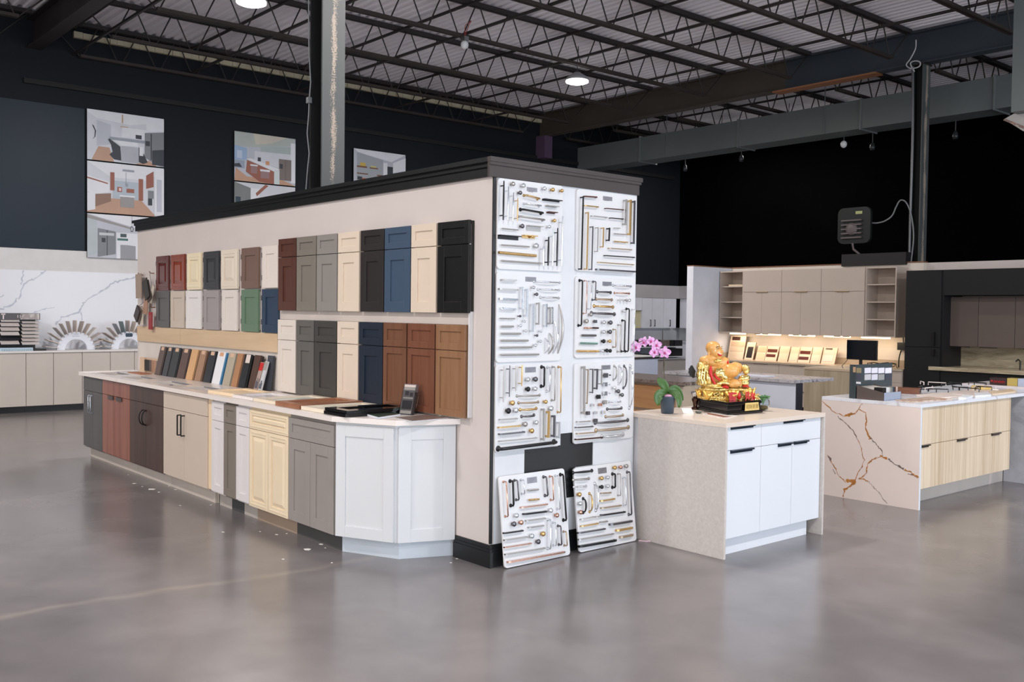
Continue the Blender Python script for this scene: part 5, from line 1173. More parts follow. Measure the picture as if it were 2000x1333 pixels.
# glass bowl with plant
x, y, z = island_pt(1499, 803); x -= 0.02; y -= 0.03
r = thing('glass_bowl', 'round glass bowl with moss and a leafy sprig right of the statue', 'terrarium', (x, y, z))
MB().lathe((x, y, z+0.001), [(0.02, 0), (0.036, 0.012), (0.052, 0.045), (0.048, 0.078), (0.032, 0.10), (0.034, 0.106), (0.030, 0.100), (0.045, 0.076), (0.049, 0.045), (0.033, 0.014), (0.005, 0.004)], 24).build('glass_wall', glass(), r)
MB().ell((x, y, z+0.026), (0.038, 0.038, 0.018)).build('moss', paint((110, 90, 52), 0.8), r)
for a, l in ((20, 0.06), (70, 0.05), (150, 0.05), (110, 0.04), (-10, 0.05), (45, 0.045)):
    c = np.array((x, y, z+0.05)); a = math.radians(a); e = c+np.array((0, 0, 0.05))+RTh*math.cos(a)*l+np.array((0, 0, 1))*math.sin(a)*l*0.5
    leaf([c, c+np.array((0, 0, 0.06)), e], 0.010, 'leaf', paint((86, 130, 72), 0.4), TWh, r)
x, y, z = island_pt(1487, 800); x -= 0.06; y -= 0.0
r = thing('seashell', 'pale orange spiky seashell between the statue and the glass bowl', 'shell', (x, y, z))
mb = MB().lathe((x, y, z+0.001), [(0.012, 0), (0.03, 0.02), (0.034, 0.06), (0.02, 0.085), (0.004, 0.12)], 12)
for k in range(5):
    a = k*1.25; mb.tube([(x+0.02*math.cos(a), y+0.02*math.sin(a), z+0.06), (x+0.055*math.cos(a), y+0.055*math.sin(a), z+0.085)], 0.008, 6, radii=[0.010, 0.001])
mb.build('shell', paint((232, 190, 150), 0.4), r)
x, y, z = island_pt(1476, 800); x -= 0.11; y -= 0.02
r = thing('lily_vase', 'slim green vase with a white lily behind the statue', 'vase', (x, y, z))
MB().lathe((x, y, z+0.001), [(0.022, 0), (0.028, 0.05), (0.020, 0.15), (0.014, 0.19), (0.02, 0.2)], 16).build('vase_body', paint((120, 132, 92), 0.3), r)
for k in range(5):
    a = math.radians(30+k*34); c = np.array((x, y, z+0.20)); leaf([c, c+(RTh*math.cos(a)*0.4+np.array((0, 0, 1))*math.sin(a))*0.055], 0.013, 'lily_petal', paint((232, 228, 206), 0.5), TWh, r)
x, y = PZ(1257, 1058, 0)
tag(MB().fbox(FZ(x, y, 0.0005, 0.4), -0.035, 0.035, -0.012, 0.012, 0, 0.006).fbox(FZ(x+0.03, y+0.02, 0.0005, 1.1), -0.02, 0.02, -0.006, 0.006, 0, 0.009).build('candy_wrapper', paint((230, 200, 208), 0.4), rel=(x, y, 0)), 'tiny pink and white wrapper on the floor by the island corner', 'litter')

# ================================================================== VEINED ISLAND
M_VSIDE = paint((226, 212, 204), 0.3, 1.0, 0.02)
M_VO = paint((176, 116, 56), 0.4, 1.0, 0.25, 14); M_VG = paint((120, 104, 100), 0.4, 1.0, 0.2, 14)
M_VTOP = veined((228, 230, 236), (190, 186, 190), 2.0, 0.03, 0.25, 1.0, 9.0)
VX0, VX1, VY0, VZ = -0.106, 0.835, 4.03, 0.903
r = thing('kitchen_island', 'island with rust-veined stone side and pale striped wooden drawers', 'island', (0.35, 5.1, 0))
MB().box(VX0, VX1, VY0, 6.75, VZ-0.03, VZ).build('stone_top', M_VTOP, r, 0.001)
mb = MB().box(VX0, VX1, VY0, VY0+0.02, 0, VZ-0.0305, 0)
FV = FY(0, VY0)
def vein(pts, w, mi, seed):
    q = random.Random(seed); P = [np.array(PY(1560+a/3.702, 660+c/3.702, VY0)) for a, c in pts]
    L = []
    for i in range(len(P)-1):
        for k in range(5):
            t = k/5; p = P[i]*(1-t)+P[i+1]*t; L.append(p+np.array((q.uniform(-1, 1), q.uniform(-1, 1)))*0.006)
    L.append(P[-1]); n_ = len(L)
    lft, rgt = [], []
    for i in range(n_):
        t = L[min(i+1, n_-1)]-L[max(i-1, 0)]; t /= np.linalg.norm(t)+1e-9; nn = np.array((-t[1], t[0])); ww = w*(0.35+1.1*q.random()**1.5)
        lft.append(L[i]+nn*ww); rgt.append(L[i]-nn*ww)
    for i in range(n_-1):
        pts4 = [tuple(lft[i]), tuple(lft[i+1]), tuple(rgt[i+1]), tuple(rgt[i])]
        if all(VX0 < a < VX1 and 0 < c < VZ-0.03 for a, c in pts4): mb.add([at(FV, a, c, 0.0004+0.00003*i+0.0000013*seed) for a, c in pts4], [(0, 1, 2, 3)], mi)
for pts, w, mi, sd in (([(172, 462), (260, 540), (330, 568), (410, 550), (440, 500), (468, 462)], 0.004, 1, 1), ([(330, 565), (360, 558), (405, 548)], 0.014, 1, 2), ([(440, 520), (480, 540), (490, 600), (480, 650), (510, 720)], 0.005, 1, 3), ([(500, 690), (515, 735)], 0.014, 1, 4),
    ([(510, 720), (560, 770), (600, 815), (610, 855)], 0.004, 2, 5), ([(280, 570), (340, 620), (390, 670), (430, 740)], 0.004, 2, 6), ([(430, 740), (455, 790), (460, 860), (480, 885)], 0.004, 1, 7), ([(480, 885), (440, 960), (410, 1030)], 0.004, 1, 8),
    ([(345, 1040), (410, 1030), (375, 1075)], 0.016, 1, 9), ([(375, 1070), (330, 1100), (320, 1150)], 0.007, 1, 10), ([(610, 855), (540, 880), (500, 910), (490, 980), (440, 1025)], 0.005, 1, 11), ([(560, 868), (515, 895)], 0.005, 2, 12),
    ([(590, 856), (640, 872)], 0.010, 1, 13), ([(650, 880), (680, 905), (760, 950)], 0.008, 2, 14), ([(760, 950), (820, 980), (870, 1018)], 0.008, 1, 15), ([(790, 985), (862, 1005)], 0.006, 2, 16),
    ([(205, 850), (250, 920), (290, 1000), (340, 1045)], 0.004, 1, 17), ([(218, 860), (235, 885)], 0.010, 2, 18), ([(250, 950), (265, 985)], 0.004, 2, 31), ([(430, 1022), (470, 1020), (500, 1040)], 0.006, 1, 19), ([(500, 1040), (540, 1080), (580, 1120), (640, 1200)], 0.003, 2, 20),
    ([(415, 462), (480, 462)], 0.010, 1, 21), ([(680, 473), (720, 484), (780, 492)], 0.007, 1, 22)):
    vein(pts, w, mi, sd)
mb.build('stone_side', [M_VSIDE, M_VO, M_VG], r)
MB().box(VX1+0.0002, VX1+0.001, VY0, VY0+0.024, 0, VZ-0.03).build('pale_edge', paint((224, 230, 238), 0.3), r)
M_MAPLE = wood((196, 172, 142), (228, 210, 184), 'Z', 7, 0.45, 1.0, 40)
M_MKICK = paint((200, 190, 182), 0.5)
MB().box(VX0, 0.79, VY0+0.021, 5.90, 0.165, VZ-0.031).build('cabinet_body', M_MAPLE, r)
MB().box(VX0+0.05, 0.64, VY0+0.021, 6.165, 0, 0.164).build('toe_kick', M_MKICK, r)
FV2 = FX(0.79, 0); M_BRZ = paint((66, 56, 52), 0.35, metal=0.5)
d = front(FV2, VY0+0.022, 4.460, 0.548, 0.868, 0, 0.02).build('drawer', M_MAPLE, r, 0.001)
d2 = front(FV2, 4.463, 5.895, 0.548, 0.868, 0, 0.02).build('drawer', M_MAPLE, r, 0.001)
d3 = front(FV2, VY0+0.022, 5.895, 0.168, 0.544, 0, 0.02).build('drawer', M_MAPLE, r, 0.001)
for ua, ub in (((1801, 876), (1818, 873)), ((1873, 865), (1890, 861)), ((1940, 853), (1956, 850))): edge_pull(d3, FV2, yat(*ua), yat(*ub), 0.540, M_BRZ)
tag(MB().box(0.645, 1.5, 6.17, 6.5, 0, 0.872).build('plaster_pier', stone((172, 174, 180), (186, 188, 194), (160, 162, 170), 3, 0.7), rel=(1.0, 6.3, 0)), 'rough grey plaster pier under the far end of the veined island', 'pier')
# swatch display and chip tray on the veined island
xa, _ = PZ(1673, 779.5, VZ); xb, yb0 = PZ(1734.6, 783.0, VZ); _, yb1 = PZ(1783.6, 778, VZ); ty = VY0+0.035
M_GDARK = paint((92, 80, 76), 0.5); M_TEAL = paint((58, 68, 72), 0.4); M_BLUEG = paint((150, 160, 178), 0.35)
z1 = PY(1734.6, 768.7, ty)[1]; z2 = PY(1673, 752.7, ty)[1]
r = thing('swatch_tray', 'sloping grey tray filled with upright colour strips on the veined island', 'sample tray', ((xa+xb)/2, ty, VZ))
yw = ty+0.30
MB().prism(FY(0, ty), [(xa, VZ+0.001), (xb, VZ+0.001), (xb, z1), (xa, z2)], -0.006, 0).build('tray_side', M_GDARK, r)
MB().prism(FY(0, yw), [(xa, VZ+0.001), (xb, VZ+0.001), (xb, z1), (xa, z2)], -0.006, 0).build('tray_side', M_GDARK, r)
MB().box(xb-0.006, xb, ty+0.001, yw, VZ+0.001, z1).build('tray_front', M_BLUEG, r)
MB().box(xa, xb-0.007, ty+0.007, yw-0.001, VZ+0.001, VZ+0.02).build('tray_floor', M_GDARK, r)
cols = [(24, 20, 20)]*6+[(230, 232, 236), (214, 216, 222), (232, 230, 226), (206, 206, 204), (226, 226, 224), (190, 188, 182), (150, 148, 136), (168, 164, 156), (120, 122, 120), (140, 136, 120), (90, 100, 104), (50, 66, 84), (34, 48, 62), (60, 50, 46), (34, 28, 26), (150, 110, 96), (190, 160, 150), (206, 200, 192), (160, 140, 120)]
for i, c_ in enumerate(cols):
    ww = (yw-ty-0.03)/len(cols); y0 = ty+0.014+i*ww
    MB().box(xb-0.10, xb-0.02, y0, y0+ww*0.85, VZ+0.021, z1+0.042).build('colour_strip', paint(c_, 0.4), r)
MB().fbox(frame((xa, ty+0.008, z2-0.012), (0, 1, 0), (xb-0.11-xa, 0, z1-z2+0.03), (z2-z1, 0, xb-xa)), 0, yw-ty-0.012, 0, (xb-xa)*0.55, -0.004, 0).build('tray_lid', paint((196, 188, 176), 0.4), r)
r = thing('swatch_board', 'upright dark teal board with rows of pale paint squares', 'sample board', (xa, ty+0.15, VZ))
xq = xa-0.012
zt = PX(1700, 711.8, xq)[1]; yl = PX(1685.7, 713, xq)[0]; yr = PX(1742.9, 712.6, xq)[0]
MB().box(xq-0.02, xq, ty, yr, VZ+0.001, zt).build('board', M_TEAL, r)
xl = PY(1659.8, 714, ty)[0]
MB().box(xl, xq-0.021, ty, ty+0.02, VZ+0.001, zt).build('side_wing', M_TEAL, r)
for row, (ya_, yb_) in enumerate(((265, 355), (380, 475))):
    for k, (a, c) in enumerate(((440, 550), (565, 668), (683, 787), (805, 915))):
        u0, v1 = PX(1640+a/9.09, 690+ya_/9.09, xq); u1, v0 = PX(1640+c/9.09, 690+yb_/9.09, xq)
        rgb = (228, 226, 236) if row == 0 else [(198, 198, 200), (214, 212, 222), (150, 150, 148), (60, 62, 76)][k]
        MB().box(xq, xq+0.003, u0, u1, v0, v1).build('paint_square', paint(rgb, 0.4), r)
for (a, c, t_, b2, rgb) in ((240, 285, 245, 345, (180, 150, 120)), (300, 385, 262, 355, (150, 140, 110)), (305, 380, 380, 470, (76, 76, 90)), (295, 375, 508, 550, (220, 220, 225))):
    u0, v1 = PY(1640+a/9.09, 690+t_/9.09, ty); u1, v0 = PY(1640+c/9.09, 690+b2/9.09, ty)
    MB().box(u0, u1, ty-0.003, ty, v0, v1).build('paint_square', paint(rgb, 0.4), r)
def slab_on(pts, z, t_, rgb, name, label, cat, group=None, mt=None):
    P = [PZ(u, v_, z) for u, v_ in pts]; c = (sum(p[0] for p in P)/4, sum(p[1] for p in P)/4)
    return tag(MB().prism(FZ(0, 0, z+0.0006), P, 0, t_).build(name, mt or paint(rgb, 0.4), rel=(c[0], c[1], z)), label, cat, group)
slab_on([(1748, 783.5), (1782, 787), (1860, 781), (1812, 777)], VZ, 0.008, (0, 0, 0), 'wood_brochure', 'brown wood-photo brochures spread at the corner of the veined island', 'brochure', None, stone((150, 100, 70), (214, 196, 180), (170, 120, 84), 9, 0.4))
slab_on([(1790, 774), (1840, 780), (1882, 776), (1840, 770)], VZ, 0.014, (230, 216, 206), 'sample_plank', 'thin pale plank lying right of the swatch tray', 'plank', 'pale sample planks on the veined island')
slab_on([(1872, 780.5), (1887, 781.5), (1900, 777), (1884, 775)], VZ, 0.018, (232, 236, 240), 'sample_block', 'small white block lying near the front edge of the veined island', 'sample')
slab_on([(1905, 777.5), (1936, 775), (1930, 770), (1902, 772)], VZ, 0.02, (228, 230, 234), 'sample_block', 'larger white block lying near the front edge beside the pale planks', 'sample')
slab_on([(1938, 772.5), (1984, 767), (1975, 762), (1930, 768)], VZ, 0.012, (222, 200, 170), 'sample_plank', 'pale wooden plank lying at the right end of the veined island', 'plank', 'pale sample planks on the veined island')
slab_on([(1838, 770), (1905, 775), (1960, 766), (1900, 762)], VZ, 0.010, (224, 210, 202), 'sample_plank', 'wide cream board lying beneath the heap of handles', 'plank', 'pale sample planks on the veined island')
x, y = PZ(1783, 770, VZ); x -= 0.05; y += 0.02
q = random.Random(21)
tag(MB().fbox(FZ(x, y, VZ+0.001, 0.3), -0.16, 0.10, -0.06, 0.06, 0, 0.055).build('wood_box', wood((96, 60, 44), (130, 84, 62), 'X', 5, 0.4), rel=(x, y, VZ)), 'small reddish-brown wooden box behind the colour strips', 'box')
for i in range(20):
    u = 1797+q.random()*142; v_ = 755+q.random()*12
    x, y = PZ(u, v_, VZ+0.02); a = q.random()*PI; z = VZ+0.014+q.random()*0.03; L_ = 0.05+0.05*q.random()
    Fq = FZ(x, y, z, a); so = 0.03
    mb = MB().tube([at(Fq, -L_, 0, 0), at(Fq, -L_, 0, so), at(Fq, L_, 0, so), at(Fq, L_, 0, 0)], 0.005, 6)
    pale = i % 3 == 0
    tag(mb.build('pull_handle', paint((208, 196, 192), 0.4) if pale else M_BLKH, rel=(x, y, z)), ('loose pale' if pale else 'loose black')+' pull handle in the heap on the veined island', 'handle', ('loose pale' if pale else 'loose black')+' handles heaped on the island')
x, y = PZ(1917, 763, VZ); tag(MB().fbox(FZ(x, y, VZ+0.012, 0.5), -0.10, 0.10, -0.05, 0.05, 0, 0.035, 0, 0.012).build('yellow_cloth', paint((206, 176, 100), 0.6), rel=(x, y, VZ)), 'yellow cloth lying beside the heap of handles', 'cloth')
x, y = PZ(1942, 765, VZ); pts = [(x+0.035*math.cos(k*PI/6), y+0.035*math.sin(k*PI/6), VZ+0.018) for k in range(13)]
tag(MB().tube(pts, 0.006, 6, caps=False).build('white_ring', paint((230, 226, 214), 0.4), rel=(x, y, VZ)), 'white ring lying right of the yellow cloth', 'ring')
# ================================================================== BACKGROUND KITCHENS
M_GLAM = paint((186, 172, 160), 0.45, 1.05, 0.02)
M_UWHITE = paint((228, 230, 238), 0.45)
M_KW = paint((220, 210, 198), 0.5)
KY, KX0, KX1 = 10.93, -6.42, -2.60
struct(MB().box(KX0-0.0, KX1, KY, KY+0.12, 0, 2.50).build('wall_kitchen', M_KW))
xi = PY(1402, 600, 10.53)[0]; yfe = PX(1353, 600, xi)[0]; xo = PY(1341, 600, yfe)[0]
struct(MB().box(xo, xi, yfe, KY-0.001, 0, 2.50).build('wall_return', M_UWHITE))
tag(MB().box(xo-0.01, xi+0.01, yfe, KY-0.002, 2.50, 2.52).box(xi+0.011, KX1, KY-0.01, KY+0.13, 2.501, 2.52).build('trim_1', wood((110, 76, 56), (140, 100, 76), 'X', 4)), None, None, None, 'structure')
UF = 10.55
def kx(x_, y=UF-0.02): return PY(1320+x_/4.167, 600, y)[0]
UZ0, UZ1, UZM = 1.31, 2.43, 2.045
FU = FY(0, UF)
# open shelf units
def shelf_unit(label, x0, x1, fz):
    r = thing('shelf_unit', label, 'shelves', ((x0+x1)/2, UF+0.18, UZ0), 'open shelf units either side of the wall cabinets')
    MB().box(x0, x0+0.02, UF, KY-0.002, UZ0, UZ1).build('side_panel', M_GLAM, r); MB().box(x1-0.02, x1, UF, KY-0.002, UZ0, UZ1).build('side_panel', M_GLAM, r)
    MB().box(x0+0.02, x1-0.02, KY-0.02, KY-0.002, UZ0, UZ1).build('back_panel', M_GLAM, r)
    MB().box(x0+0.02, x1-0.02, UF, KY-0.021, UZ1-0.02, UZ1).build('top_panel', M_GLAM, r); MB().box(x0+0.02, x1-0.02, UF, KY-0.021, UZ0, UZ0+0.02).build('bottom_panel', M_GLAM, r)
    for f in fz: MB().box(x0+0.02, x1-0.02, UF+0.01, KY-0.021, f-0.009, f+0.009).build('shelf', M_GLAM, r)
    return r
xsL0, xsL1 = kx(350), kx(541)
shelf_unit('open grey-beige shelf unit at the left end of the wall cabinets', xsL0, xsL1, [UZ0+0.28, UZ0+0.56, UZ0+0.84])
tag(MB().box(xsL0+0.16, xsL1-0.03, UF+0.05, KY-0.05, UZ0+0.8491, UZ0+0.88).build('shallow_box', paint((214, 196, 168), 0.5), rel=(xsL0+0.3, UF+0.1, UZ0+0.85)), 'flat cream box lying on the upper left open shelf', 'box')
xsR0, xsR1 = kx(1534), kx(1786)
shelf_unit('open grey-beige shelf unit at the right end of the wall cabinets', xsR0, xsR1, [UZ0+0.28, UZ0+0.56, UZ0+0.84])
edges = [kx(543), kx(857), kx(1178), kx(1532)]
M_BRASS = metal((196, 166, 120), 0.3)
uc_names = ['left of the middle one', 'in the middle, under the highest wall trim', 'next to the right open shelves']
for i in range(3):
    x0, x1 = edges[i]+0.001, edges[i+1]-0.001
    r = thing('upper_cabinet', 'grey-beige wall cabinet with lift-up top door, %s' % uc_names[i], 'cabinet', ((x0+x1)/2, UF+0.2, UZ0), 'grey-beige wall cabinets')
    MB().box(x0, x1, UF, KY-0.002, UZ0, UZ1).build('cabinet_body', M_GLAM, r)
    td = front(FU, x0+0.002, x1-0.002, UZM+0.005, UZ1-0.002, 0, 0.018).build('lift_up_door', M_GLAM, r, 0.001)
    xm = (x0+x1)/2
    MB().fbox(FU, xm-0.12, xm+0.12, UZM-0.006, UZM+0.006, 0.018, 0.036).build('edge_pull', M_BRASS, td)
    for a, c in ((x0+0.002, xm-0.0015), (xm+0.0015, x1-0.002)):
        dd = front(FU, a, c, UZ0, UZM-0.003, 0, 0.018).build('door', M_GLAM, r, 0.001)
        hx = c-0.08 if a < xm-0.1 else a+0.08
        MB().fbox(FU, hx-0.06, hx+0.06, UZ0-0.012, UZ0, 0.002, 0.018).build('edge_pull', M_BRASS, dd)
# strip lights under the wall cabinets
M_STRIP = emis((255, 226, 180), 5.0, 'lit_strip')
for i, (a, c, nm) in enumerate(((425, 545, 'below the left open shelves'), (640, 830, 'below the left cabinet'), (905, 1110, 'below the middle cabinet'), (1190, 1400, 'below the right cabinet'), (1495, 1725, 'below the right open shelves'))):
    x0, x1 = kx(a), kx(c)
    r = thing('strip_light', 'warm glowing strip light %s' % nm, 'light', ((x0+x1)/2, UF+0.06, UZ0-0.015), 'warm strip lights under the wall cabinets')
    MB().box(x0, x1, UF+0.05, UF+0.09, UZ0-0.024, UZ0-0.0005).build('lens', M_STRIP, r)
    ld = bpy.data.lights.new('strip_glow', 'AREA'); ld.shape = 'RECTANGLE'; ld.size = x1-x0; ld.size_y = 0.05; ld.energy = 1.7; ld.color = (1.0, 0.78, 0.55)
    lo_ = bpy.data.objects.new('strip_glow', ld); COL.objects.link(lo_); lo_.location = ((x0+x1)/2, UF+0.07, UZ0-0.03); lo_.rotation_euler = (0.35, 0, 0)
# lower run
LZ = 0.83
M_TRAV = wood((164, 146, 124), (196, 180, 160), 'X', 1.6, 0.35, 1.0, 5)
r = thing('worktop', 'beige stone worktop with upstand under the lit wall cabinets', 'worktop', (-4.4, 10.6, LZ-0.03))
MB().box(xi+0.002, KX1, 10.30, KY-0.002, LZ-0.03, LZ).build('slab', M_TRAV, r)
MB().box(xi+0.003, KX1, KY-0.022, KY-0.002, LZ+0.0005, LZ+0.11).build('upstand', M_TRAV, r)
MB().box(xi+0.002, xi+0.022, 10.30, KY-0.023, LZ+0.0005, LZ+0.11).build('upstand', M_TRAV, r)
nb_ = ['nearest the white return wall', 'second from the return wall', 'third from the return wall', 'fourth from the return wall', 'next to the tall black units']
for i in range(5):
    w = (KX1-xi-0.01)/5; x0 = xi+0.004+i*w; x1 = x0+w-0.002
    r = thing('base_cabinet', 'grey-beige drawer cabinet under the lit worktop, %s' % nb_[i], 'cabinet', ((x0+x1)/2, 10.6, 0), 'grey-beige drawer cabinets of the lit kitchen')
    MB().box(x0, x1, 10.34, KY-0.003, 0.1, LZ-0.031).build('cabinet_body', M_GLAM, r); MB().box(x0, x1, 10.40, KY-0.003, 0, 0.099).build('toe_kick', M_BLK, r)
    for z0, z1 in ((0.62, 0.795), (0.36, 0.617), (0.102, 0.357)):
        dw = front(FY(0, 10.34), x0+0.002, x1-0.002, z0, z1, 0, 0.018).build('drawer', M_GLAM, r, 0.001)
        xm = (x0+x1)/2; MB().fbox(FY(0, 10.34), xm-0.14, xm+0.14, z1-0.008, z1+0.004, 0.018, 0.034).build('edge_pull', metal((140, 128, 112), 0.35), dw)
# sample boards leaning on the upstand
M_PALEB = paint((226, 206, 182), 0.4)
bd = [(420, 545, 690, 875, 'tall pale sample board with a dark block above rows of tiles', [(435, 500, 700, 728, (70, 44, 36)), (432, 540, 738, 775, (200, 172, 146)), (430, 535, 780, 815, (214, 190, 166))]),
      (555, 625, 745, 885, 'pale sample board with one upright black swatch', [(568, 612, 782, 870, (34, 26, 24))]), (645, 718, 775, 890, 'pale sample board of sand-coloured tiles', [(655, 712, 785, 825, (224, 196, 160)), (655, 712, 835, 880, (226, 200, 166))]),
      (722, 815, 778, 905, 'sample board with two dark red bars, the left of two', [(728, 806, 803, 830, (92, 30, 20)), (726, 800, 848, 872, (92, 30, 20))]), (828, 905, 778, 905, 'cream sample board right of the left red-barred one', [(840, 895, 790, 895, (226, 204, 176))]),
      (915, 985, 785, 908, 'blank cream sample board left of the right red-barred one', [(922, 975, 795, 895, (230, 210, 184))]), (990, 1085, 785, 908, 'sample board with two dark red bars, the right of two', [(995, 1078, 815, 840, (92, 30, 20)), (992, 1072, 862, 886, (92, 30, 20))]),
      (1092, 1170, 785, 912, 'blank cream sample board right of the right red-barred one', [(1100, 1160, 795, 900, (230, 212, 188))]), (1180, 1290, 790, 918, 'marbled sample board with a small dark slot near its top', [(1195, 1250, 794, 804, (60, 40, 30)), (1190, 1270, 812, 900, (228, 214, 198))])]
for a, c, t_, b2, lb, sw in bd:
    by = 10.72; x0 = PY(1320+a/4.167, 700, by)[0]; x1 = PY(1320+c/4.167, 700, by)[0]; zt = PY(1320+a/4.167, 490+t_/4.167, by)[1]; zb_ = LZ+0.001
    h = zt-zb_; V = np.array((0.0, 0.10, h)); L = float(np.linalg.norm(V)); Fq = frame((x0, by, zb_), (1, 0, 0), V, (0, -h, 0.10)); w = x1-x0
    r = thing('sample_board', lb, 'sample board', ((x0+x1)/2, by, LZ), 'sample boards leaning under the strip lights')
    MB().fbox(Fq, 0, w, 0, L, -0.012, 0).build('board', M_PALEB, r)
    for sa, sc_, st_, sb_, rgb in sw:
        f0 = (sa-a)/(c-a); f1 = (sc_-a)/(c-a); g1 = 1-(st_-t_)/(b2-t_); g0 = 1-(sb_-t_)/(b2-t_)
        MB().fbox(Fq, w*max(0.03, f0), w*min(0.97, f1), L*max(0.02, g0), L*min(0.98, g1), 0.0003, 0.004).build('swatch', paint(rgb, 0.35), r)
    MB().fbox(Fq, w+0.0005, w+0.008, 0, L, -0.012, 0.001).build('dark_edge', paint((130, 100, 80), 0.5), r)
# travertine block island with the monitor
tx0, tx1 = -2.84, -2.02; tyy = 8.02; tz = 0.92
r = thing('kitchen_island', 'travertine-clad block island below the computer monitor', 'island', (-2.4, 8.4, 0))
M_TRV = wood((156, 140, 116), (188, 172, 148), 'Z', 2.2, 0.4, 1.0, 12)
MB().box(tx0, tx1, tyy, tyy+0.9, 0, tz-0.0305).build('stone_body', M_TRV, r); MB().box(tx0-0.01, tx1+0.01, tyy-0.01, tyy+0.91, tz-0.03, tz).build('stone_top', paint((196, 176, 152), 0.3), r)
my = 8.35
p0, p1 = PY(1654, 664, my), PY(1712, 705, my)
r = thing('computer_monitor', 'black computer monitor on the travertine island', 'monitor', ((p0[0]+p1[0])/2, my, tz))
MB().box(p0[0], p1[0], my, my+0.03, p1[1], p0[1]).build('screen_case', paint((18, 20, 24), 0.3), r, 0.003)
MB().box(p0[0]+0.01, p1[0]-0.01, my-0.002, my-0.0002, p1[1]+0.015, p0[1]-0.01).build('screen', paint((10, 18, 26), 0.08), r)
xm = (p0[0]+p1[0])/2-0.03
MB().box(xm-0.02, xm+0.02, my+0.03, my+0.05, tz+0.01, p1[1]+0.1).box(xm-0.1, xm+0.1, my-0.05, my+0.13, tz+0.0005, tz+0.012).build('stand', M_BLK, r)
MB().tube([(p0[0]+0.02, my, p1[1]), (p0[0]+0.01, my-0.05, p1[1]-0.05), (p0[0]-0.01, my-0.1, tz+0.03), (p0[0]+0.02, my-0.12, tz+0.006)], 0.004, 5).build('cable', M_BLK, r)
x0 = PY(1723, 712, 10.5)[0]
t = thing('tangled_cable', 'tangle of black cable lying on the lit worktop right of the monitor', 'cable', (x0, 10.5, LZ))
pts = [(x0+0.25*math.cos(k*0.7)*(1-0.03*k), 10.5+0.1*math.sin(k*0.9), LZ+0.01+0.07*abs(math.sin(k*0.8))) for k in range(14)]
MB().tube(pts, 0.008, 5).build('cord', M_BLK, t)
t = thing('power_socket', 'black plug and socket with hanging cable left of the tall black units', 'socket', yt([(1757, 680)], 10.9)[0])
MB().tube(yt([(1764, 530), (1763, 640), (1765, 680)], 10.88), 0.012, 6).build('conduit', paint((110, 104, 98), 0.5), t)
p = yt([(1764, 677)], 10.86)[0]; MB().box(p[0]-0.09, p[0]+0.05, 10.84, 10.925, p[2]-0.06, p[2]+0.06).build('plug', M_BLK, t)
p = yt([(1764, 643)], 10.86)[0]; MB().box(p[0]-0.05, p[0]+0.05, 10.86, 10.925, p[2]-0.07, p[2]+0.08).build('switch_box', paint((120, 112, 104), 0.5), t)
MB().tube(yt([(1760, 685), (1756, 700), (1755, 720), (1755, 750)], 10.80), 0.010, 5).build('cord', M_BLK, t)

# tall black units with niche
M_BU = paint((26, 26, 28), 0.5, 1.0, 0.03, spec=0.3); M_NICHE = paint((96, 84, 78), 0.45, 1.0, 0.03)
by = 10.35; bx0 = -2.585; bz1 = 2.35
xn = PY(1838, 600, by)[0]; zn = PY(1838, 577, by)[1]
struct(MB().box(KX1+0.001, 3.5, 11.02, 11.14, 0, 2.50).build('wall_dark', paint((206, 196, 190), 0.5)))
r = thing('tall_cabinet', 'tall black pantry cabinet at the left end of the black kitchen', 'cabinet', (-2.3, 10.6, 0))
MB().box(bx0, xn, by+0.02, 11.0, 0, bz1).build('cabinet_body', M_BU, r)
for z0, z1 in ((0.1, 1.18), (1.19, bz1-0.004)):
    dd = front(FY(0, by+0.02), bx0+0.003, xn-0.003, z0, z1, 0, 0.02).build('door', M_BU, r, 0.001)
    zz = (1.06, 1.16) if z0 < 1 else (1.21, 1.42)
    MB().fbox(FY(0, by), xn-0.12, xn-0.08, zz[0], zz[1], 0, 0.03).build('bar_handle', paint((14, 14, 15), 0.3), dd)
r = thing('overhead_panel', 'wide black panel bridging over the dark kitchen niche', 'panel', (0, 10.6, zn))
MB().box(xn+0.001, 3.0, by+0.02, 11.0, zn, bz1).build('bridge', M_BU, r)
ux0 = PY(1843, 620, 10.6)[0]; uzb = PY(1853, 676, 10.6)[1]; uzt = zn-0.02
xx = ux0; k = 0
lbn = ['leftmost', 'second', 'third', 'fourth', 'fifth', 'sixth']
for k in range(4):
    x1_ = xx+0.52
    r = thing('upper_cabinet', 'taupe wall cabinet in the dark niche, %s from the left' % lbn[k] if k else 'taupe wall cabinet in the dark niche, leftmost of the row', 'cabinet', (xx+0.26, 10.8, uzb), 'taupe wall cabinets in the dark niche')
    MB().box(xx, x1_-0.002, 10.62, 11.0, uzb, uzt).build('cabinet_body', M_NICHE, r)
    dd = front(FY(0, 10.62), xx+0.002, x1_-0.004, uzb, uzt-0.01, 0, 0.02).build('door', M_NICHE, r, 0.001)
    MB().fbox(FY(0, 10.60), (xx+0.12 if k % 2 == 0 else xx+0.02), (xx+0.40 if k % 2 == 0 else xx+0.28), uzb-0.012, uzb-0.001, -0.01, 0.01).build('edge_pull', paint((30, 22, 22), 0.4), dd)
    xx = x1_
gz = PY(1815, 716, by-0.03)[1]
M_GRAN = wood((140, 128, 104), (204, 190, 162), 'X', 3.0, 0.25, 1.0, 5)
r = thing('worktop', 'mottled olive granite worktop and splashback of the black kitchen', 'worktop', (-0.5, 10.7, gz-0.05))
MB().box(PY(1813, 725, by-0.03)[0], xn, by-0.03, by-0.002, gz-0.055, gz).box(xn, 3.0, by-0.03, 10.974, gz-0.055, gz).build('slab', M_GRAN, r)
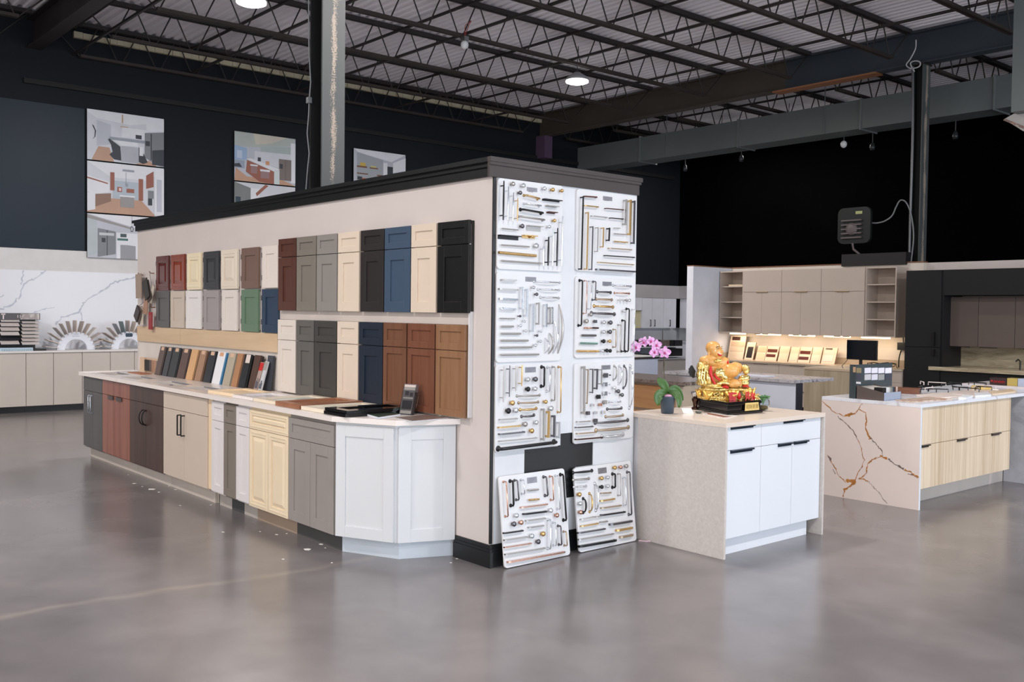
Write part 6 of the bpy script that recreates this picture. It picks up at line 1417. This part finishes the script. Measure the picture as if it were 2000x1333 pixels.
MB().box(xn+0.001, 3.0, 10.975, 11.0, gz+0.001, uzb-0.002).build('splashback', M_GRAN, r)
MB().box(xn+0.0005, xn+0.0305, by+0.03, 10.974, gz+0.001, zn-0.001).build('niche_side', M_BU, r)
r = thing('base_cabinet', 'black base cabinets beneath the olive granite worktop', 'cabinet', (-0.2, 10.7, 0))
MB().box(xn+0.001, 3.0, by+0.02, 10.99, 0, gz-0.056).build('cabinet_body', M_BU, r)
p = yt([(1992, 733)], 10.6)[0]
r = thing('tap', 'small dark kitchen tap on the granite worktop at the picture edge', 'tap', (p[0], 10.6, gz))
MB().tube([(p[0], 10.6, gz), (p[0], 10.6, gz+0.12), (p[0]-0.03, 10.6, gz+0.15), (p[0]-0.06, 10.6, gz+0.12)], 0.012, 7).build('spout', M_BLK, r)

# pale peninsula in front of the black kitchen
py0 = 6.75; pxx = PZ(1878, 749, 0.92)[0]
r = thing('kitchen_island', 'white-topped island behind the veined one with a black and red box', 'island', (0.8, 7.2, 0))
MB().box(pxx, 3.0, py0, py0+0.8, 0.885, 0.92).build('stone_top', paint((212, 204, 204), 0.3), r)
MB().box(pxx+0.12, 2.95, py0+0.08, py0+0.75, 0, 0.884).build('cabinet_body', M_BU, r)
fx0 = PY(1984, 762, py0+0.04)[0]
MB().box(fx0, fx0+1.2, py0+0.04, py0+0.079, 0.2, 0.884).build('blue_panel', paint((116, 132, 170), 0.5), r)
def on_pen(u0, u1, vt, rgb, name, label, cat, yy=None, dep=0.12):
    yy = yy or py0+0.06; x0 = PY(u0, 745, yy)[0]; x1 = PY(u1, 745, yy)[0]; zt = PY(u0, vt, yy)[1]
    return tag(MB().box(x0, x1, yy, yy+dep, 0.9205, zt).build(name, paint(rgb, 0.4), rel=(x0, yy, 0.92)), label, cat), x0, x1, zt, yy
o, x0, x1, zt, yy = on_pen(1933, 1966, 738, (52, 34, 32), 'display_box', 'dark brown box with red lettering on the white-topped island', 'box')
MBt = MB(); q = random.Random(4)
w = (x1-x0); mb = MB(); mb.ell((x0+w*0.13, yy-0.002, 0.92+(zt-0.92)*0.55), (w*0.05, 0.002, w*0.06), None, 10, 6)
n_ = 8
for i in range(n_):
    a = x0+w*(0.24+i*0.085); hh = (zt-0.92)*(0.22 if i % 2 else 0.30); zc = 0.92+(zt-0.92)*0.48
    mb.box(a, a+w*0.018, yy-0.003, yy-0.0003, zc-hh/2, zc+hh/2); mb.box(a, a+w*0.055, yy-0.003, yy-0.0003, zc+hh/2-0.006, zc+hh/2); mb.box(a, a+w*0.055, yy-0.003, yy-0.0003, zc-hh/2, zc-hh/2+0.006)
t_ = mb.build('red_lettering', paint((206, 34, 40), 0.4)); t_.parent = o; t_.location = tuple(-np.array(o.location))
on_pen(1967, 1987, 739, (186, 164, 90), 'mustard_box', 'mustard yellow box right of the dark brown one', 'box')
on_pen(1988, 2020, 740, (176, 186, 206), 'paper_stack', 'pale blue stack of papers at the right picture edge', 'papers')

# ------------------------------------------------------------------ granite island behind the statue
gx0, gx1 = -3.9, PZ(1341, 747, 0.92)[0]; gy = 4.13
M_GRAND = stone((90, 76, 70), (136, 122, 116), (60, 50, 46), 16, 0.25)
r = thing('kitchen_island', 'island with dark granite top and honey-wood drawers behind the orchid', 'island', ((gx0+gx1)/2, gy+0.5, 0))
MB().box(gx0, gx1, gy, gy+0.75, 0.885, 0.92).build('granite_top', M_GRAND, r)
MB().box(gx0+0.05, gx1-0.02, gy+0.04, gy+0.72, 0, 0.884).build('cabinet_body', paint((196, 180, 160), 0.5), r)
M_HONEY = wood((166, 120, 78), (190, 144, 98), 'X', 3, 0.45)
xr = PY(1320, 780, gy+0.02)[0]
for z0, z1 in ((0.79, 0.868), (0.60, 0.86), (0.33, 0.57), (0.06, 0.30))[1:]:
    a = xr
    for k in range(3):
        MB().box(a-0.70, a-0.003, gy+0.02, gy+0.0395, z0, z1).build('drawer', M_HONEY, r); a -= 0.70
MB().box(xr, gx1-0.02, gy+0.02, gy+0.0395, 0.02, 0.87).build('end_panel', paint((196, 180, 164), 0.5), r)
p = PZ(1410, 742, 0.92)
bx_a, bx_b = PZ(1472, 740, 0.92), PZ(1566, 743, 0.92)
iy = 5.42
r = thing('kitchen_island', 'blue-grey panelled island with mottled granite top right of the statue', 'island', (-1.9, 5.8, 0))
MB().box(-3.2, -1.30, iy, iy+0.8, 0.89, 0.925).build('granite_top', stone((150, 146, 146), (186, 184, 190), (110, 106, 106), 14, 0.25), r)
MB().box(-3.15, PY(1554, 770, iy+0.03)[0], iy+0.03, iy+0.15, 0, 0.889).build('panelled_body', paint((206, 212, 226), 0.4), r)
MB().box(PY(1554, 770, iy+0.03)[0]+0.001, PY(1554, 770, iy+0.03)[0]+0.012, iy+0.03, iy+0.15, 0, 0.889).build('dark_end_panel', paint((50, 52, 60), 0.4), r)
x, y = PZ(1478, 738, 0.925); x -= 0.25; y += 0.15
tag(MB().box(x-0.15, x+0.25, y, y+0.22, 0.9255, 0.934).build('paper_sheet', paint((220, 220, 232), 0.5), rel=(x, y, 0.925)), 'white sheets of paper lying on the blue-grey island', 'papers')
x, y = PY(1420, 703, 7.0)[0], 7.0
# ------------------------------------------------------------------ far left corner kitchen
lx = -11.64
def fy_(u, v_, x=lx): return PX(u, v_, x)
r = thing('ceiling_soffit', 'grey soffit box above the far white wall cabinets', 'soffit', (-11.8, 14, 2.04))
MB().box(XL+0.026, lx, 11.6, 16.29, 2.04, 2.37).box(lx, -6.5, 15.9, 16.29, 2.04, 2.37).build('soffit_box', paint((176, 174, 178), 0.6), r)
M_FW = paint((226, 228, 238), 0.45)
def farcab(y0, y1, label, handles, niche=False):
    r = thing('upper_cabinet', label, 'cabinet', (-11.8, (y0+y1)/2, 1.27), 'white wall cabinets in the far corner')
    MB().box(XL+0.026, lx-0.02, y0, y1-0.002, 1.27, 2.038).build('cabinet_body', M_FW, r)
    dd = front(FX(lx-0.02, 0), y0+0.003, y1-0.005, 1.272, 2.03, 0, 0.018).build('door', M_FW, r)
    for h_ in handles: bow(MB(), FX(lx-0.002, 0), h_, 1.40, 0, 0.08, 0.03, 0.009).build('bar_handle', M_BLKH, dd)
y0 = fy_(1254, 620)[0]
yA = fy_(1274, 620)[0]; yB = fy_(1296, 620)[0]; yC = fy_(1311, 620)[0]
farcab(y0+0.0, yA, 'white wall cabinet in the far corner with a cream recess at its left', [yA-0.08])
farcab(yA, yB, 'white wall cabinet in the far corner with one black handle on its left', [yA+0.08])
farcab(yB, yC+0.2, 'white wall cabinet in the far corner closest to the back wall', [yC-0.06])
r = thing('cream_niche', 'cream lined recess at the left end of the far white cabinets', 'recess', (-11.8, y0-0.5, 1.3))
MB().box(XL+0.026, lx-0.05, y0-1.0, y0-0.004, 1.27, 1.72).build('cream_lining', paint((206, 200, 166), 0.6), r); MB().box(XL+0.026, lx-0.002, y0-1.0, y0-0.004, 1.721, 2.038).build('bulkhead', M_FW, r)
r = thing('upper_cabinet', 'white wall cabinet on the back wall beside the far corner', 'cabinet', (-10.5, 16.1, 1.27), None)
MB().box(lx+0.002, -7.2, 15.95, 16.29, 1.27, 2.038).build('cabinet_body', M_FW, r)
front(FY(0, 15.95), lx+0.01, -10.4, 1.272, 2.03, 0, 0.018).build('door', M_FW, r)
struct(MB().box(XL+0.0255, XL+0.04, 11.6, 16.28, 0.93, 1.268).box(XL+0.05, -7.0, 16.27, 16.295, 0.0, 1.268).build('trim_2', veined((206, 210, 216), (170, 160, 120), 1.0, 0.03, 0.3, 1.0, 4.0)))
# black stone sample racks on the far counter
r = thing('base_cabinet', 'white base cabinets along the far corner wall', 'cabinet', (-11.7, 14, 0))
MB().box(XL+0.03, -11.36, 11.6, 16.2, 0.0, 0.90).build('cabinet_body', M_FW, r)
MB().box(XL+0.03, -11.33, 11.6, 16.2, 0.901, 0.93).build('worktop_slab', paint((200, 204, 210), 0.3), r)
M_RK = paint((34, 34, 38), 0.4)
for k, (u0, u1, v0, v1, rgb, lb) in enumerate(((1246, 1268, 692, 699, (30, 34, 36), 'low dark slab on the far counter left of the orchid stake'), (1300, 1308, 665, 677, (120, 108, 104), 'taupe stone sample box in the far rack'), (1309, 1316.5, 665, 677, (28, 28, 32), 'narrow black stone sample box in the far rack'),
        (1318, 1333, 665, 677, (36, 36, 40), 'wide black stone sample box on the top row of the far rack'), (1308, 1333, 681, 697, (30, 30, 34), 'large black stone sample box on the lower row of the far rack'), (1240, 1290, 664, 676, (44, 42, 46), 'long dark stone sample box behind the orchid flowers'))):
    xx_ = -9.6; (ya, za), (yb, zb2) = PX(u0, v1, xx_), PX(u1, v0, xx_)
    tag(MB().box(xx_-0.3, xx_, ya, yb, za, zb2).build('stone_sample_box', paint(rgb, 0.4), rel=(xx_, ya, za)), lb, 'sample box', 'dark stone sample boxes in the far rack')
xx_ = -9.58
r = thing('display_rack', 'white display rack holding dark stone sample boxes in the far corner', 'rack', (xx_, 11.5, 0))
for v_ in (678.5, 699, 703):
    a, z_ = PX(1230, v_, xx_); c, _ = PX(1335, v_, xx_); MB().box(xx_-0.36, xx_+0.02, a-0.5, c+0.1, z_-0.02, z_+0.0).build('rack_shelf', M_FW, r)
a, z_ = PX(1230, 703, xx_); MB().box(xx_-0.36, xx_-0.31, a-0.5, c+0.1, 0, 1.25).build('rack_back', paint((190, 196, 206), 0.5), r); MB().box(xx_-0.3, xx_, a-0.5, c+0.1, 0, z_-0.03).build('rack_base', paint((206, 200, 196), 0.5), r)
# pale counter in front of it
xw = -6.9
a, z_ = PX(1230, 701, xw); c, _ = PX(1288, 702, xw)
r = thing('display_counter', 'white counter with thin dark top edge behind the granite island', 'counter', (xw, (a+c)/2, 0))
MB().box(xw-0.7, xw, a-0.5, c, z_-0.02, z_+0.02).build('dark_edged_top', paint((50, 48, 48), 0.4), r); MB().box(xw-0.68, xw-0.02, a-0.5, c-0.02, 0, z_-0.021).build('counter_body', paint((206, 214, 232), 0.4), r)
MB().box(xw-0.72, xw+0.01, a-0.5, c+0.01, z_+0.0205, z_+0.035).build('worktop_slab', paint((220, 218, 216), 0.3), r)

# ================================================================== LEFT WALL: CABINETS, DISPLAYS, PICTURES
LX = -11.36
seams = [-1.9] + [PX(u, 740, LX)[0] for u in (-1e-6+0.0-50, 51, 104.6, 161, 215.6, 262.8)] + [PX(320, 740, LX)[0], PX(372, 740, LX)[0]]
seams = sorted(set(round(s, 3) for s in seams))[1:]
M_LCAB = paint((188, 180, 172), 0.5, 1.08, 0.03)
ln = ['cut by the left picture edge', 'first full one from the left picture edge', 'below the tile rack', 'below the first fan of tiles', 'between the two fans of tiles', 'touching the partition corner in view', 'hidden end one behind the partition', 'last one behind the partition']
for i in range(len(seams)-1):
    y0, y1 = seams[i], seams[i+1]
    r = thing('base_cabinet', 'plain beige-grey base cabinet on the left wall, %s' % ln[min(i, 7)], 'cabinet', (-11.6, (y0+y1)/2, 0), 'plain base cabinets along the left wall')
    MB().box(XL+0.03, LX-0.02, y0, y1-0.001, 0.10, 0.925).build('cabinet_body', M_LCAB, r); MB().box(XL+0.03, LX-0.07, y0, y1-0.001, 0, 0.099).build('toe_kick', M_BLK, r)
    front(FX(LX-0.02, 0), y0+0.004, y1-0.005, 0.105, 0.922, 0, 0.02).build('door', M_LCAB, r, 0.001)
ct = 0.955
tag(MB().box(XL+0.027, LX+0.02, seams[0], seams[-1], 0.926, ct).build('worktop', paint((220, 216, 214), 0.3), rel=(-11.6, 1, 0.926)), 'long white worktop along the marble left wall', 'worktop')
# fan-shaped tile holders
def fan(u0, label, cols, badge=False, sq=1.0):
    xx_ = -11.60; yc, zb_ = PX(u0, 682, xx_); zb_ = ct+0.001; R0, R1 = 0.17, 0.36*sq
    r = thing('tile_fan_stand', label, 'tile display', (xx_, yc, ct), 'half-round white tile stands')
    n_ = 20; pts = [(R1*0.8*math.cos(PI*k/n_), R1*0.8*math.sin(PI*k/n_)) for k in range(n_+1)] + [(R0*math.cos(PI*k/n_), R0*math.sin(PI*k/n_)) for k in range(n_, -1, -1)]
    mb = MB(); Fq = FX(xx_, yc, zb_)
    for k in range(n_): mb.prism(Fq, [pts[k], pts[k+1], pts[2*n_-k], pts[2*n_+1-k]], 0, 0.05)
    mb.build('half_ring', paint((220, 224, 234), 0.4), r)
    for k, c_ in enumerate(cols):
        a = PI*(k+0.5)/len(cols); ra, rb_ = 0.27*sq, 0.47*sq
        cdir = np.array((0, math.cos(a), math.sin(a))); tdir = np.array((0, -math.sin(a), math.cos(a)))
        Ft = frame(np.array((xx_-0.12, yc, zb_))+cdir*ra, cdir, (1, 0, 0), tdir)
        MB().fbox(Ft, 0, rb_-ra, 0, 0.20, -0.005, 0.005).build('tile', paint(c_, 0.35), r)
    if badge:
        MB().prism(FX(xx_+0.051, yc, zb_), [(-0.05, 0.20), (0.05, 0.20), (0.06, 0.23), (0.05, 0.26), (-0.05, 0.26), (-0.06, 0.23)], 0, 0.004).build('dark_badge', paint((44, 62, 78), 0.4), r)
    else:
        mb = MB()
        for j, (wd, zz) in enumerate(((0.07, 0.24), (0.12, 0.21))):
            for k in range(int(wd/0.014)): mb.fbox(FX(xx_+0.05, yc, zb_), -wd/2+k*0.014, -wd/2+k*0.014+0.008, zz, zz+0.016, 0.0002, 0.001)
        mb.build('grey_lettering', paint((170, 178, 190), 0.5), r)
base_c = [(200, 190, 180), (190, 176, 166), (176, 160, 150), (206, 198, 190), (186, 168, 154), (168, 152, 140), (196, 180, 168), (184, 170, 160), (172, 156, 146), (150, 142, 136), (190, 176, 166), (206, 194, 184), (200, 188, 178)]
fan(147, 'white half-round stand fanning out pale tiles, nearer the tile rack', base_c)
fan(250, 'white half-round stand fanning out tiles with a dark badge, beside the partition', [(200, 196, 190), (170, 150, 120), (160, 140, 130), (196, 186, 176), (120, 124, 128), (96, 118, 120), (180, 160, 150), (196, 180, 168), (186, 160, 146), (206, 196, 186), (150, 140, 134), (190, 180, 170), (196, 186, 176)][::-1], True)
# rack of flooring samples
xx_ = -11.5; ya, zt = PX(2, 612, xx_); yb, _ = PX(78, 612, xx_)
r = thing('tile_rack', 'black stepped rack of pale floor samples under a printed header', 'tile display', (xx_, (ya+yb)/2, ct))
MB().box(xx_-0.30, xx_+0.12, ya-0.02, yb+0.06, ct+0.001, ct+0.03).box(xx_-0.30, xx_-0.27, ya, yb, ct+0.03, zt).build('rack_frame', paint((24, 24, 26), 0.4), r)
yh = PX(78, 620, xx_-0.26)[0]; z0 = PX(40, 625, xx_-0.26)[1]
hd = MB().box(xx_-0.269, xx_-0.25, ya, yh, z0, zt).build('printed_header', paint((86, 84, 88), 0.5), r)
mb = MB(); Fh = FX(xx_-0.2495, ya, z0); hh = zt-z0
strokes(mb, Fh, [(a*0.9, b*0.8+0.6, c*0.9, d_*0.8+0.6) for a, b, c, d_ in GL['T']], 0.06, 0.0, hh/6.5, 0.0002, 0.001, 0.018)
strokes(mb, Fh, GL['I'], 0.28, hh*0.3, hh/14, 0.0002, 0.001, 0.008); strokes(mb, Fh, GL['E'], 0.33, hh*0.3, hh/14, 0.0002, 0.001, 0.008)
mb.build('white_lettering', paint((226, 214, 216), 0.5), hd)
MB().fbox(Fh, (yh-ya)*0.54, (yh-ya)*0.98, hh*0.06, hh*0.94, 0.0002, 0.001).build('header_photo', stone((206, 200, 198), (150, 140, 138), (226, 222, 220), 6, 0.4), hd)
for col, (u0, u1, n_, vtop, black) in enumerate(((3, 42, 6, 622, 4), (44.5, 81, 7, 626, -1))):
    for k in range(n_):
        v0 = vtop+k*(683-vtop-8)/n_; v1 = v0+(683-vtop-8)/n_*0.72
        dx_ = 0.30*k/n_
        p0_ = PX(u0, v0, xx_-0.20+dx_); p1_ = PX(u1, v1, xx_-0.12+dx_)
        Fs = frame((xx_-0.22+dx_, p0_[0], p1_[1]), (0, 1, 0), (-0.09, 0, p0_[1]-p1_[1]))
        rgb = (20, 24, 30) if k == black else (206-4*(k % 3), 200-5*(k % 3), 198-6*(k % 3))
        MB().fbox(Fs, 0, p1_[0]-p0_[0], 0, math.hypot(0.09, p0_[1]-p1_[1]), -0.008, 0).build('floor_sample', paint(rgb, 0.4), r)
x0 = xx_+0.10
tag(MB().box(x0, x0+0.02, ya-0.25, ya+0.42, ct+0.0005, ct+0.05).box(x0-0.1, x0, ya-0.25, ya+0.42, ct+0.031, ct+0.05).build('light_sample', paint((176, 200, 214), 0.4), rel=(x0, ya, ct)), 'pale blue strip lying at the foot of the tile rack', 'sample')

# pictures: big printed kitchen photographs (flat prints)
def picture(F, w, h, polys, seedn):
    mb = MB(); mats = []; 
    def mi_of(rgb):
        if rgb not in mats: mats.append(rgb)
        return mats.index(rgb)
    for i, (rgb, pts) in enumerate(polys): mb.face(F, [(a*w, c*h) for a, c in pts], 0.0004*(i+1), mi_of(rgb))
    return mb, [paint(m_, 0.5) for m_ in mats]
def R_(a, b_, c, d_): return [(a, b_), (c, b_), (c, d_), (a, d_)]
W1, W2, W3, GY = (206, 208, 216), (186, 190, 200), (222, 224, 230), (150, 156, 166)
FLR = (186, 150, 128); DK = (52, 58, 66); RD = (150, 92, 76); FRG = (126, 130, 136)
pic1 = [(W1, R_(0, 0, 1, 1)), (W3, [(0, 1), (1, 1), (1, 0.92), (0.55, 0.78), (0.12, 0.84), (0, 0.95)]), (W2, [(0.12, 0.28), (0.12, 0.80), (0.30, 0.74), (0.30, 0.35)]), (FLR, [(0.06, 0.02), (0.14, 0.28), (0.28, 0.28), (0.34, 0.0), (0.06, 0.0)]), (FLR, [(0.62, 0.0), (0.9, 0.0), (0.8, 0.1)]),
        (W3, R_(0.44, 0.52, 0.76, 0.72)), (GY, R_(0.28, 0.44, 0.74, 0.50)), (DK, R_(0.62, 0.52, 0.70, 0.60)), (FRG, [(0.74, 0.16), (0.74, 0.66), (1.0, 0.72), (1, 0.0), (0.9, 0.02)]), (W3, [(0.76, 0.68), (0.76, 0.88), (1, 0.98), (1, 0.74)]), (DK, R_(0.82, 0.12, 0.835, 0.66)), (DK, R_(0.75, 0.40, 0.81, 0.50)), (DK, [(0.84, 0.02), (1.0, 0.02), (1, 0.36), (0.84, 0.32)]),
        (DK, [(0.26, 0.44), (0.28, 0.46), (0.42, 0.32), (0.43, 0.04), (0.34, 0.05), (0.28, 0.14), (0.32, 0.2), (0.30, 0.34)]), (W3, [(0.33, 0.44), (0.43, 0.34), (0.66, 0.36), (0.64, 0.44)]), ((176, 178, 186), R_(0.43, 0.02, 0.66, 0.34)), (DK, [(0.66, 0.36), (0.66, 0.05), (0.72, 0.02), (0.78, 0.06), (0.73, 0.22)]), (W3, R_(0.67, 0.18, 0.72, 0.36)),
        ((190, 160, 120), R_(0.44, 0.80, 0.455, 0.97)), ((190, 160, 120), R_(0.42, 0.72, 0.52, 0.735)), (DK, [(0.06, 0.40), (0.10, 0.46), (0.11, 0.58), (0.08, 0.68), (0.06, 0.70), (0.095, 0.58), (0.09, 0.46)])]
pic2 = [(W1, R_(0, 0, 1, 1)), (W3, [(0, 1), (1, 1), (0.8, 0.72), (0.3, 0.72)]), (FLR, [(0, 0.02), (0.3, 0.30), (0.7, 0.30), (0.88, 0.02), (0.88, 0), (0, 0)]), ((176, 186, 196), R_(0.32, 0.30, 0.66, 0.66)), (RD, R_(0.29, 0.46, 0.345, 0.82)), (RD, R_(0.66, 0.30, 0.72, 0.74)), (RD, [(0.76, 0.55), (0.76, 0.82), (0.86, 0.92), (0.86, 0.60)]), (W3, [(0, 0.40), (0, 0.72), (0.28, 0.62), (0.28, 0.44)]), (RD, [(0, 0.66), (0, 0.69), (0.26, 0.60), (0.26, 0.575)]), ((140, 110, 96), [(0.02, 0.06), (0.1, 0.36), (0.3, 0.40), (0.3, 0.24)]), (W3, [(0.0, 0.02), (0.1, 0.06), (0.1, 0.38), (0, 0.38)]),
        (W3, [(0.08, 0.36), (0.28, 0.42), (0.28, 0.44), (0, 0.40)]), ((150, 146, 146), R_(0.42, 0.14, 0.60, 0.36)), (W3, R_(0.41, 0.35, 0.61, 0.38)), (RD, R_(0.38, 0.44, 0.44, 0.54)), (RD, R_(0.50, 0.44, 0.60, 0.52)), ((226, 196, 196), R_(0.40, 0.46, 0.43, 0.52)), (DK, R_(0.785, 0.22, 0.84, 0.36)), (FRG, R_(0.785, 0.36, 0.86, 0.52)), (W3, R_(0.87, 0.02, 1.0, 0.98)), (GY, R_(0.45, 0.86, 0.60, 0.90)), (W2, R_(0.90, 0.10, 0.97, 0.76)), (GY, R_(0.49, 0.60, 0.495, 0.84)), (GY, R_(0.485, 0.56, 0.52, 0.62))]
pic3 = [(W2, R_(0, 0, 1, 1)), (W3, [(0, 1), (1, 1), (1, 0.76), (0.6, 0.74)]), ((150, 146, 146), [(0, 0.98), (0.60, 0.72), (0.60, 0.68), (0, 0.90)]), ((176, 186, 190), [(0, 0.02), (0, 0.90), (0.12, 0.84), (0.12, 0.1)]), (FRG, [(0.13, 0.02), (0.13, 0.68), (0.36, 0.62), (0.36, 0.10)]), ((60, 64, 70), R_(0.245, 0.06, 0.255, 0.64)), ((196, 200, 204), R_(0.15, 0.52, 0.34, 0.58)), (DK, R_(0.18, 0.36, 0.23, 0.46)), (W3, R_(0.37, 0.0, 0.66, 0.6)), ((150, 152, 158), R_(0.42, 0.0, 0.62, 0.32)), (W3, [(0.40, 0.34), (0.64, 0.30), (0.64, 0.34), (0.44, 0.38)]), ((70, 84, 88), R_(0.42, 0.50, 0.50, 0.58)), ((70, 110, 104), R_(0.38, 0.42, 0.52, 0.47)), (DK, R_(0.555, 0.64, 0.585, 0.76)), (W3, R_(0.562, 0.66, 0.578, 0.74)), (DK, R_(0.57, 0.76, 0.573, 1.0))]
pic4 = [(W2, R_(0, 0, 1, 1)), ((176, 184, 180), [(0, 1), (1, 1), (0.95, 0.84), (0.35, 0.72), (0, 0.70)]), ((200, 194, 180), [(0.3, 1), (0.85, 1), (0.6, 0.84), (0.34, 0.78)]), ((150, 176, 206), [(0, 0.42), (0, 0.72), (0.2, 0.68), (0.2, 0.44)]), ((186, 200, 220), R_(0.04, 0.46, 0.12, 0.62)), ((168, 180, 180), [(0.42, 0.62), (0.42, 0.74), (0.95, 0.82), (0.95, 0.66)]), (W1, [(0.32, 0.44), (0.32, 0.64), (0.92, 0.66), (0.92, 0.3)]), (W3, R_(0.92, 0.06, 1.0, 0.9)), ((190, 150, 126), [(0, 0.0), (0.02, 0.26), (0.2, 0.1), (0.75, 0.12), (1, 0.0)]), ((150, 160, 176), R_(0.0, 0.26, 0.16, 0.42)), (DK, [(0, 0.34), (0.08, 0.36), (0.12, 0.28), (0, 0.28)]),
        ((118, 108, 104), R_(0.72, 0.10, 0.93, 0.54)), ((80, 74, 72), R_(0.825, 0.10, 0.832, 0.54)), (DK, R_(0.735, 0.34, 0.785, 0.44)), (RD, [(0.18, 0.2), (0.2, 0.44), (0.64, 0.26), (0.64, 0.0), (0.4, 0.02)]), (W3, [(0.18, 0.46), (0.26, 0.48), (0.74, 0.32), (0.64, 0.26)]), ((206, 216, 216), R_(0.64, 0.0, 0.73, 0.30)), ((150, 120, 120), R_(0.26, 0.18, 0.36, 0.34)), ((150, 120, 120), R_(0.42, 0.10, 0.56, 0.26)), (W3, R_(0.25, 0.33, 0.37, 0.36)), (W3, R_(0.41, 0.24, 0.57, 0.28)), ((206, 150, 110), R_(0.5, 0.38, 0.56, 0.46)), (DK, R_(0.37, 0.44, 0.42, 0.52))]
pic5 = [(W1, R_(0, 0, 1, 1)), ((120, 124, 124), [(0, 0), (0, 1), (0.26, 0.9), (0.26, 0)]), (W3, [(0.26, 0.0), (0.26, 0.9), (0.4, 0.9), (0.4, 0)]), ((40, 60, 74), R_(0.02, 0.2, 0.10, 0.7)), (RD, [(0.34, 0.80), (0.36, 0.74), (0.55, 0.98), (0.5, 1.0)]), (RD, [(0.36, 0.5), (0.36, 0.46), (0.7, 0.34), (0.7, 0.38)]), (RD, R_(0.34, 0.1, 0.8, 0.13))]
pic6 = [(W2, R_(0, 0, 1, 1)), (W3, [(0, 1), (1, 1), (0.72, 0.78), (0.08, 0.92)]), ((160, 166, 172), [(0.06, 0.1), (0.06, 0.92), (0.56, 0.80), (0.56, 0.1)]), ((120, 80, 60), R_(0.06, 0.56, 0.25, 0.60)), ((120, 80, 60), R_(0.30, 0.56, 0.46, 0.59)), ((120, 80, 60), R_(0.06, 0.40, 0.27, 0.43)), ((120, 80, 60), R_(0.44, 0.40, 0.55, 0.43)), (DK, R_(0.07, 0.26, 0.16, 0.34)), ((200, 170, 80), R_(0.12, 0.60, 0.22, 0.68)), ((196, 190, 130), R_(0.32, 0.59, 0.42, 0.63)), ((190, 96, 60), R_(0.16, 0.24, 0.25, 0.31)), (DK, R_(0.64, 0.40, 0.75, 0.66)), (W3, R_(0.56, 0.34, 0.64, 0.74)), ((150, 152, 158), [(0.75, 0.0), (0.75, 0.50), (1, 0.56), (1, 0.1)]), (W3, [(0.75, 0.52), (0.75, 0.76), (1.0, 0.92), (1, 0.60)]), ((176, 110, 80), R_(0.06, 0.17, 0.5, 0.20)), (W3, R_(0.06, 0.0, 0.5, 0.17)), (DK, R_(0.56, 0.14, 0.74, 0.36)), ((190, 110, 70), R_(0.5, 0.1, 0.62, 0.16))]
def banner(label, y0, y1, zt, frames):
    r = thing('picture_banner', label, 'poster', (XL+0.04, (y0+y1)/2, frames[-1][1]), 'tall printed kitchen photographs on the dark wall')
    for z1, z0, polys, k in frames:
        F = FX(XL+0.055, y0, z0)
        MB().fbox(F, 0, y1-y0, 0, z1-z0-0.02, -0.024, 0).build('photo_panel', M_BLK, r)
        mb, mts = picture(F, y1-y0, z1-z0-0.025, polys, k); mb.build('printed_photo', mts, r)
    return r
xp = XL+0.055
y0, zt = PX(170, 209, xp); y1 = PX(320, 240, xp)[0]
zz1 = PX(172, 311, xp)[1]; zz2 = PX(175, 414, xp)[1]; zz3 = PX(178, 503, xp)[1]
banner('leftmost tall banner of three bright kitchen photos on the dark wall', y0, y1, zt, [(zt, zz1, pic1, 1), (zz1, zz2, pic2, 2), (zz2, zz3, pic3, 3)])
y0, zt = PX(458, 253, xp); y1 = PX(577, 275, xp)[0]; z1 = PX(458, 352, xp)[1]
banner('middle banner showing an island with reddish stools left of the column', y0, y1, zt, [(zt, z1, pic4, 4), (z1, z1-(zt-z1), pic5, 5)])
y0, zt = PX(691, 287, xp); y1 = PX(792, 305, xp)[0]
banner('rightmost banner right of the column, showing kitchen wall shelves', y0, y1, zt, [(zt, zt-0.85, pic6, 6), (zt-0.85, zt-1.7, pic3, 7)])
